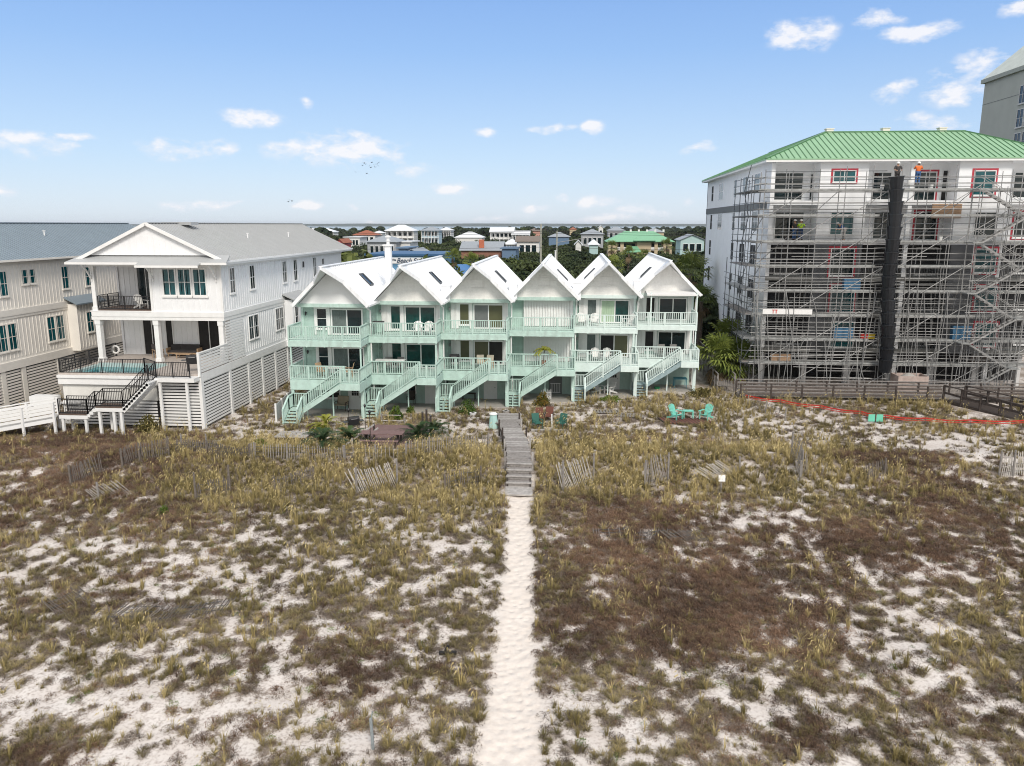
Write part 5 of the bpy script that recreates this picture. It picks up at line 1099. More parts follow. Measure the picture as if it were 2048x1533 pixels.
# ================================================================== dark boardwalk in front of the scaffolding, with its ramp to the beach
def dark_walk():
    O = (13.5, 62.3, 0); t = thing('boardwalk', 'weathered dark boardwalk with rail fence running along the foot of the scaffolding', 'boardwalk', O)
    def B(): return MB(O)
    d = B(); x = 13.4
    while x < 44: d.box(x, x + .13, 62.3, 63.9, .28 + SR.uniform(0, .01), .33); x += .15
    d.build('decking', greywood, t)
    for y, xa, xb in ((62.25, 13.4, 28.9), (62.25, 30.7, 44), (63.95, 13.4, 44)):
        r_ = B(); r_.box(xa, xb, y - .06, y + .08, 1.3, 1.35)
        for z in (.5, .78, 1.05):
            x = xa
            while x < xb - .1:
                e = min(x + 2.4, xb); r_.bar((x, y, z + SR.uniform(-.03, .03)), (e - .02, y, z + SR.uniform(-.04, .04)), .04, .15); x += 2.4
        r_.build('railing', greywood if y > 63 else mat('mid_grey_wood', (.11, .09, .08), .85, .35, 6, bump=.2), t)
        x = xa
        while x <= xb: MB(O).box(x - .06, x + .06, y - .06, y + .05, -.2, 1.3).build('post', darkwood, t); x += 2.4
    rb = thing('boardwalk_ramp', 'dark timber ramp with heavy rails descending to the right edge', 'ramp', (29, 62, 0)); O2 = (29, 62, 0)
    A = Vector((29.0, 62.2, .3)); A2 = Vector((30.6, 62.2, .3)); Bp = Vector((32.6, 55.4, -.05)); B2 = Vector((34.4, 56.2, -.05))
    d = MB(O2); n = 44
    for k in range(n):
        f0, f1 = k / n, (k + .85) / n; d.slab([tuple(A.lerp(Bp, f0)), tuple(A2.lerp(B2, f0)), tuple(A2.lerp(B2, f1)), tuple(A.lerp(Bp, f1))], .05)
    d.build('decking', darkwood, rb)
    d = MB(O2); d.box(32.4, 38, 53.9, 55.6, -.12, -.05); d.build('landing', darkwood, rb)
    for (a, b_) in ((A, Bp), (A2, B2), (Vector((32.5, 53.9, -.05)), Vector((38, 53.9, -.05))), (Bp, Vector((32.5, 53.9, -.05)))):
        r_ = MB(O2); U = Vector((0, 0, 1)); r_.bar(a + U * 1.12, b_ + U * 1.12, .16, .06); r_.bar(a + U * .55, b_ + U * .55, .05, .15); r_.bar(a - U * .1, b_ - U * .1, .06, .25); r_.build('railing', darkwood, rb)
        m_ = max(1, round((b_ - a).length / 1.7))
        for k in range(m_ + 1): c = a.lerp(b_, k / m_); MB(O2).box(c.x - .07, c.x + .07, c.y - .07, c.y + .07, -.5, c.z + 1.1).build('post', darkwood, rb)
    HARD.append((13.2, 44, 62.1, 64.1)); HARD.append((29, 33, 57, 62.2)); HARD.append((32, 38, 53.8, 56.5))
    # side boardwalk between the townhouses and the apartment building
    t = thing('boardwalk', 'narrow grey boardwalk between the last townhouse and the apartment building', 'boardwalk', (13, 66, 0)); O3 = (13, 66, 0)
    d = MB(O3); y = 65
    while y < 92: d.box(12.1, 13.5, y, y + .14, .5, .55); y += .17
    d.build('decking', greywood, t)
    for x in (12.1, 13.5):
        r_ = MB(O3); r_.box(x - .05, x + .05, 65, 92, 1.5, 1.55); r_.box(x - .02, x + .02, 65, 92, 1.0, 1.13); r_.build('railing', greywood, t)
        for k in range(12): MB(O3).box(x - .06, x + .06, 65.1 + k * 2.4, 65.2 + k * 2.4, 0, 1.5).build('post', greywood, t)
dark_walk()

# ================================================================== furniture
def adirondack(label, loc, rz, m, group=None, base=[{}]):
    key = m.name
    if key in base[0]: c = copy_tree(base[0][key]); return place(c, loc, rz, label, group)
    t = thing('adirondack_chair', label, 'chair', loc, rz, group); base[0][key] = t
    s = MB()
    for k in range(6): y = -.32 + k * .1; z = .36 - k * .028; s.box(-.27, .27, y, y + .085, z - .012, z + .012)
    s.build('seat', m, t)
    b = MB()
    for k in range(6):
        a = (k - 2.5) / 2.5; x = a * .2; top = 1.02 - .1 * a * a; b.bar((x, .2, .24), (x * 1.35, .52, top), .075, .02, up=(0, -1, .4))
    b.bar((-.24, .3, .45), (.24, .3, .45), .03, .07); b.bar((-.27, .42, .75), (.27, .42, .75), .03, .07); b.build('backrest', m, t)
    for s_ in (-1, 1):
        a = MB(); a.box(s_ * .34 - .07, s_ * .34 + .07, -.38, .34, .58, .605); a.build('armrest', m, t)
        l = MB(); l.box(s_ * .31 - .015, s_ * .31 + .015, -.34, -.24, 0, .58); l.build('leg', m, t)
        l = MB(); l.bar((s_ * .29, -.3, .33), (s_ * .29, .62, .03), .03, .12); l.build('leg', m, t)
    return t
def armchair(label, loc, rz, fm, cm, group=None, name='patio_chair', w=.55):
    t = thing(name, label, 'chair', loc, rz, group); s = MB(); s.box(-w / 2, w / 2, -.26, .26, .40, .46); s.build('seat', cm, t)
    b = MB(); b.bar((0, .25, .44), (0, .40, 1.02), w, .035, up=(0, -1, .3)); b.build('backrest', cm, t)
    for sx in (-1, 1):
        a = MB(); a.box(sx * w / 2 - .03, sx * w / 2 + .03, -.25, .3, .62, .65); a.build('armrest', fm, t)
        for y in (-.24, .26): l = MB(); l.bar((sx * w / 2, y, 0), (sx * w / 2, y, .63), .035); l.build('leg', fm, t)
    return t
def table(label, loc, w, d, h, m, round_=False, name='patio_table', rz=0):
    t = thing(name, label, 'table', loc, rz); s = MB()
    if round_: s.tube((0, 0, h - .04), (0, 0, h), w / 2, n=20)
    else: s.box(-w / 2, w / 2, -d / 2, d / 2, h - .045, h)
    s.build('tabletop', m, t)
    for sx in (-1, 1):
        for sy in (-1, 1): l = MB(); q = .32 if round_ else .44; l.bar((sx * w * q, sy * d * q, 0), (sx * w * q, sy * d * q, h - .045), .05); l.build('leg', m, t)
    return t
def barbecue(label, loc, rz=0):
    t = thing('barbecue', label, 'barbecue', loc, rz); b = MB(); b.box(-.36, .36, -.22, .22, .55, .85); b.build('firebox', black, t)
    l = MB(); l.prism([(-.22, .85), (.22, .85), (.2, 1.0), (.08, 1.13), (-.12, 1.12), (-.22, 1.0)], 'x', -.37, .37); l.build('lid', black, t)
    for s in (-1, 1): h = MB(); h.box(s * .38 if s > 0 else -.68, s * .68 if s > 0 else -.38, -.2, .2, .8, .83); h.build('side_shelf', galvd, t)
    for sx in (-1, 1):
        for sy in (-1, 1): k = MB(); k.bar((sx * .32, sy * .18, 0), (sx * .32, sy * .18, .55), .04); k.build('leg', black, t)
    h = MB(); h.tube((-.2, -.26, 1.0), (.2, -.26, 1.0), .015); h.build('handle', galv, t)
def U(i, u, v, ly, z): p = aty(u, v, UNITS[i][1] + ly); return (p[0], p[1], z)
G1 = 'white adirondack chairs on the townhouse decks'
adirondack('white adirondack chair on the upper deck of the second townhouse, left of its pair', U(1, 836, 655, .75, 5.67), R(8), wplastic, G1)
adirondack('white adirondack chair on the upper deck of the second townhouse, right of its pair', U(1, 854, 655, .75, 5.67), R(-10), wplastic, G1)
adirondack('white adirondack chair at the left corner of the fifth townhouse upper deck', U(4, 1165, 630, 1.0, 5.67), R(20), wplastic, G1)
adirondack('white adirondack chair left of the sliding door on the fifth townhouse upper deck', U(4, 1189, 630, .8, 5.67), R(-5), wplastic, G1)
adirondack('white adirondack chair turned sideways at the right of the fifth townhouse upper deck', U(4, 1256, 635, .9, 5.67), R(-60), wplastic, G1)
adirondack('white adirondack chair on the fifth townhouse lower deck, nearer the round table', U(4, 1192, 690, .9, 2.81), R(8), wplastic, G1)
adirondack('white adirondack chair on the fifth townhouse lower deck, nearer the stairs', U(4, 1213, 690, .9, 2.81), R(-8), wplastic, G1)
adirondack('white adirondack chair on the patio under the fifth townhouse, on the left', U(4, 1199, 780, .9, .1), R(50), wplastic, G1)
adirondack('white adirondack chair on the patio under the fifth townhouse, on the right', U(4, 1219, 780, .8, .1), R(-45), wplastic, G1)
table('small white side table between the chairs on the fifth townhouse upper deck', U(4, 1176, 640, .7, 5.67), .45, .45, .5, wplastic)
table('round mint table on the fifth townhouse lower deck', U(4, 1166, 690, .7, 2.81), .95, .95, .74, mintw, True)
armchair('tan sling chair left of the table on the first townhouse deck', U(0, 643, 730, 1.1, 2.81), R(60), tancloth, tancloth)
armchair('tan sling chair right of the table on the first townhouse deck', U(0, 697, 730, 1.2, 2.81), R(-80), tancloth, tancloth)
table('oval white table between tan chairs on the first townhouse deck', U(0, 671, 730, 1.1, 2.81), 1.4, .8, .74, wplastic)
table('long white bar table at the rail of the second townhouse deck', U(1, 781, 720, .45, 2.81), 2.2, .5, 1.06, wplastic)
armchair('grey woven chair behind the white bar table on the second townhouse deck', U(1, 777, 715, 1.5, 2.81), R(10), khaki, khaki)
armchair('grey slatted chair in front of the second townhouse glass door', U(1, 797, 715, 1.5, 2.81), R(-15), khaki, khaki)
table('dark table on the upper deck of the second townhouse', U(1, 757, 655, .9, 5.67), .8, .6, 1.0, darkcloth)
barbecue('black barbecue at the left of the third townhouse deck', U(2, 909, 720, .9, 2.81))
armchair('tan woven chair on the third townhouse deck, left of its pair', U(2, 961, 715, 1.0, 2.81), R(10), tancloth, mat('pale_tan', (.5, .45, .36), .8), name='patio_chair')
armchair('tan woven chair on the third townhouse deck, right of its pair', U(2, 978, 715, 1.0, 2.81), R(-10), tancloth, mat('pale_tan', (.5, .45, .36)))
armchair('grey high-backed chair on the last townhouse deck, left of its pair', U(5, 1325, 700, 1.0, 2.81), R(8), khaki, khaki)
armchair('grey high-backed chair on the last townhouse deck, right of its pair', U(5, 1346, 700, 1.0, 2.81), R(-8), khaki, khaki)
table('dark table in front of the grey chairs on the last townhouse deck', U(5, 1336, 705, .5, 2.81), 1.3, .6, .74, darkcloth)
armchair('brown wooden chair with a cushion under the first townhouse deck', U(0, 683, 815, 2.0, .1), R(-10), darkwood, mat('beige_cushion', (.45, .38, .28), .9), w=.9)
armchair('dark brown chair beside the door under the second townhouse deck', U(1, 822, 800, 2.0, .1), R(0), darkwood, darkwood)
table('dark bench by the wall under the third townhouse deck', U(2, 938, 800, 2.2, .1), 1.1, .4, .5, darkwood, name='bench')
bt = mat('blue_plastic', (.04, .28, .38), .5, .1)
table('blue plastic table under the last townhouse deck', U(5, 1360, 765, 1.6, .1), 1.1, .9, .8, bt)
def teal_set():
    p = ground(1352, 842); adirondack('teal adirondack chair on the dark mat, left of the small teal table', (p[0], p[1], p[2] + .14), R(42), teal, 'teal adirondack chairs')
    p = ground(1411, 842); adirondack('teal adirondack chair on the dark mat, right of the small teal table', (p[0], p[1], p[2] + .14), R(-38), teal, 'teal adirondack chairs')
    p = ground(1376, 840); table('small teal side table between the two teal chairs', (p[0], p[1], p[2] + .14), .72, .5, .55, teal)
    q = ground(1378, 844); t = thing('deck_mat', 'dark striped wooden platform under the teal chairs', 'platform', (q[0], q[1], q[2])); z = .08
    for nm, m, off in (('dark_boards', darkwood, 0), ('red_boards', mat('dull_red_wood', (.22, .07, .05), .8, .2, 6), .12)):
        s = MB(); k = -1.75
        while k < 1.7: s.slab([(k + off, -.75, z), (k + off + .11, -.75, z), (k + off + .11 - .4, .7, z + .03), (k + off - .4, .7, z + .03)], .06); k += .25
        s.build(nm, m, t)
    HARD.append((q[0] - 2, q[0] + 1.9, q[1] - .7, q[1] + .8))
teal_set()
# on the pool house
XC = -34.8
def pool_furniture():
    t = thing('outdoor_sofa', 'dark cushioned sofa with tan frame on the porch behind the pool', 'sofa', (aty(369, 700, 56.9)[0], 56.85, 3.87), R(0)); 
    s = MB(); s.box(-1.2, 1.2, -.38, .38, .2, .3); s.build('frame', tancloth, t)
    for k in range(3): s = MB(); s.box(-1.15 + k * .77, -.4 + k * .77, -.36, .2, .3, .45); s.build('seat_cushion', darkcloth, t); s = MB(); s.box(-1.15 + k * .77, -.4 + k * .77, .2, .38, .45, .85); s.build('back_cushion', darkcloth, t)
    for sx in (-1, 1):
        s = MB(); s.box(sx * 1.22 - .04, sx * 1.22 + .04, -.38, .38, .3, .62); s.build('armrest', tancloth, t)
        for y in (-.33, .33): s = MB(); s.box(sx * 1.1 - .03, sx * 1.1 + .03, y - .03, y + .03, 0, .2); s.build('leg', tancloth, t)
    armchair('tan slatted armchair with dark cushion beside the middle porch column', (aty(316, 700, 55.8)[0], 55.8, 3.87), R(50), tancloth, darkcloth, w=.65)
    table('low tan coffee table in front of the dark sofa', (aty(368, 705, 55.9)[0], 55.9, 3.87), 1.1, .5, .34, tancloth)
    barbecue('black barbecue at the front right corner of the pool terrace', (-25.9, 50.6, 3.87), R(20))
    adirondack('white adirondack chair on the balcony of the white pool house', (-31.6, 54.9, 7.69), R(60), wplastic, G1)
    t = thing('life_ring', 'white life ring hanging on the black railing beside the pool', 'life ring', (-34.75, 56.2, 4.4)); s = MB(); n = 20; m_ = 8; vs = []; fs = []
    for i in range(n):
        a = 2 * PI * i / n
        for j in range(m_): b = 2 * PI * j / m_; r_ = .27 + .075 * math.cos(b); vs.append((r_ * math.cos(a), .075 * math.sin(b), r_ * math.sin(a))); fs.append((i * m_ + j, i * m_ + (j + 1) % m_, ((i + 1) % n) * m_ + (j + 1) % m_, ((i + 1) % n) * m_ + j))
    s.add(vs, fs); s.build('ring', wplastic, t, True)
pool_furniture()

# ================================================================== central beach walkway
def walkway():
    a0 = at(1040, 992); cx = lambda y: np.interp(y, [38.2, 41, 46, 51.6, 54.6], [-2.68, -2.85, -3.35, -4.35, -4.55]); O = (-2.7, 38.2, 0)
    t = thing('beach_walkway', 'grey weathered plank walkway with light-edged steps leading down to the sand path', 'walkway', O)
    def zz(y): return float(np.interp(y, [38.2, 39.35, 41.4, 44, 51.6, 54.6], [.06, .06, .88, .95, .42, .36]))
    pads = [(38.15, 39.45, .0), ]; pr = random.Random(2)
    d = MB(O); dl = MB(O); y = 38.15
    while y < 39.4: dl.box(cx(y) - .72 + pr.uniform(-.02, .02), cx(y) + .72, y, y + .135, .02, .08 + pr.uniform(0, .015)); y += .148
    for k in range(4): y = 39.45 + k * .5; z = .08 + (k + 1) * .2; dl.box(cx(y) - .70, cx(y) + .70, y - .02, y + .09, z - .05, z + .005); d.box(cx(y) - .68, cx(y) + .68, y + .09, y + .48, z - .05, z); d.box(cx(y) - .66, cx(y) + .66, y + .02, y + .06, z - .2, z - .05)
    y = 41.45
    while y < 54.5:
        w = .68 if y < 51.4 else .88; z = zz(y); x = cx(y); (dl if pr.random() < .28 else d).box(x - w + pr.uniform(-.03, .03), x + w + pr.uniform(-.03, .03), y, y + .135, z - .04, z + pr.uniform(0, .02)); y += .15
    build2('decking', d, greywood, dl, greywood2, t)
    s = MB(O)
    for sx in (-.6, .6):
        s.bar((cx(39.4) + sx, 39.4, .1), (cx(41.4) + sx, 41.4, .75), .06, .18); s.bar((cx(41.4) + sx, 41.4, .78), (cx(51) + sx, 51, .36), .06, .18); s.bar((cx(51) + sx, 51, .36), (cx(54.4) + sx, 54.4, .26), .06, .18)
    s.build('stringer', darkwood, t)
    for (y, s_, h, m) in ((41.5, -1, .95, greywood), (41.5, 1, .9, greywood2), (44.2, -1, .75, greywood2), (44.6, 1, .85, greywood2), (47.3, -1, .9, darkwood), (47.5, 1, .9, darkwood), (49.8, -1, 1.0, darkwood), (50.2, 1, .95, greywood2), (52.5, -1, .85, darkwood), (52.8, 1, .8, darkwood)):
        x = cx(y) + s_ * .76; MB(O).box(x - .05, x + .05, y - .05, y + .05, -.3, zz(y) + h * .55).build('post', m, t)
    HARD.append((-3.6, -1.9, 38.1, 41.5)); HARD.append((-4.0, -2.1, 41.4, 46)); HARD.append((-4.8, -2.7, 46, 50)); HARD.append((-5.4, -3.5, 50, 55))
walkway()

# ================================================================== snow fences
FR_ = random.Random(21)
def snow_fence(u0, v0, u1, v1, label, h=1.1, lean=0.15, m=None, step=.11, posts=(0, 1), dirn=1, post_h=None, skewx=0.0, gap=0.0, sink=.05):
    p = Vector(ground(u0, v0)); q = Vector(ground(u1, v1)); d = q - p; L_ = d.length; dh = Vector((d.x, d.y, 0)).normalized(); n = Vector((-dh.y, dh.x, 0)) * dirn
    t = thing('snow_fence', label, 'fence', tuple(p), 0, 'old wooden snow fences in the dune grass'); s = MB(tuple(p)); m = m or slatwood
    up = (Vector((0, 0, 1)) * math.cos(lean) + n * math.sin(lean) + dh * skewx).normalized(); N_ = int(L_ / step); ends = []
    for k in range(N_ + 1):
        f = k / max(1, N_); b = p.lerp(q, f); g = gz(b.x, b.y); b.z = g - sink + .02; j = up + Vector((FR_.gauss(0, .03), FR_.gauss(0, .05), FR_.gauss(0, .02))) + n * .12 * math.sin(f * 5 + p.x)
        if FR_.random() < gap: ends.append((b, j)); continue
        hh = h * FR_.uniform(.92, 1.04); s.bar(b, b + j.normalized() * hh, .045, .014, up=tuple(n)); ends.append((b, j.normalized()))
    s.build('pickets', m, t)
    w_ = MB(tuple(p))
    for hf in (.22, .5, .8):
        for k in range(len(ends) - 1): w_.bar(ends[k][0] + ends[k][1] * h * hf, ends[k + 1][0] + ends[k + 1][1] * h * hf, .016)
    w_.build('wire', galvd, t)
    for f in posts:
        b = p.lerp(q, f); g = gz(b.x, b.y); ph = post_h or (1.0 if lean > .6 else h * 1.05); MB(tuple(p)).tube((b.x, b.y, g - .3), (b.x + .1 * math.sin(lean) * n.x, b.y + .1 * n.y * math.sin(lean), g + ph), .06, .05, 7).build('post', slatwood if m is slatwood else greywood, t)
SP = slatpale; SPL = mat('bleached_snow_fence_wood', (.46, .43, .39), .9, .35, 9)
snow_fence(142, 972, 205, 945, 'brown leaning snow fence at the far left in the rusty shrubs', lean=.2, posts=(0,))
snow_fence(198, 1003, 262, 985, 'pale snow fence section keeled over beside the left rusty patch', lean=.95, m=SP, posts=(0,), dirn=1, skewx=-.5)
snow_fence(245, 935, 282, 918, 'short brown fence piece with a thick post left of the long fence', posts=(0,), lean=.1)
snow_fence(280, 925, 338, 912, 'brown snow fence left of the collapsed pile', posts=(0, 1), lean=.05)
snow_fence(345, 898, 445, 902, 'collapsed tangle of snow fence below the white slatted wall', m=SP, lean=.8, posts=(.2, .7), skewx=.5, dirn=-1)
snow_fence(350, 905, 420, 908, 'low dark snow fence in front of the collapsed tangle', lean=.3, h=.8, posts=(.9,))
snow_fence(420, 915, 500, 917, 'brown snow fence between the collapsed tangle and the grass crest', lean=.25, h=.85, posts=(1,), dirn=-1)
snow_fence(500, 918, 688, 922, 'long upright snow fence left of the reddish deck', m=SP, h=.95, lean=.06, posts=(.05, .4, 1), step=.15, gap=.08)
snow_fence(690, 920, 812, 918, 'snow fence in front of the reddish deck', m=SP, h=.85, lean=.06, posts=(.0, .5, 1), step=.22, gap=.25)
snow_fence(815, 914, 985, 900, 'upright snow fence between the sago palms and the walkway', m=SP, h=1.0, lean=.05, posts=(.25, .95), step=.15, gap=.1)
snow_fence(392, 1002, 460, 985, 'half buried snow fence with a thick grey post in the left grass', lean=.1, h=.95, posts=(0, 1), gap=.3, post_h=1.5)
snow_fence(550, 985, 628, 962, 'faint dark snow fence hidden in the middle left grass', lean=.2, h=.8, posts=(0, 1), gap=.35)
snow_fence(714, 987, 795, 970, 'snow fence leaning left with a bluish post in the centre-left grass', m=SPL, lean=.35, h=1.35, posts=(0, 1), skewx=-.25)
snow_fence(890, 985, 962, 968, 'dark snow fence just left of the walkway', lean=.15, h=.95, posts=(0, 1), gap=.2)
snow_fence(1126, 982, 1187, 966, 'pale snow fence leaning left just right of the walkway', m=SPL, lean=.2, h=1.55, posts=(0, 1), skewx=-.25)
snow_fence(1290, 978, 1336, 962, 'short snow fence with a dark post in the centre-right grass', m=SP, lean=.15, h=1.5, posts=(0, 1), skewx=-.08)
snow_fence(1435, 968, 1480, 945, 'pale snow fence fallen beside the small white sign', m=SPL, lean=.8, h=1.5, posts=(1,), skewx=-.8)
snow_fence(1582, 918, 1602, 955, 'bent grey snow fence running toward the sea at right', m=SP, lean=.1, h=1.5, posts=(0, 1), step=.12)
snow_fence(1600, 962, 1618, 940, 'grey fence end folded back beside the bent snow fence', m=SP, lean=.3, h=1.1, posts=(0,))
snow_fence(1736, 962, 1778, 944, 'dark snow fence with a thin stake on the right shrub slope', lean=.2, h=.95, posts=(0, .8), gap=.15)
snow_fence(1998, 952, 2060, 944, 'pale snow fence at the right edge on white sand', m=SPL, lean=.15, h=1.4, posts=(0, .45), skewx=.1)
snow_fence(118, 1236, 190, 1205, 'snow fence panel lying flat with long slats in the lower left sand', m=slatwood, lean=1.42, h=1.4, posts=(), dirn=1, sink=-.03, skewx=.2, gap=.1)
snow_fence(205, 1245, 292, 1245, 'half buried flat snow fence right of the long-slatted panel', lean=1.3, h=1.0, posts=(), sink=-.04, skewx=.5, gap=.2)
snow_fence(305, 1248, 450, 1226, 'flat snow fence strip lying furthest right in the lower left sand', lean=1.42, h=.95, posts=(), sink=-.02, skewx=.5, gap=.3)
snow_fence(1190, 1080, 1262, 1078, 'flattened snow fence at the left of the middle right shrubs', lean=1.3, h=.8, posts=(), sink=-.03, gap=.45)
snow_fence(1268, 1088, 1345, 1080, 'flattened snow fence in the middle of the right shrubs', lean=1.3, h=.85, posts=(), sink=-.03, gap=.3, skewx=.5)
snow_fence(1350, 1088, 1440, 1082, 'flattened snow fence at the right end of the right shrubs', lean=1.2, h=.9, posts=(), sink=-.03, gap=.3, skewx=-.6)
snow_fence(1428, 782, 1492, 795, 'grey picket snow fence below the fan palm', m=SP, lean=.05, h=1.2, posts=(0, 1), step=.12)
snow_fence(1495, 815, 1570, 842, 'grey mesh fence sagging toward the sea beyond the teal chairs', m=SP, lean=.3, h=.9, posts=(0, .5, 1), step=.2, gap=.3)

# red barrier mesh and its two green signs
def barrier():
    pts = [(1490, 790), (1560, 800), (1640, 812), (1720, 824), (1770, 832), (1850, 838), (1940, 842), (2060, 842)]
    P = [Vector(ground(u, v + 14)) for u, v in pts]; t = thing('barrier_fence', 'sagging red plastic barrier tape strung from the palm to the dark ramp', 'barrier', tuple(P[0])); O = tuple(P[0]); s = MB(O)
    for k in range(len(P) - 1):
        for j in range(6):
            a = P[k].lerp(P[k + 1], j / 6); b = P[k].lerp(P[k + 1], (j + 1) / 6); s0 = .1 * math.sin(PI * j / 6); s1 = .1 * math.sin(PI * (j + 1) / 6)
            for (h0, w_) in ((.55, .09), (.40, .05)): s.bar(a + Vector((0, 0, h0 - s0)), b + Vector((0, 0, h0 - s1)), .02, w_)
    s.build('tape', redtape, t)
    for p in P: MB(O).tube((p.x, p.y, p.z - .2), (p.x, p.y, p.z + .66), .018, n=6).build('stake', galvd, t)
    g = mat('mint_sign_panel', (.16, .58, .42), .6, .1)
    for (u, v, dz) in ((1750, 846, 0),):
        p = Vector(ground(u, v)); q = thing('warning_sign', 'pair of small mint green sign panels on a dark stake at the red tape', 'sign', tuple(p)); MB().tube((0, 0, -.2), (0, 0, .75), .03).build('stake', darkwood, q)
        for sx in (-1, 1): b = MB(); b.box(min(sx * .05, sx * .5), max(sx * .05, sx * .5), -.05, -.03, .1, .62); b.build('panel', g, q)
barrier()
# small things on the dune
def small_things():
    p = Vector(ground(1442, 985)); t = thing('sign', 'small blank white sign on a short post beside the fallen fence', 'sign', tuple(p)); MB().box(-.04, .04, -.03, .03, -.2, .62).build('post', greywood, t); b = MB(); b.bar((-.17, -.05, .78), (.17, -.05, .78), .02, .34, up=(0, .3, 1)); b.build('panel', wplastic, t)
    p = Vector(ground(747, 1500)); t = thing('stake', 'weathered bluish wooden stake sticking up from the lower left sand', 'stake', tuple(p)); s = MB(); s.bar((0, 0, -.2), (-.05, .02, .95), .075, .05); s.bar((-.05, .02, .9), (-.0, .04, 1.15), .03, .03); s.build('stick', mat('bluish_grey_wood', (.26, .29, .30), .9, .3, 8), t)
    p = Vector(ground(896, 1310)); t = thing('driftwood', 'small charred piece of driftwood on the sand left of the path', 'driftwood', tuple(p)); s = MB(); s.bar((-.3, 0, .05), (.28, .03, .07), .12, .1); s.bar((-.1, .05, .1), (.0, .1, .28), .07, .07); s.build('log', darkint, t)
    p = Vector(ground(987, 856)); t = thing('shower_stand', 'pale teal tapered bin with a white lid beside the walkway', 'bin', tuple(p)); s = MB(); s.lathe((0, 0, 0), [(.34, 0), (.30, .3), (.24, .95)], 8); s.build('body', mat('pale_teal', (.42, .64, .60), .6, .08), t); s = MB(); s.lathe((0, 0, .95), [(.29, 0), (.29, .05), (.2, .12), (.03, .15)], 8); s.build('lid', white, t)
    p = Vector(ground(1104, 866)); t = thing('marker_post', 'slim white pipe standing among the green chairs', 'post', tuple(p)); MB().tube((0, 0, -.2), (-.03, 0, 1.25), .045).build('pipe', wplastic, t); b = MB(); b.tube((-.03, 0, 1.25), (-.03, 0, 1.28), .055); b.build('cap', wplastic, t)
    dg = mat('dark_green_plastic', (.03, .13, .10), .6, .15)
    for (u, v, rz, lb, m) in ((1075, 858, 30, 'dark green low chair at the left of the walkway seating', dg), (1122, 858, -30, 'dark green low chair right of the white pipe', dg), (1080, 846, 10, 'rusty brown chair at the back left of the seating', darkwood), (1098, 844, -5, 'rusty brown chair directly behind the white pipe', darkwood)):
        p = Vector(ground(u, v)); armchair(lb, tuple(p), R(rz), m, m if m is dg else mat('rust_brown', (.16, .06, .04), .8, .2))
    p = Vector(ground(1098, 864)); t = thing('timber_edging', 'low weathered timber edging in front of the green chairs', 'timber', tuple(p)); s = MB(); s.box(-1.2, 1.1, -.1, .1, 0, .16); s.box(-1.3, -.3, .15, .3, 0, .1); s.build('beam', greywood2, t)
    # paving planks and pallets
    for (u0, v0, u1, v1, lb, nm) in ((548, 884, 590, 868, 'grey timber step platform at the foot of the first staircase', 'platform'),):
        a = Vector(ground(u0, v0)); b = Vector(ground(u1, v1)); t = thing(nm, lb, 'platform', tuple(a)); s = MB(); k = 0
        while k < 2.0: s.box(k, k + .14, 0, 1.5, .28, .33); k += .15
        s.build('boards', greywood2, t); s = MB(); s.box(0, 2, .02, .1, .05, .28); s.box(0, 2, 1.4, 1.48, .05, .28); s.build('joists', darkwood, t)
    a = Vector(ground(592, 876)); b = Vector(ground(705, 862)); t = thing('plank_path', 'grey plank path crossing in front of the first townhouse', 'path', tuple(a)); s = MB(tuple(a)); s2 = MB(tuple(a)); n = 26; rr = random.Random(4)
    for k in range(n): c = a.lerp(b, k / n); (s if rr.random() < .65 else s2).box(c.x, c.x + .13, c.y - .45 + rr.uniform(-.08, .08), c.y + .5, c.z + .02, c.z + .09)
    build2('boards', s, greywood2, s2, greywood, t)
    for (u, v, rz, lb) in ((1215, 826, 4, 'grey wooden pallet lying behind the grass below the fifth townhouse'), (1262, 834, -6, 'broken grey pallet right of the first pallet')):
        a = Vector(ground(u, v)); t = thing('pallet', lb, 'pallet', tuple(a), R(rz)); s = MB()
        for k in range(9): s.box(-1.0 + k * .22, -.85 + k * .22, -.55, .55, .1, .13)
        s.build('boards', greywood, t); s = MB(); s.box(-1.0, .95, -.5, -.4, 0, .1); s.box(-1.0, .95, .4, .5, 0, .1); s.build('runners', darkwood, t)
    for (u0, v0, u1, v1) in ((900, 838, 975, 838), (1130, 818, 1185, 812), (1190, 808, 1300, 800)):
        a = Vector(ground(u0, v0)); b = Vector(ground(u1, v1)); t = thing('stone_edging', {900: 'row of pale stones below the third townhouse', 1130: 'short row of pale stones right of the fourth staircase', 1190: 'long row of pale stones in front of the fifth townhouse'}[u0], 'stones', tuple(a)); n = int((b - a).length / .3); rr = random.Random(u0); s = MB(tuple(a))
        for k in range(n + 1): c = a.lerp(b, k / n); r_ = rr.uniform(.1, .2); s.lathe((c.x, c.y + rr.uniform(-.1, .1), c.z - .05), [(r_, 0), (r_ * 1.1, r_ * .5), (r_ * .6, r_ * 1.0), (.02, r_ * 1.1)], 7)
        s.build('stones', concrete, t)
    # grey board fence left of the first staircase
    a = Vector((-20.9, 52.2, .05)); b = Vector((-21.6, 57.5, .05)); t = thing('board_fence', 'light grey board fence beside the first teal staircase', 'fence', tuple(a)); s = MB(tuple(a)); n = 30
    for k in range(n): c = a.lerp(b, k / n); s.box(c.x - .02, c.x + .02, c.y, c.y + .16, .05, 1.25)
    s.build('boards', mat('light_grey_paint', (.45, .47, .48), .7, .08), t)
    for k in range(4): c = a.lerp(b, k / 3); MB(tuple(a)).box(c.x - .05, c.x + .07, c.y - .05, c.y + .05, 0, 1.35).build('post', white, t)
    # reddish deck with table, bench and torches
    O = Vector(ground(765, 892)); z = .32; x0, x1 = at(700, 895, z)[0], at(828, 895, z)[0]; yf, yb = at(765, 905, z)[1], at(765, 850, z)[1]
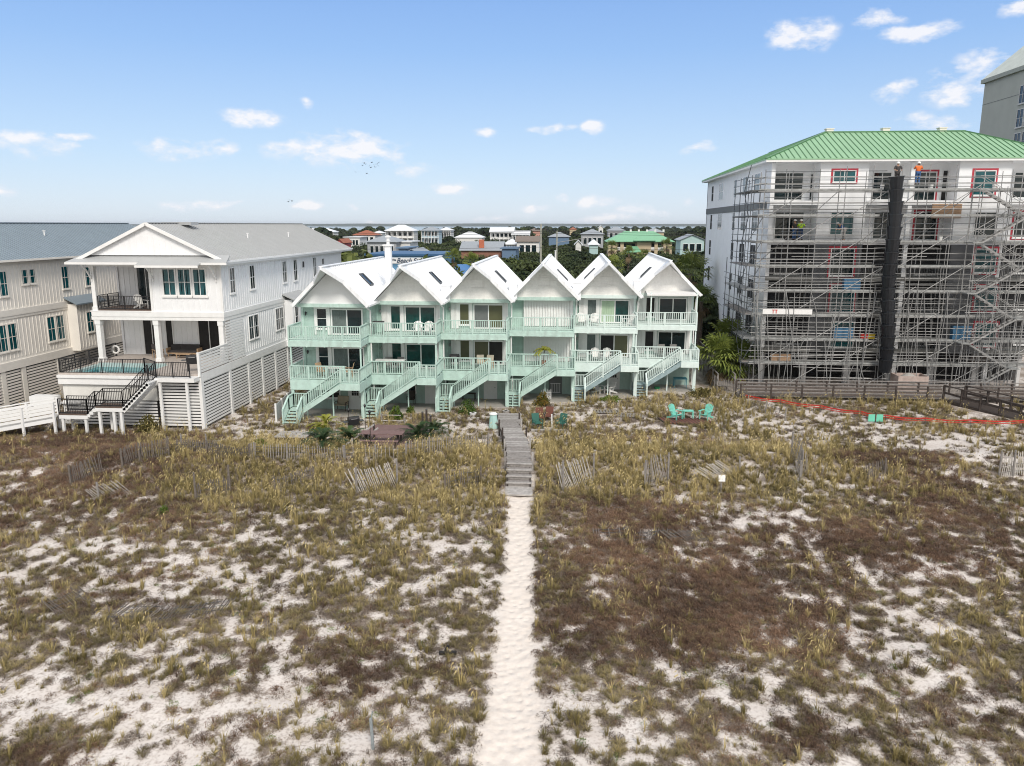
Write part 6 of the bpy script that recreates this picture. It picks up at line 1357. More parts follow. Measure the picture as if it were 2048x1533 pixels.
    t = thing('low_deck', 'low reddish brown deck in front of the second townhouse', 'deck', (x0, yf, 0)); s = MB((x0, yf, 0)); y = yf
    while y < yb: s.box(x0, x1, y, y + .135, z - .04, z); y += .145
    s.build('boards', redwood, t); s = MB((x0, yf, 0)); s.box(x0 + .05, x1 - .05, yf - .04, yf, -.1, z - .04); s.box(x0, x0 + .05, yf, yb, -.1, z - .04); s.build('rim_joist', darkwood, t)
    HARD.append((x0 - .1, x1 + .1, yf - .2, yb + .1))
    p = at(765, 888, z); tb_ = thing('picnic_table', 'long reddish picnic table on the low deck', 'table', (p[0], p[1], z)); s = MB(); 
    for k in range(5): s.box(-1.35, 1.35, -.42 + k * .17, -.27 + k * .17, .70, .74)
    s.build('tabletop', redwood, tb_)
    for sx in (-1, 1): s = MB(); s.bar((sx * 1.0, -.3, 0), (sx * 1.0, .3, .7), .07); s.bar((sx * 1.0, .3, 0), (sx * 1.0, -.3, .7), .07); s.build('leg', darkwood, tb_)
    for y in (-.85, .8): s = MB(); s.box(-1.2, 1.2, y - .13, y + .13, .40, .44); s.build('bench', redwood, tb_); 
    for y in (-.85, .8):
        for sx in (-1, 1): s = MB(); s.box(sx * 1.0 - .03, sx * 1.0 + .03, y - .1, y + .1, 0, .4); s.build('bench_leg', darkwood, tb_)
    for (u, v, h, lb) in ((742, 905, 2.3, 'tall dark torch on a pole in front of the reddish deck'), (699, 868, 1.5, 'dark torch at the left of the reddish deck'), (731, 858, 1.5, 'dark torch post behind the reddish deck')):
        p = Vector(ground(u, v)); q = thing('torch', lb, 'torch', tuple(p)); MB().tube((0, 0, -.1), (0, 0, h), .022, n=6).build('pole', darkwood, q); s = MB(); s.lathe((0, 0, h), [(.04, 0), (.09, .14), (.07, .2), (.03, .26)], 8); s.build('head', black, q)
    p = Vector(ground(708, 866)); barbecue('black barbecue at the back left corner of the reddish deck', tuple(p), R(30))
    # wooden handrail at the deck steps
    p = Vector(ground(706, 895)); t = thing('handrail', 'pale timber handrail at the left of the reddish deck', 'handrail', tuple(p)); s = MB(tuple(p)); a = p; s.bar((a.x - .6, a.y - .6, .3), (a.x + .9, a.y + 2.0, 1.2), .05, .09); s.bar((a.x - .3, a.y - .6, .05), (a.x + 1.1, a.y + 2.0, .95), .05, .09); s.build('rail', greywood2, t); MB(tuple(p)).box(a.x - .1, a.x, a.y, a.y + .1, -.2, .8).build('post', greywood2, t); MB(tuple(p)).box(a.x + .8, a.x + .9, a.y + 1.9, a.y + 2.0, -.2, 1.25).build('post', darkwood, t)
    for k, (u, v, h) in enumerate(((845, 865, 1.4), (853, 862, 1.5), (861, 866, 1.2))):
        p = Vector(ground(u, v)); q = thing('piling', ['dark wooden piling at the left of the three beside the sago palms', 'tallest of the three dark pilings beside the sago palms', 'shortest of the three dark pilings, on the right'][k], 'piling', tuple(p)); MB().tube((0, 0, -.2), (.03, 0, h), .08, .07).build('post', darkwood, q); s = MB(); s.tube((.03, 0, h), (.03, 0, h + .03), .085, .06); s.build('cap', galvd, q)
    # log bed edging round the round shrub, white picket
    p = Vector(ground(790, 846)); t = thing('planter_edging', 'thin log rail around the round green shrub', 'edging', tuple(p)); s = MB(); s.tube((-.85, -.55, .28), (.75, -.55, .30), .035); s.tube((-.85, -.3, .62), (.5, -.3, .62), .03); s.build('log_rail', greywood2, t); MB().tube((-.85, -.5, -.1), (-.85, -.4, .75), .06).build('post', greywood, t); MB().tube((.8, -.5, -.1), (.8, -.5, .5), .07).build('post', greywood, t)
    p = Vector(ground(1092, 800)); t = thing('picket_panel', 'small white picket panel under the fourth staircase', 'fence', tuple(p)); s = MB()
    for k in range(6): s.box(-.4 + k * .15, -.33 + k * .15, -.01, .01, 0, .8 + .1 * (k % 2))
    s.box(-.42, .42, .01, .03, .2, .27); s.build('pickets', white, t); s = MB(); s.box(-.42, .42, .01, .04, .55, .62); s.build('rail', white, t)
    for (u, v, m, lb) in ((1314, 780, mat('green_plastic', (.03, .3, .12), .5), 'small green tub at the foot of the last staircase'), (946, 832, white, 'white flower tub beside the third patio'), (1012, 828, greywood2, 'grey stone tub at the head of the walkway')):
        p = Vector(ground(u, v)); t = thing('tub', lb, 'tub', tuple(p)); s = MB(); s.lathe((0, 0, 0), [(.2, 0), (.26, .22), (.27, .24)], 10); s.build('pot', m, t); s = MB(); s.lathe((0, 0, .2), [(.22, 0), (.12, .04)], 10); s.build('soil', darkwood, t)
small_things()

# ================================================================== palms and shrubs close by
def plainleaf(name, c1, c2, rough=.6, sc=2.5, oscale=None):
    if name in MATS: return MATS[name]
    m = bpy.data.materials.new(name); m.use_nodes = True; nt = m.node_tree; N = nt.nodes; L = nt.links; b = N['Principled BSDF']; b.inputs['Roughness'].default_value = rough; b.inputs['Specular IOR Level'].default_value = .25
    rn = N.new('ShaderNodeAttribute'); rn.attribute_name = 'leaf'; oi = N.new('ShaderNodeObjectInfo'); tc = N.new('ShaderNodeTexCoord'); nz = N.new('ShaderNodeTexNoise'); nz.inputs['Scale'].default_value = sc; nz.inputs['Detail'].default_value = 3; L.new(tc.outputs['Object'], nz.inputs['Vector'])
    a = N.new('ShaderNodeMath'); a.operation = 'MULTIPLY_ADD'; L.new(oi.outputs['Random'], a.inputs[0]); a.inputs[1].default_value = .45; L.new(rn.outputs['Fac'], a.inputs[2])
    c = N.new('ShaderNodeMath'); c.operation = 'MULTIPLY_ADD'; c.use_clamp = True; L.new(nz.outputs['Fac'], c.inputs[0]); c.inputs[1].default_value = .7; L.new(a.outputs[0], c.inputs[2])
    d = N.new('ShaderNodeMath'); d.operation = 'SUBTRACT'; d.use_clamp = True; L.new(c.outputs[0], d.inputs[0]); d.inputs[1].default_value = .2
    mx = N.new('ShaderNodeMix'); mx.data_type = 'RGBA'; L.new(d.outputs[0], mx.inputs[0]); mx.inputs[6].default_value = c1 + (1,); mx.inputs[7].default_value = c2 + (1,); L.new(mx.outputs[2], b.inputs['Base Color'])
    MATS[name] = m; return m
palmg = plainleaf('fan_palm_green', (.045, .08, .018), (.25, .29, .06)); palmb = plainleaf('dry_palm_brown', (.10, .07, .035), (.24, .17, .09)); sagog = plainleaf('sago_green', (.012, .035, .012), (.05, .09, .025)); shrubg = plainleaf('shrub_green', (.03, .07, .01), (.16, .22, .03)); yelg = plainleaf('yellow_green_leaves', (.10, .12, .01), (.34, .34, .05))
def leafmesh(name, vs, fs, lv, m, parent):
    me = bpy.data.meshes.new(name); me.from_pydata(vs, [], fs); me.materials.append(m); add_leaf_attr(me, lv); o = bpy.data.objects.new(name, me); C.objects.link(o); o.parent = parent; return o
def fan_crown(r_, n, size, c, droop=.5, el0=-.5, el1=1.4, fold=11):
    vs = []; fs = []; lv = []
    for k in range(n):
        az = r_.uniform(0, 2 * PI); el = r_.uniform(el0, el1); d = Vector((math.cos(az) * math.cos(el), math.sin(az) * math.cos(el), math.sin(el))); st = size * r_.uniform(.45, .7); tip = c + d * st; side = d.cross(Vector((0, 0, 1))).normalized(); upv = side.cross(d); tv = r_.uniform(-.2, .3)
        s = side * .02; i = len(vs); vs += [tuple(c - s), tuple(c + s), tuple(tip + s), tuple(tip - s)]; fs.append((i, i + 1, i + 2, i + 3)); lv += [tv] * 4
        for j in range(fold):
            a = (j / (fold - 1) - .5) * 3.4; dd = (d * math.cos(a) + side * math.sin(a)).normalized(); ln = size * .62 * (1 - .25 * abs(a) / 1.7) * r_.uniform(.9, 1.1); e = tip + dd * ln - Vector((0, 0, droop * ln * (.35 + .4 * r_.random()))); md = tip + dd * ln * .55 + upv * .04; w = side.cross(dd).normalized() * .01 + dd.cross(upv).normalized() * (size * .032)
            i = len(vs); vs += [tuple(tip), tuple(md + w), tuple(e), tuple(md - w)]; fs.append((i, i + 1, i + 2, i + 3)); lv += [tv, tv, tv + .2, tv]
    return vs, fs, lv
def fan_palm(label, loc, h, size, n=26, seed=1, group=None, name='palm_tree', dead=8, lean=(0, 0), cat='palm'):
    r_ = random.Random(seed); t = thing(name, label, cat, loc, 0, group); tr = MB(); p = Vector((0, 0, -.1)); N_ = 6
    for k in range(N_): q = Vector((lean[0] * ((k + 1) / N_) ** 1.5, lean[1] * ((k + 1) / N_), h * (k + 1) / N_)); tr.tube(p, q, size * .13 * (1.1 - .3 * k / N_), size * .13 * (1.06 - .3 * k / N_), 9, cap=(k in (0, N_ - 1))); p = q
    tr.build('trunk', bark, t); c = Vector((lean[0], lean[1], h)); vs, fs, lv = fan_crown(r_, n, size, c); leafmesh('crown', vs, fs, lv, palmg, t)
    if dead: vs, fs, lv = fan_crown(r_, dead, size * .8, c - Vector((0, 0, .15)), .9, -1.35, -.7); leafmesh('dead_fronds', vs, fs, lv, palmb, t)
    return t
def pinnate(label, loc, n, ln, seed, m, name, cat, width=.3, up=.9, h0=.15, group=None):
    r_ = random.Random(seed); t = thing(name, label, cat, loc, 0, group); vs = []; fs = []; lv = []
    for k in range(n):
        az = 2 * PI * k / n + r_.uniform(-.2, .2); el = r_.uniform(.25, 1.15) * up; d = Vector((math.cos(az), math.sin(az), 0)); pts = [Vector((0, 0, h0)) + d * ln * f * math.cos(el) * (1 + .1 * f) + Vector((0, 0, ln * (f * math.sin(el) - .55 * f * f))) for f in [j / 9 for j in range(10)]]; s0 = Vector((-d.y, d.x, 0)); tv = r_.uniform(-.2, .3)
        for j in range(9):
            for q in (0, .5):
                c = pts[j].lerp(pts[j + 1], q); w = width * ln * (1 - abs(j / 9 - .4)) * .8; f = (pts[j + 1] - pts[j]).normalized()
                for sg in (-1, 1):
                    e = c + s0 * sg * w + f * w * .35 - Vector((0, 0, .12 * w)); i = len(vs); vs += [tuple(c - f * .018), tuple(c + f * .045), tuple(e)]; fs.append((i, i + 1, i + 2)); lv += [tv, tv, tv + .2]
    leafmesh('fronds', vs, fs, lv, m, t); s = MB(); s.lathe((0, 0, -.1), [(.14, 0), (.13, .2), (.05, .3)], 8); s.build('stem', bark, t); return t
def round_shrub(label, loc, rad, h, n, seed, m, leaf=.05, name='shrub', group=None):
    r_ = random.Random(seed); t = thing(name, label, 'shrub', loc, 0, group); vs = []; fs = []; lv = []
    for k in range(n):
        a = r_.uniform(0, 2 * PI); z = r_.random() ** 1.2; rr = rad * math.sqrt(max(0, 1 - (z * .95) ** 2)) * r_.uniform(.35, 1.1) * (.78 + .3 * math.sin(3 * a + seed) * math.cos(5 * z + a * 2 + seed)); c = Vector((rr * math.cos(a), rr * math.sin(a), h * z * (.85 + .3 * math.sin(4 * a + seed * 2)))); u = Vector((r_.gauss(0, 1), r_.gauss(0, 1), r_.gauss(0, 1))).normalized(); v = u.cross(Vector((r_.gauss(0, 1), r_.gauss(0, 1), r_.gauss(0, 1)))).normalized(); u *= leaf * 1.6; v *= leaf * .6; i = len(vs); vs += [tuple(c - u), tuple(c + v), tuple(c + u), tuple(c - v)]; fs.append((i, i + 1, i + 2, i + 3)); lv += [r_.uniform(-.3, .3)] * 4
    leafmesh('foliage', vs, fs, lv, m, t); s = MB()
    for k in range(5): a = k * 1.3; s.tube((0, 0, -.05), (rad * .5 * math.cos(a), rad * .5 * math.sin(a), h * .6), .02, .01, 5)
    s.build('stem', bark, t); return t
def near_plants():
    p = ground(1432, 770); fan_palm('large shaggy fan palm beside the scaffolding, left trunk of the clump', (p[0] + .2, p[1], 0), 2.2, 2.3, 52, 3, 'fan palms beside the scaffolding', dead=16)
    p = ground(1470, 772); fan_palm('large shaggy fan palm beside the scaffolding, right trunk of the clump', (p[0] + .1, p[1] + .5, 0), 1.9, 2.2, 52, 4, 'fan palms beside the scaffolding', dead=14)
    p = ground(1452, 760); fan_palm('tallest fan palm at the back of the clump by the scaffolding', (p[0] + .3, p[1] + 1.2, 0), 3.5, 2.1, 42, 5, 'fan palms beside the scaffolding', dead=10)
    for k, (u, v, s, lb) in enumerate(((645, 900, 1.9, 'dark sago palm at the left of the reddish deck'), (700, 892, 1.8, 'dark sago palm touching the left edge of the reddish deck'), (835, 884, 1.9, 'dark sago palm at the right edge of the reddish deck'), (868, 874, 1.7, 'dark sago palm behind the right-hand one, near the pilings'))):
        p = ground(u, v); pinnate(lb, p, 34, s, 30 + k, sagog, 'sago_palm', 'sago palm', .2, 1.15, .45, 'sago palms around the reddish deck')
    p = ground(652, 856); pinnate('young palm with orange-yellow fronds under the first staircase', p, 14, 1.5, 41, yelg, 'young_palm', 'palm', .2, 1.2, .3)
    p = ground(643, 866); round_shrub('bright yellow-green bush in front of the young palm', p, .75, .55, 900, 42, yelg, .06)
    p = ground(792, 840); round_shrub('round dark green shrub inside the log rail', p, .68, .95, 1500, 43, shrubg, .05)
    p = ground(822, 826); round_shrub('small leafy bush beside the second patio path', p, .4, .45, 500, 44, shrubg, .05)
    p = ground(936, 828); round_shrub('dark green bush at the foot of the third staircase', p, .85, .95, 1500, 45, shrubg, .05)
    p = ground(1085, 812); round_shrub('bush of red and green leaves beside the fourth staircase', p, .75, .95, 1300, 46, plainleaf('croton_leaves', (.05, .07, .01), (.33, .16, .03)), .06)
    p = ground(1222, 802); round_shrub('low bright green plant bed in front of the fifth patio', (p[0], p[1], p[2]), 1.15, .35, 1500, 47, shrubg, .05)
    p = ground(1402, 792); round_shrub('olive bush right of the last patio', p, 1.3, .6, 1800, 48, plainleaf('olive_bush', (.06, .055, .015), (.2, .17, .05)), .05)
    p = ground(520, 895); round_shrub('bright green low bush left of the plank platform', p, .6, .45, 900, 49, shrubg, .05)
    p = ground(328, 1030); round_shrub('lone bright green bush in the left dune', p, .32, .4, 500, 50, shrubg, .045)
    p = ground(298, 866); round_shrub('olive bush against the white slatted wall', p, .9, 1.1, 1500, 51, plainleaf('olive_bush', (.06, .055, .015), (.2, .17, .05)), .06)
    p = ground(1060, 800)
    q = U(3, 1087, 735, .35, 2.81); t = thing('potted_palm', 'potted feathery palm on the shuttered townhouse deck', 'potted plant', q); s = MB(); s.lathe((0, 0, 0), [(.2, 0), (.27, .4), (.29, .42)], 12); s.build('pot', mat('terracotta', (.42, .17, .09), .8, .1), t); s = MB(); s.tube((0, 0, .3), (.05, 0, 1.3), .04, .03); s.build('stem', bark, t)
    r_ = random.Random(8); vs = []; fs = []; lv = []
    for k in range(15):
        az = 2 * PI * k / 15; el = r_.uniform(.1, 1.2); d = Vector((math.cos(az), math.sin(az), 0)); pts = [Vector((.05, 0, 1.3)) + d * 1.0 * f * math.cos(el) + Vector((0, 0, .9 * (f * math.sin(el) - .7 * f * f))) for f in [j / 7 for j in range(8)]]; s0 = Vector((-d.y, d.x, 0))
        for j in range(7):
            for sg in (-1, 1): c = pts[j]; e = c + s0 * sg * .2 + (pts[j + 1] - pts[j]) - Vector((0, 0, .1)); i = len(vs); vs += [tuple(c), tuple(pts[j + 1]), tuple(e)]; fs.append((i, i + 1, i + 2)); lv += [r_.uniform(-.1, .3)] * 3
    leafmesh('fronds', vs, fs, lv, yelg, t)
near_plants()

# ================================================================== the island behind: streets of houses, trees, poles
FAR = []      # (u0, u1, y, v of the lowest wall that shows): trees in front keep below it
def far_house(label, u0, u1, vt, vb, y, wm, rm, floors=2, roof='hip', depth=12, rh=.38, porch=False, wcol=None, nwin=4, cat='house', name='house', chim=None, cols=None):
    a = aty(u0, vt, y); b = aty(u1, vt, y); x0, x1 = a[0], b[0]; zt = a[2]; W = x1 - x0; FAR.append((u0 - 3, u1 + 3, y, vb)); zr = max(1.6, W * rh * .5) if roof != 'flat' else .3
    ze = zt - zr; t = thing(name, label, cat, ((x0 + x1) / 2, y, 0)); O = ((x0 + x1) / 2, y, 0); e = .5; w = MB(O); w.box(x0 + .6, x1 - .6, y + (2 if porch else 0), y + depth, 0, ze); 
    w.build('wall', wm, t); r_ = MB(O); X0, X1, Y0, Y1 = x0, x1, y - e, y + depth + e; m = (X0 + X1) / 2; g = min((X1 - X0) / 2.2, depth / 2)
    if roof == 'hip': r_.slab([(X0, Y0, ze), (X1, Y0, ze), (X1 - g, (Y0 + Y1) / 2, zt), (X0 + g, (Y0 + Y1) / 2, zt)], .15); r_.slab([(X1, Y0, ze), (X1, Y1, ze), (X1 - g, (Y0 + Y1) / 2, zt)], .15); r_.slab([(X0, Y1, ze), (X0, Y0, ze), (X0 + g, (Y0 + Y1) / 2, zt)], .15); r_.slab([(X1, Y1, ze), (X0, Y1, ze), (X0 + g, (Y0 + Y1) / 2, zt), (X1 - g, (Y0 + Y1) / 2, zt)], .15)
    elif roof == 'side': r_.slab([(X0, Y0, ze), (X1, Y0, ze), (X1, (Y0 + Y1) / 2, zt), (X0, (Y0 + Y1) / 2, zt)], .15); r_.slab([(X1, Y1, ze), (X0, Y1, ze), (X0, (Y0 + Y1) / 2, zt), (X1, (Y0 + Y1) / 2, zt)], .15)
    elif roof == 'gable':
        r_.slab([(X0, Y1, ze), (X0, Y0, ze), (m, Y0, zt), (m, Y1, zt)], .15); r_.slab([(X1, Y0, ze), (X1, Y1, ze), (m, Y1, zt), (m, Y0, zt)], .15)
        gg = MB(O); gg.prism([(X0 + .6, ze), (X1 - .6, ze), (m, zt - .2)], 'y', y, y + .2); gg.build('gable', wm, t)
    else: r_.box(X0, X1, Y0, Y1, ze, zt)
    rr = r_.build('roof', rm, t)
    fh = ze / floors; fc = Face('F', y + (2 if porch else 0))
    for f in range(floors):
        z0 = ze - (f + 1) * fh + .9; 
        if z0 < 1: continue
        for k in range(nwin):
            wx = x0 + 1.2 + (W - 2.4) * (k + .5) / nwin; ww = min(.9, W / nwin * .3); q = MB(O); fc.box(q, wx - ww, wx + ww, 0, .08, z0, z0 + fh * .55); wd = q.build('window', white, t); q = MB(O); fc.box(q, wx - ww + .12, wx + ww - .12, .08, .12, z0 + .12, z0 + fh * .55 - .12); q.build('pane', glass, wd)
        if porch:
            q = MB(O); zf = ze - (f + 1) * fh; q.box(x0 + .4, x1 - .4, y, y + 2, zf - .15, zf + .1); q.box(x0 + .4, x1 - .4, y - .04, y + .04, zf + .9, zf + 1.0); q.build('porch_floor', white, t)
    if porch:
        for k in range(6): x = x0 + .5 + (W - 1.2) * k / 5; q = MB(O); q.box(x, x + .25, y - .02, y + .25, 0, ze); q.build('column', white, t)
    if chim: q = MB(O); cx = x0 + W * chim; q.box(cx - .7, cx + .7, y + 1, y + 2.2, ze - .5, zt + .6); q.build('chimney', mat('orange_brick', (.5, .15, .08), .8, .1), rr)
    return t
wf = mat('far_white_wall', (.72, .72, .70), .7, .05); rw = mat('far_white_roof', (.72, .74, .76), .5, .05); rg = mat('far_grey_roof', (.30, .33, .36), .6, .1); rt = mat('far_terracotta_roof', (.33, .11, .06), .8, .15, .6); rb_ = mat('far_brown_roof', (.19, .155, .13), .8, .12); bl = mat('far_blue_paint', (.13, .21, .32), .6, .1); lb_ = mat('far_pale_blue', (.42, .55, .62), .7, .06); aq = mat('far_aqua_wall', (.42, .58, .57), .7, .06); tn = mat('far_tan_wall', (.55, .45, .30), .8, .05); pk = mat('far_pink_wall', (.55, .30, .24), .8, .05); br_ = mat('far_brick_wall', (.27, .13, .09), .8, .15, 1.5); gr_ = mat('far_green_roof', (.20, .44, .27), .5, .06); gy = mat('far_grey_wall', (.36, .38, .40), .8, .06)
far_house('white four-storey stilt house with stacked porches on the skyline', 768, 828, 450, 481, 400, wf, rw, 3, porch=True, nwin=5)
far_house('pale blue stilt house with a grey pyramid roof on the skyline', 840, 878, 454, 481, 400, lb_, rg, 3, porch=True, nwin=4)
far_house('small white stilt house right of the pale blue one', 876, 903, 455, 476, 440, wf, rw, 2, porch=True, nwin=3)
far_house('low house with a terracotta tiled roof at left', 704, 752, 461, 476, 420, wf, rt, 2, nwin=4)
far_house('pink house with red trim beside the white house roof', 671, 687, 478, 490, 300, mat('far_red_wall', (.5, .10, .10), .7), rt, 2, nwin=2, roof='gable')
far_house('white flat-roofed house among the trees at left', 686, 722, 474, 486, 340, wf, rw, 2, roof='flat', nwin=4)
far_house('blue-grey house with a broad grey hip roof', 730, 796, 471, 499, 225, gy, rg, 2, nwin=5)
far_house('white warehouse behind the blue store', 790, 824, 483, 495, 230, wf, rw, 1, roof='flat', nwin=2)
far_house('low blue shed between the warehouse and the trees', 792, 818, 495, 510, 190, bl, bl, 1, roof='flat', nwin=1)
far_house('grey gabled shop roof behind the blue store', 797, 850, 498, 513, 160, gy, rg, 1, roof='gable', nwin=2, rh=.5)
far_house('large white gabled house with dormers on the skyline', 978, 1028, 455, 479, 400, wf, rw, 3, roof='side', porch=True, nwin=5)
far_house('long white wing beside the large white gabled house', 1022, 1060, 462, 480, 398, wf, rw, 2, roof='side', porch=True, nwin=4)
far_house('white ranch house with a low white roof in the middle distance', 908, 966, 464, 478, 380, wf, rw, 1, nwin=4)
far_house('brick house with a long grey metal roof and orange chimney', 918, 1006, 484, 512, 225, br_, rg, 1, roof='side', nwin=5, chim=.5)
far_house('white open pavilion with a pyramid roof', 1005, 1037, 479, 492, 260, wf, rw, 1, porch=True, nwin=2)
far_house('low blue metal building right of the brick house', 1000, 1036, 496, 512, 215, bl, bl, 1, roof='flat', nwin=1)
far_house('brown roofed house with a white carport', 1030, 1082, 473, 500, 250, wf, rb_, 2, roof='side', nwin=3)
far_house('pink roofed cottage left of the first pole', 1055, 1082, 457, 466, 520, pk, rb_, 1, nwin=3)
far_house('navy house with a pale roof between the poles', 1095, 1141, 465, 480, 360, bl, rg, 1, nwin=4)
far_house('orange stucco cottage on the horizon', 1138, 1154, 455, 461, 620, tn, rt, 1, nwin=2)
far_house('second orange stucco cottage farther right on the horizon', 1165, 1184, 455, 461, 640, tn, rt, 1, nwin=2)
far_house('grey steep roofed house left of the green condo', 1160, 1210, 459, 481, 330, gy, rg, 2, nwin=4)
far_house('small white shed among the trees left of the green condo', 1148, 1166, 481, 489, 280, wf, rw, 1, roof='gable', nwin=1)
far_house('small teal cabin with a pale roof', 1176, 1200, 480, 494, 270, aq, rw, 1, nwin=2)
far_house('weathered grey shingle house behind the green condo', 1214, 1252, 454, 468, 480, gy, rg, 2, nwin=3)
far_house('aqua house with a grey gable roof beside the apartment building', 1358, 1413, 469, 496, 260, aq, rg, 2, roof='gable', nwin=3, rh=.42)
far_house('white house far off beyond the grey beach-house roof', 632, 668, 457, 466, 560, wf, rw, 2, nwin=3)
far_house('second white house far off near the bay', 612, 630, 457, 464, 640, wf, rw, 1, nwin=2)
far_house('white cottage on the horizon left of the terracotta roof', 742, 766, 462, 472, 520, wf, rw, 1, nwin=2)
far_house('white chapel-like house on the horizon at right', 1196, 1208, 451, 460, 600, wf, rw, 2, roof='gable', nwin=1, rh=.9)
far_house('low tan house half hidden at the far right', 1290, 1330, 457, 464, 560, tn, rg, 1, nwin=3)
def green_condo():
    y = 290; a = aty(1212, 463, y); b = aty(1350, 463, y); x0, x1 = a[0], b[0]; zt = a[2]; ze = zt - 3.6; O = ((x0 + x1) / 2, y, 0); t = thing('apartment_building', 'tan condominium with a green hip roof and recessed balconies behind the trees', 'apartment building', O); FAR.append((1208, 1354, y, 506))
    w = MB(O); w.box(x0 + 1, x1 - 1, y + 2, y + 14, 0, ze); w.build('wall', tn, t)
    r_ = MB(O); r_.slab([(x0, y - 1, ze), (x1, y - 1, ze), (x1 - 7, y + 7, zt), (x0 + 7, y + 7, zt)], .2); r_.slab([(x1, y - 1, ze), (x1, y + 15, ze), (x1 - 7, y + 7, zt)], .2); r_.slab([(x0, y + 15, ze), (x0, y - 1, ze), (x0 + 7, y + 7, zt)], .2); m = (x0 + x1) / 2 + 1.5; r_.slab([(m - 4, y - 2, ze + .4), (m + 4, y - 2, ze + .4), (m, y + 3, ze + 2.6)], .2); r_.slab([(m + 4, y - 2, ze + .4), (m + 4, y + 3, ze + .4), (m, y + 3, ze + 2.6)], .2); r_.slab([(m - 4, y + 3, ze + .4), (m - 4, y - 2, ze + .4), (m, y + 3, ze + 2.6)], .2); r_.build('roof', gr_, t)
    for (c, wd) in ((x0 + 2.6, 3.2), (m - 5.4 - 2.5, 1.2), (m, 5.0), (x1 - 6.5, 1.2), (x1 - 2.4, 3.0)): q = MB(O); q.box(c - wd / 2, c + wd / 2, y, y + 2, 0, ze); q.build('projecting_bay', tn, t)
    for k in range(3):
        z = ze - 3.0 * (k + 1); 
        for (p, q_) in ((x0 + 4.2, m - 2.5), (m + 2.5, x1 - 3.9)): q = MB(O); q.box(p, q_, y + .1, y + 2, z - .2, z); q.box(p, q_, y + .1, y + .2, z, z + 1.0); q.build('balcony', wf, t); g = MB(O); g.box(p + .6, q_ - .6, y + 1.9, y + 1.98, z + .1, z + 2.2); g.build('glass_door', glass, t)
    for k in range(5): q = MB(O); q.box(x0 + 9 + k * 3, x0 + 9.7 + k * 3, y + 6.6, y + 7.3, zt - .2, zt + .6); q.build('roof_vent', wf, t)
    e = MB(O); e.slab([(m - 6.5, y - 3.5, 4.2), (m - 1, y - 3.5, 4.2), (m - 2.5, y, 6.2), (m - 5, y, 6.2)], .15); e.build('entrance_roof', gr_, t)
green_condo()
def beach_store():
    y = 125; x0 = aty(732, 515, y)[0]; x1 = aty(858, 515, y)[0]; z0 = aty(800, 527.5, y)[2]; z1 = aty(800, 515.5, y)[2]; O = ((x0 + x1) / 2, y, 0)
    t = thing('beach_store', 'blue beach shop with a long white script sign along its parapet', 'shop', O); FAR.append((726, 905, y, 560))
    blue = mat('store_blue', (.10, .23, .36), .6, .08); w = MB(O); w.box(x0, x1 + 2, y, y + 14, 0, z1 + .3); w.build('wall', blue, t)
    c = MB(O); c.box(x0 - .2, x1 + 2.2, y - .25, y + 14.2, z1 + .3, z1 + .6); c.build('cornice', mat('store_dark_blue', (.04, .12, .25), .6, .08), t)
    a = MB(O)
    for k in range(3): zz_ = z0 - .5 - k * 1.6; a.slab([(x0 - .3, y - 1.6, zz_ - 1.2), (x1 + 2, y - 1.6, zz_ - 1.2), (x1 + 2, y, zz_), (x0 - .3, y, zz_)], .08)
    a.build('awning', blue, t)
    xs = aty(766, 520, y)[0]; xe = aty(862, 520, y)[0]; s = MB(O); s.box(xs, xe, y - .12, y, z0, z1); sg = s.build('sign_board', white, t)
    dark = mat('navy_lettering', (.02, .05, .10), .6)
    def text(body, x, z, size, shear=.35):
        cu = bpy.data.curves.new('lettering', 'FONT'); cu.body = body; cu.size = size; cu.extrude = .02; cu.shear = shear; cu.offset = .012; tmp = bpy.data.objects.new('lettering', cu); C.objects.link(tmp); bpy.context.view_layer.update()
        me = bpy.data.meshes.new_from_object(tmp.evaluated_get(bpy.context.evaluated_depsgraph_get())); bpy.data.objects.remove(tmp); me.transform(__import__('mathutils').Matrix.Rotation(PI / 2, 4, 'X')); me.materials.clear(); me.materials.append(dark); o = bpy.data.objects.new('lettering', me); C.objects.link(o); o.parent = sg; o.location = (x - O[0], -.16, z)
    text('The', aty(784, 520, y)[0], z0 + .45, .42); text('Beach', aty(793, 520, y)[0], z0 + .17, 1.02); text('Store', aty(826, 520, y)[0], z0 + .17, 1.02)
    y2 = 118; xa = aty(893, 540, y2)[0]; xb = aty(950, 540, y2)[0]; zt = aty(900, 532, y2)[2]; q = thing('market_roof', 'low building with a bright blue metal hip roof between the second and third gables', 'shop', ((xa + xb) / 2, y2, 0)); O2 = ((xa + xb) / 2, y2, 0); s = MB(O2); s.slab([(xa, y2, zt - 1.3), (xb, y2, zt - 1.3), (xb - 2, y2 + 5, zt), (xa + 1, y2 + 5, zt)], .15); s.slab([(xb, y2, zt - 1.3), (xb, y2 + 10, zt - 1.3), (xb - 2, y2 + 5, zt)], .15); s.build('roof', mat('bright_blue_roof', (.03, .16, .40), .4, .1), q); s = MB(O2); s.box(xa + .4, xb - .4, y2 + .5, y2 + 9, 0, zt - 1.35); s.build('wall', mat('dark_teal_wall', (.03, .16, .16), .6, .1), q); FAR.append((888, 955, y2, 560))
    s = MB(O2); s.box(xa + 1.2, xb - 1.4, y2 + .38, y2 + .5, 1.0, zt - 1.9); s.build('window', glass, q)
beach_store()
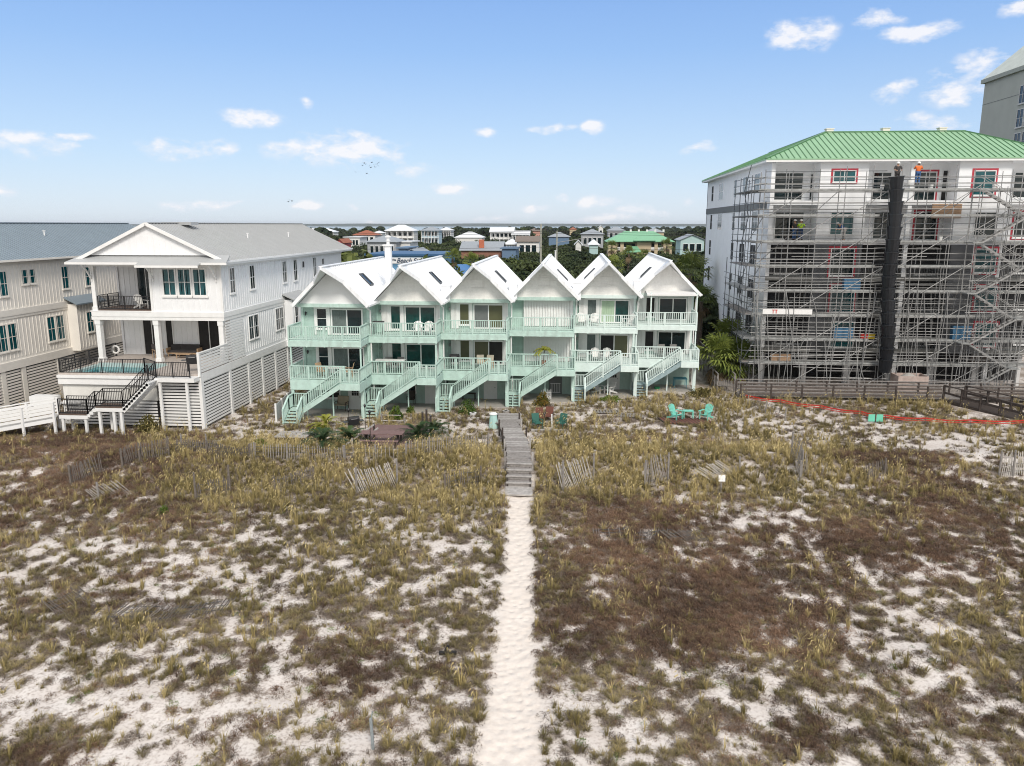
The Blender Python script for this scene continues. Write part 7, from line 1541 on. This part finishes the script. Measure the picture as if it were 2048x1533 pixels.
def poles():
    gm = mat('pale_weathered_pole', (.40, .40, .34), .85, .15, 3)
    A = []
    for (u, v, y, r_, lb) in ((1082, 448, 150, .17, 'tall pale utility pole behind the shuttered townhouse'), (1114, 462, 170, .14, 'shorter grey utility pole with a lamp arm right of the tall one')):
        p = aty(u, v, y); t = thing('utility_pole', lb, 'utility pole', (p[0], y, 0)); MB().tube((0, 0, 0), (0, 0, p[2]), r_ * 1.15, r_, 10).build('pole', gm, t); b = MB(); b.box(-1.1, 1.1, -.06, .06, p[2] - 1.1, p[2] - .95); b.build('crossarm', darkwood, t) if y == 150 else None
        if y == 170: b = MB(); b.tube((0, 0, p[2] - 2.5), (5, 0, p[2] - 1.7), .06); b.box(4.8, 6.0, -.15, .15, p[2] - 1.78, p[2] - 1.62); b.build('lamp_arm', galv, t)
        else:
            for s in (-1, 0, 1): b = MB(); b.lathe((s * .95, 0, p[2] - .95), [(.06, 0), (.08, .1), (.03, .22)], 8); b.build('insulator', galvd, t)
        A.append((p[0], y, p[2]))
    p = aty(1111, 502, 100); t = thing('vent_mast', 'slim white mast sticking up behind the fourth gable', 'mast', (p[0], 100, 0)); MB().tube((0, 0, 0), (0, 0, p[2]), .12, .1, 8).build('pole', wplastic, t); b = MB(); b.tube((0, 0, p[2]), (0, 0, p[2] + .06), .15); b.build('cap', wplastic, t)
    for k, (za, lb) in enumerate(((12.6, 'upper power line crossing behind the houses'), (12.2, 'power line just under the upper one'), (9.6, 'lower thick cable crossing behind the houses'))):
        t = thing('power_line', lb, 'power line', (A[0][0], 150, 0)); s = MB((A[0][0], 150, 0)); xs = [-90, A[0][0], 70]
        for j in range(2):
            for q in range(16): f0, f1 = q / 16, (q + 1) / 16; X0, X1 = xs[j] + (xs[j + 1] - xs[j]) * f0, xs[j] + (xs[j + 1] - xs[j]) * f1; s.tube((X0, 149.8, za - 3.2 * f0 * (1 - f0) * .6), (X1, 149.8, za - 3.2 * f1 * (1 - f1) * .6), .03, n=4)
        s.build('cable', darkcloth, t)
poles()
# ---------------------------------------------------------------- trees
oakg = plainleaf('live_oak_leaves', (.020, .038, .014), (.105, .13, .045), .7, .5); oaky = plainleaf('yellow_green_tree_leaves', (.04, .065, .015), (.19, .21, .06), .7, .5); oakd = plainleaf('dark_pine_leaves', (.014, .028, .016), (.065, .085, .042), .7, .6)
def tree_proto(label, seed, m, h=7., rad=4., n=2300, leaf=.34, name='oak_tree', lobes=9):
    r_ = random.Random(seed); t = thing(name, label, 'tree', (0, 0, 0)); vs = []; fs = []; lv = []; L_ = []
    for k in range(lobes): a = r_.uniform(0, 2 * PI); q = rad * .62 * math.sqrt(r_.random()); L_.append((Vector((q * math.cos(a), q * math.sin(a), h * r_.uniform(.42, .8))), rad * r_.uniform(.28, .5)))
    for k in range(n):
        c, rr = r_.choice(L_); d = Vector((r_.gauss(0, 1), r_.gauss(0, 1), r_.gauss(0, .8))).normalized(); p = c + d * rr * r_.uniform(.55, 1.08); p.z = max(.4, min(p.z, h * 1.02)); tv = -.25 + .4 * (p.z / h) * r_.uniform(.5, 1)
        u = Vector((r_.gauss(0, 1), r_.gauss(0, 1), r_.gauss(0, .7))).normalized(); v = u.cross(Vector((r_.gauss(0, 1), r_.gauss(0, 1), r_.gauss(0, 1)))).normalized(); u *= leaf * r_.uniform(.6, 1.2); v *= leaf * .55 * r_.uniform(.6, 1.2); i = len(vs); vs += [tuple(p - u), tuple(p + v), tuple(p + u), tuple(p - v)]; fs.append((i, i + 1, i + 2, i + 3)); lv += [r_.uniform(-.18, .22)] * 4
    leafmesh('crown', vs, fs, lv, m, t); s = MB(); s.tube((0, 0, -.3), (.1, 0, h * .4), .22, .15, 8)
    for c, rr in L_[:6]: s.tube((.1, 0, h * .35), tuple(c), .1, .03, 5)
    s.build('trunk', bark, t); return t
def trees():
    r_ = random.Random(77); LB = ['dark live oak in the belt of trees behind the townhouses', 'yellow-green bushy tree in the belt behind the townhouses', 'blue-black pine-like tree among the houses behind the townhouses']
    GR = ['dark live oaks behind the townhouses', 'yellow-green trees behind the townhouses', 'dark pines behind the townhouses']
    protos = [(tree_proto(LB[0], 1, oakg), 0), (tree_proto(LB[0], 2, oakg, 6.5, 4.6, 2400), 0), (tree_proto(LB[1], 3, oaky, 6, 3.6, 2000), 1), (tree_proto(LB[2], 4, oakd, 8, 3.0, 1700, .3, 'pine_tree', 8), 2), (tree_proto(LB[0], 5, oakg, 7, 4.2, 2200), 0)]
    used = [False] * 5; cnt = 0; spots = []
    ZN = ['beside the white house roof', 'above the first gable', 'above the second gable', 'above the third gable', 'above the fourth gable', 'above the fifth gable', 'above the last gable', 'beside the apartment wall']
    KD = ['dark oak', 'yellow-green tree', 'blue-black pine']
    def UU(x, y): c = math.cos(YAW); s = math.sin(YAW); return 1024 + F * ((x * c + y * s) / (-x * s + y * c)) / math.cos(PITCH)
    def limit(x, y, rad):
        zl = 99.; c = math.cos(YAW); s = math.sin(YAW)
        u = 1024 + F * ((x * c + y * s) / (-x * s + y * c)) / math.cos(PITCH) * 1.0; du = F * rad / y
        for (u0, u1, yh, vb) in FAR:
            if y < yh + 14 and u + du > u0 and u - du < u1 :
                if y > yh - 3: return 0
                zl = min(zl, H - (vb - 454.5) * y / F)
        return zl
    tries = 0
    while cnt < 285 and tries < 9000:
        tries += 1; f = r_.random(); y = 92 + 330 * f ** 1.3; x = r_.uniform(-.40, .26) * y * 1.0 + .08 * 0
        if x / y < -.36 and y < 200: continue
        k = r_.choice([0, 0, 1, 2, 3, 4]); sc = r_.uniform(.65, 1.15) * (1.0 if y > 120 else .95); hh = [7, 6.5, 6, 8, 7][k]; rad = 4 * sc
        if any((x - a) ** 2 + (y - b) ** 2 < (2.6 + y * .006) ** 2 for a, b in spots): continue
        zl = limit(x, y, rad * .8)
        if zl < 2.2: continue
        if hh * sc > zl: sc = zl / hh
        if sc < .3: continue
        cap = (H - 34 * y / F if y < 200 else H - 20 * y / F) / hh; sc = min(sc, max(.4, cap))
        p, kd = protos[k]
        if used[k]: p = copy_tree(p)
        used[k] = True; zn = ZN[max(0, min(7, int((UU(x, y) - 615) / 100)))]; ds = 'just behind the townhouses' if y < 150 else ('in the middle distance' if y < 250 else 'far back'); hs = 'tall' if hh * sc > 6.3 else ('low' if hh * sc < 4.4 else 'rounded')
        place(p, (x, y, -.2), r_.uniform(0, 6.28), '%s %s, %s, %s' % (hs, KD[kd], ds, zn), '%s %s, %s, %s' % (hs, KD[kd] + 's', ds, zn), sc); spots.append((x, y)); cnt += 1
    # individually placed trees
    for (u, vt, y, k, lb) in ((672, 492, 98, 2, 'leafy green tree between the white house and the first townhouse'), (640, 500, 108, 0, 'dark tree just behind the rear corner of the white house'), (860, 512, 112, 2, 'pale green tree right of the store sign'), (985, 520, 108, 0, 'dark oak between the third gable and the pole')):
        p = copy_tree(protos[k][0]); q = aty(u, vt, y); sc = q[2] / [7, 6.5, 6, 8, 7][k]; place(p, (q[0], y, -.2), r_.uniform(0, 6), lb, None, sc); 
        if 'group' in p: del p['group']
    for k, (u, vt, y, s, lb) in enumerate(((905, 500, 118, 1.6, 'cabbage palm left of the third gable'), (1224, 482, 200, 2.0, 'cabbage palm in front of the left wing of the tan condo'), (1258, 494, 170, 1.9, 'cabbage palm in front of the middle of the tan condo'), (1334, 480, 230, 2.3, 'cabbage palm in front of the right wing of the tan condo'), (1228, 515, 105, 1.7, 'squat fan palm behind the fifth gable'), (1382, 512, 92, 2.6, 'big fan palm rising behind the last townhouse'), (1352, 520, 96, 2.1, 'fan palm left of the big one behind the last townhouse'), (1404, 575, 84, 1.9, 'fan palm squeezed between the last townhouse and the white apartment wall'), (944, 508, 125, 1.6, 'cabbage palm above the blue hip roof'), (1290, 500, 150, 1.7, 'small fan palm in front of the tan condo entrance'))):
        q = aty(u, vt, y); hh = q[2] - s * .75; fan_palm(lb, (q[0], y, -.1), hh, s, 30, 60 + k, None, dead=7)
    # far woods: nobody could count them
    rng2 = np.random.default_rng(3); src = bpy.data.objects.new('a', leafclump(9)); n = 5200; y = 420 + 1750 * rng2.random(n) ** 1.25; x = rng2.uniform(-.75, .62, n) * y
    gap = fbm(x, y, 220, 4, 2); ok = ((gap > .40) | (y < 800)) & ~((x / y > -.30) & (x / y < -.17) & (y > 1150)); hl = np.ones(n, bool)
    for i in range(n):
        if y[i] < 760 and limit(x[i], y[i], 4) < 6: hl[i] = False
    ok &= hl; x = x[ok]; y = y[ok]; sc = rng2.uniform(.75, 1.15, len(x)) * np.where(rng2.random(len(x)) < .06, 1.5, 1.0)
    scatter('far_woods', 'far-off belt of dark woods along the horizon', np.stack([x, y, np.full(len(x), -1.2)], 1), sc, rng2.uniform(0, 6, len(x)), rng2.uniform(0, .8, len(x)), src, 'woods')
    n = 4600; y = rng2.uniform(90, 440, n); x = rng2.uniform(-.5, .35, n) * y; lm = np.array([limit(x[i], y[i], 4) for i in range(n)]); ok = lm > 2.2; x = x[ok]; y = y[ok]; lm = lm[ok]; us = np.minimum(rng2.uniform(.28, .78, len(x)), (lm - .2) / 8.4)
    scatter('undergrowth', 'low scrub filling the ground between the trees behind the townhouses', np.stack([x, y, np.full(len(x), -.3)], 1), us, rng2.uniform(0, 6, len(x)), rng2.uniform(0, 1, len(x)), src, 'scrub')
def leafclump(seed):
    r_ = random.Random(seed); vs = []; fs = []; lv = []
    for k in range(520):
        a = r_.uniform(0, 2 * PI); z = r_.random() ** .8; rr = 5.2 * math.sqrt(max(0.02, 1 - z * z)) * r_.uniform(.5, 1.1); p = Vector((rr * math.cos(a), rr * math.sin(a), 1 + 6.6 * z)); u = Vector((r_.gauss(0, 1), r_.gauss(0, 1), r_.gauss(0, .7))).normalized(); v = u.cross(Vector((r_.gauss(0, 1), r_.gauss(0, 1), r_.gauss(0, 1)))).normalized(); u *= .8; v *= .55; i = len(vs); vs += [tuple(p - u), tuple(p + v), tuple(p + u), tuple(p - v)]; fs.append((i, i + 1, i + 2, i + 3)); lv += [r_.uniform(-.25, .3)] * 4
    me = bpy.data.meshes.new('leaf_clump'); me.from_pydata(vs, [], fs); me.materials.append(leafmat('far_leaves', (.012, .026, .012), (.07, .09, .035))); add_leaf_attr(me, lv); return me
trees()
# far shore of the bay
def shore():
    s = MB(); n = 120; X = np.linspace(-9000, 9000, n + 1); r_ = random.Random(6); hs = [14 + 22 * float(fbm(np.array([x]), np.array([0.]), 1500, 5, 4)[0]) for x in X]
    for k in range(n): s.add([(X[k], 8200, -1.2), (X[k + 1], 8200, -1.2), (X[k + 1], 8600, hs[k + 1]), (X[k], 8600, hs[k]), (X[k + 1], 9600, -1.2), (X[k], 9600, -1.2)], [(0, 1, 2, 3), (3, 2, 4, 5)])
    tag(s.build('far_shore', mat('far_wooded_shore', (.03, .05, .03), .9, .3, .004)), 'low wooded far shore across the bay', kind='structure')
shore()
# birds
def birds():
    r_ = random.Random(9); fl = [(725, 332), (731, 329), (738, 333), (744, 326), (749, 331), (754, 329), (757, 326), (734, 348), (742, 336), (750, 335), (712, 345), (758, 333), (728, 327), (580, 401), (584, 403), (577, 404)]
    def bm():
        w = r_.uniform(.35, .6); s = MB(); s.add([(0, -.3, 0), (.07, 0, .02), (0, .35, 0), (-.07, 0, .02), (0, 0, .08), (0, 0, -.06), (.45, .08, .28), (1.0, .15, .1 + w * .3), (-.45, .08, .28), (-1.0, .15, .1 + w * .3), (.4, -.12, .27), (-.4, -.12, .27)], [(0, 1, 4), (1, 2, 4), (2, 3, 4), (3, 0, 4), (0, 5, 1), (1, 5, 2), (2, 5, 3), (3, 5, 0), (1, 6, 7, 10), (3, 11, 9, 8), (0, 1, 10), (3, 0, 11)]); return s
    m = mat('dark_feathers', (.05, .05, .055), .8)
    for k, (u, v) in enumerate(fl):
        p = aty(u, v, 260); o = bm().build('bird', m); o.location = p; o.rotation_euler = (0, 0, r_.uniform(-1, 1)); tag(o, 'tiny dark bird in the small trio above the white house' if k > 12 else 'tiny dark bird in the flock below the largest cloud', 'bird', 'birds in the small trio' if k > 12 else 'birds in the main flock')
birds()
build_plants()
# sea air: one closed box round the camera and the whole scene
hb = MB(); hb.box(-9300, 9300, -200, 9900, -3.2, 47); hz = hb.build('haze', bpy.data.materials.new('sea_air')); tag(hz, 'thin pale sea haze', kind='stuff')
hm = hz.data.materials[0]; hm.use_nodes = True; hn = hm.node_tree; hn.nodes.remove(hn.nodes['Principled BSDF']); pv = hn.nodes.new('ShaderNodeVolumePrincipled'); pv.inputs['Density'].default_value = 0.00006; pv.inputs['Color'].default_value = (.92, .96, 1, 1); pv.inputs['Anisotropy'].default_value = .2
hn.links.new(pv.outputs[0], hn.nodes['Material Output'].inputs['Volume'])
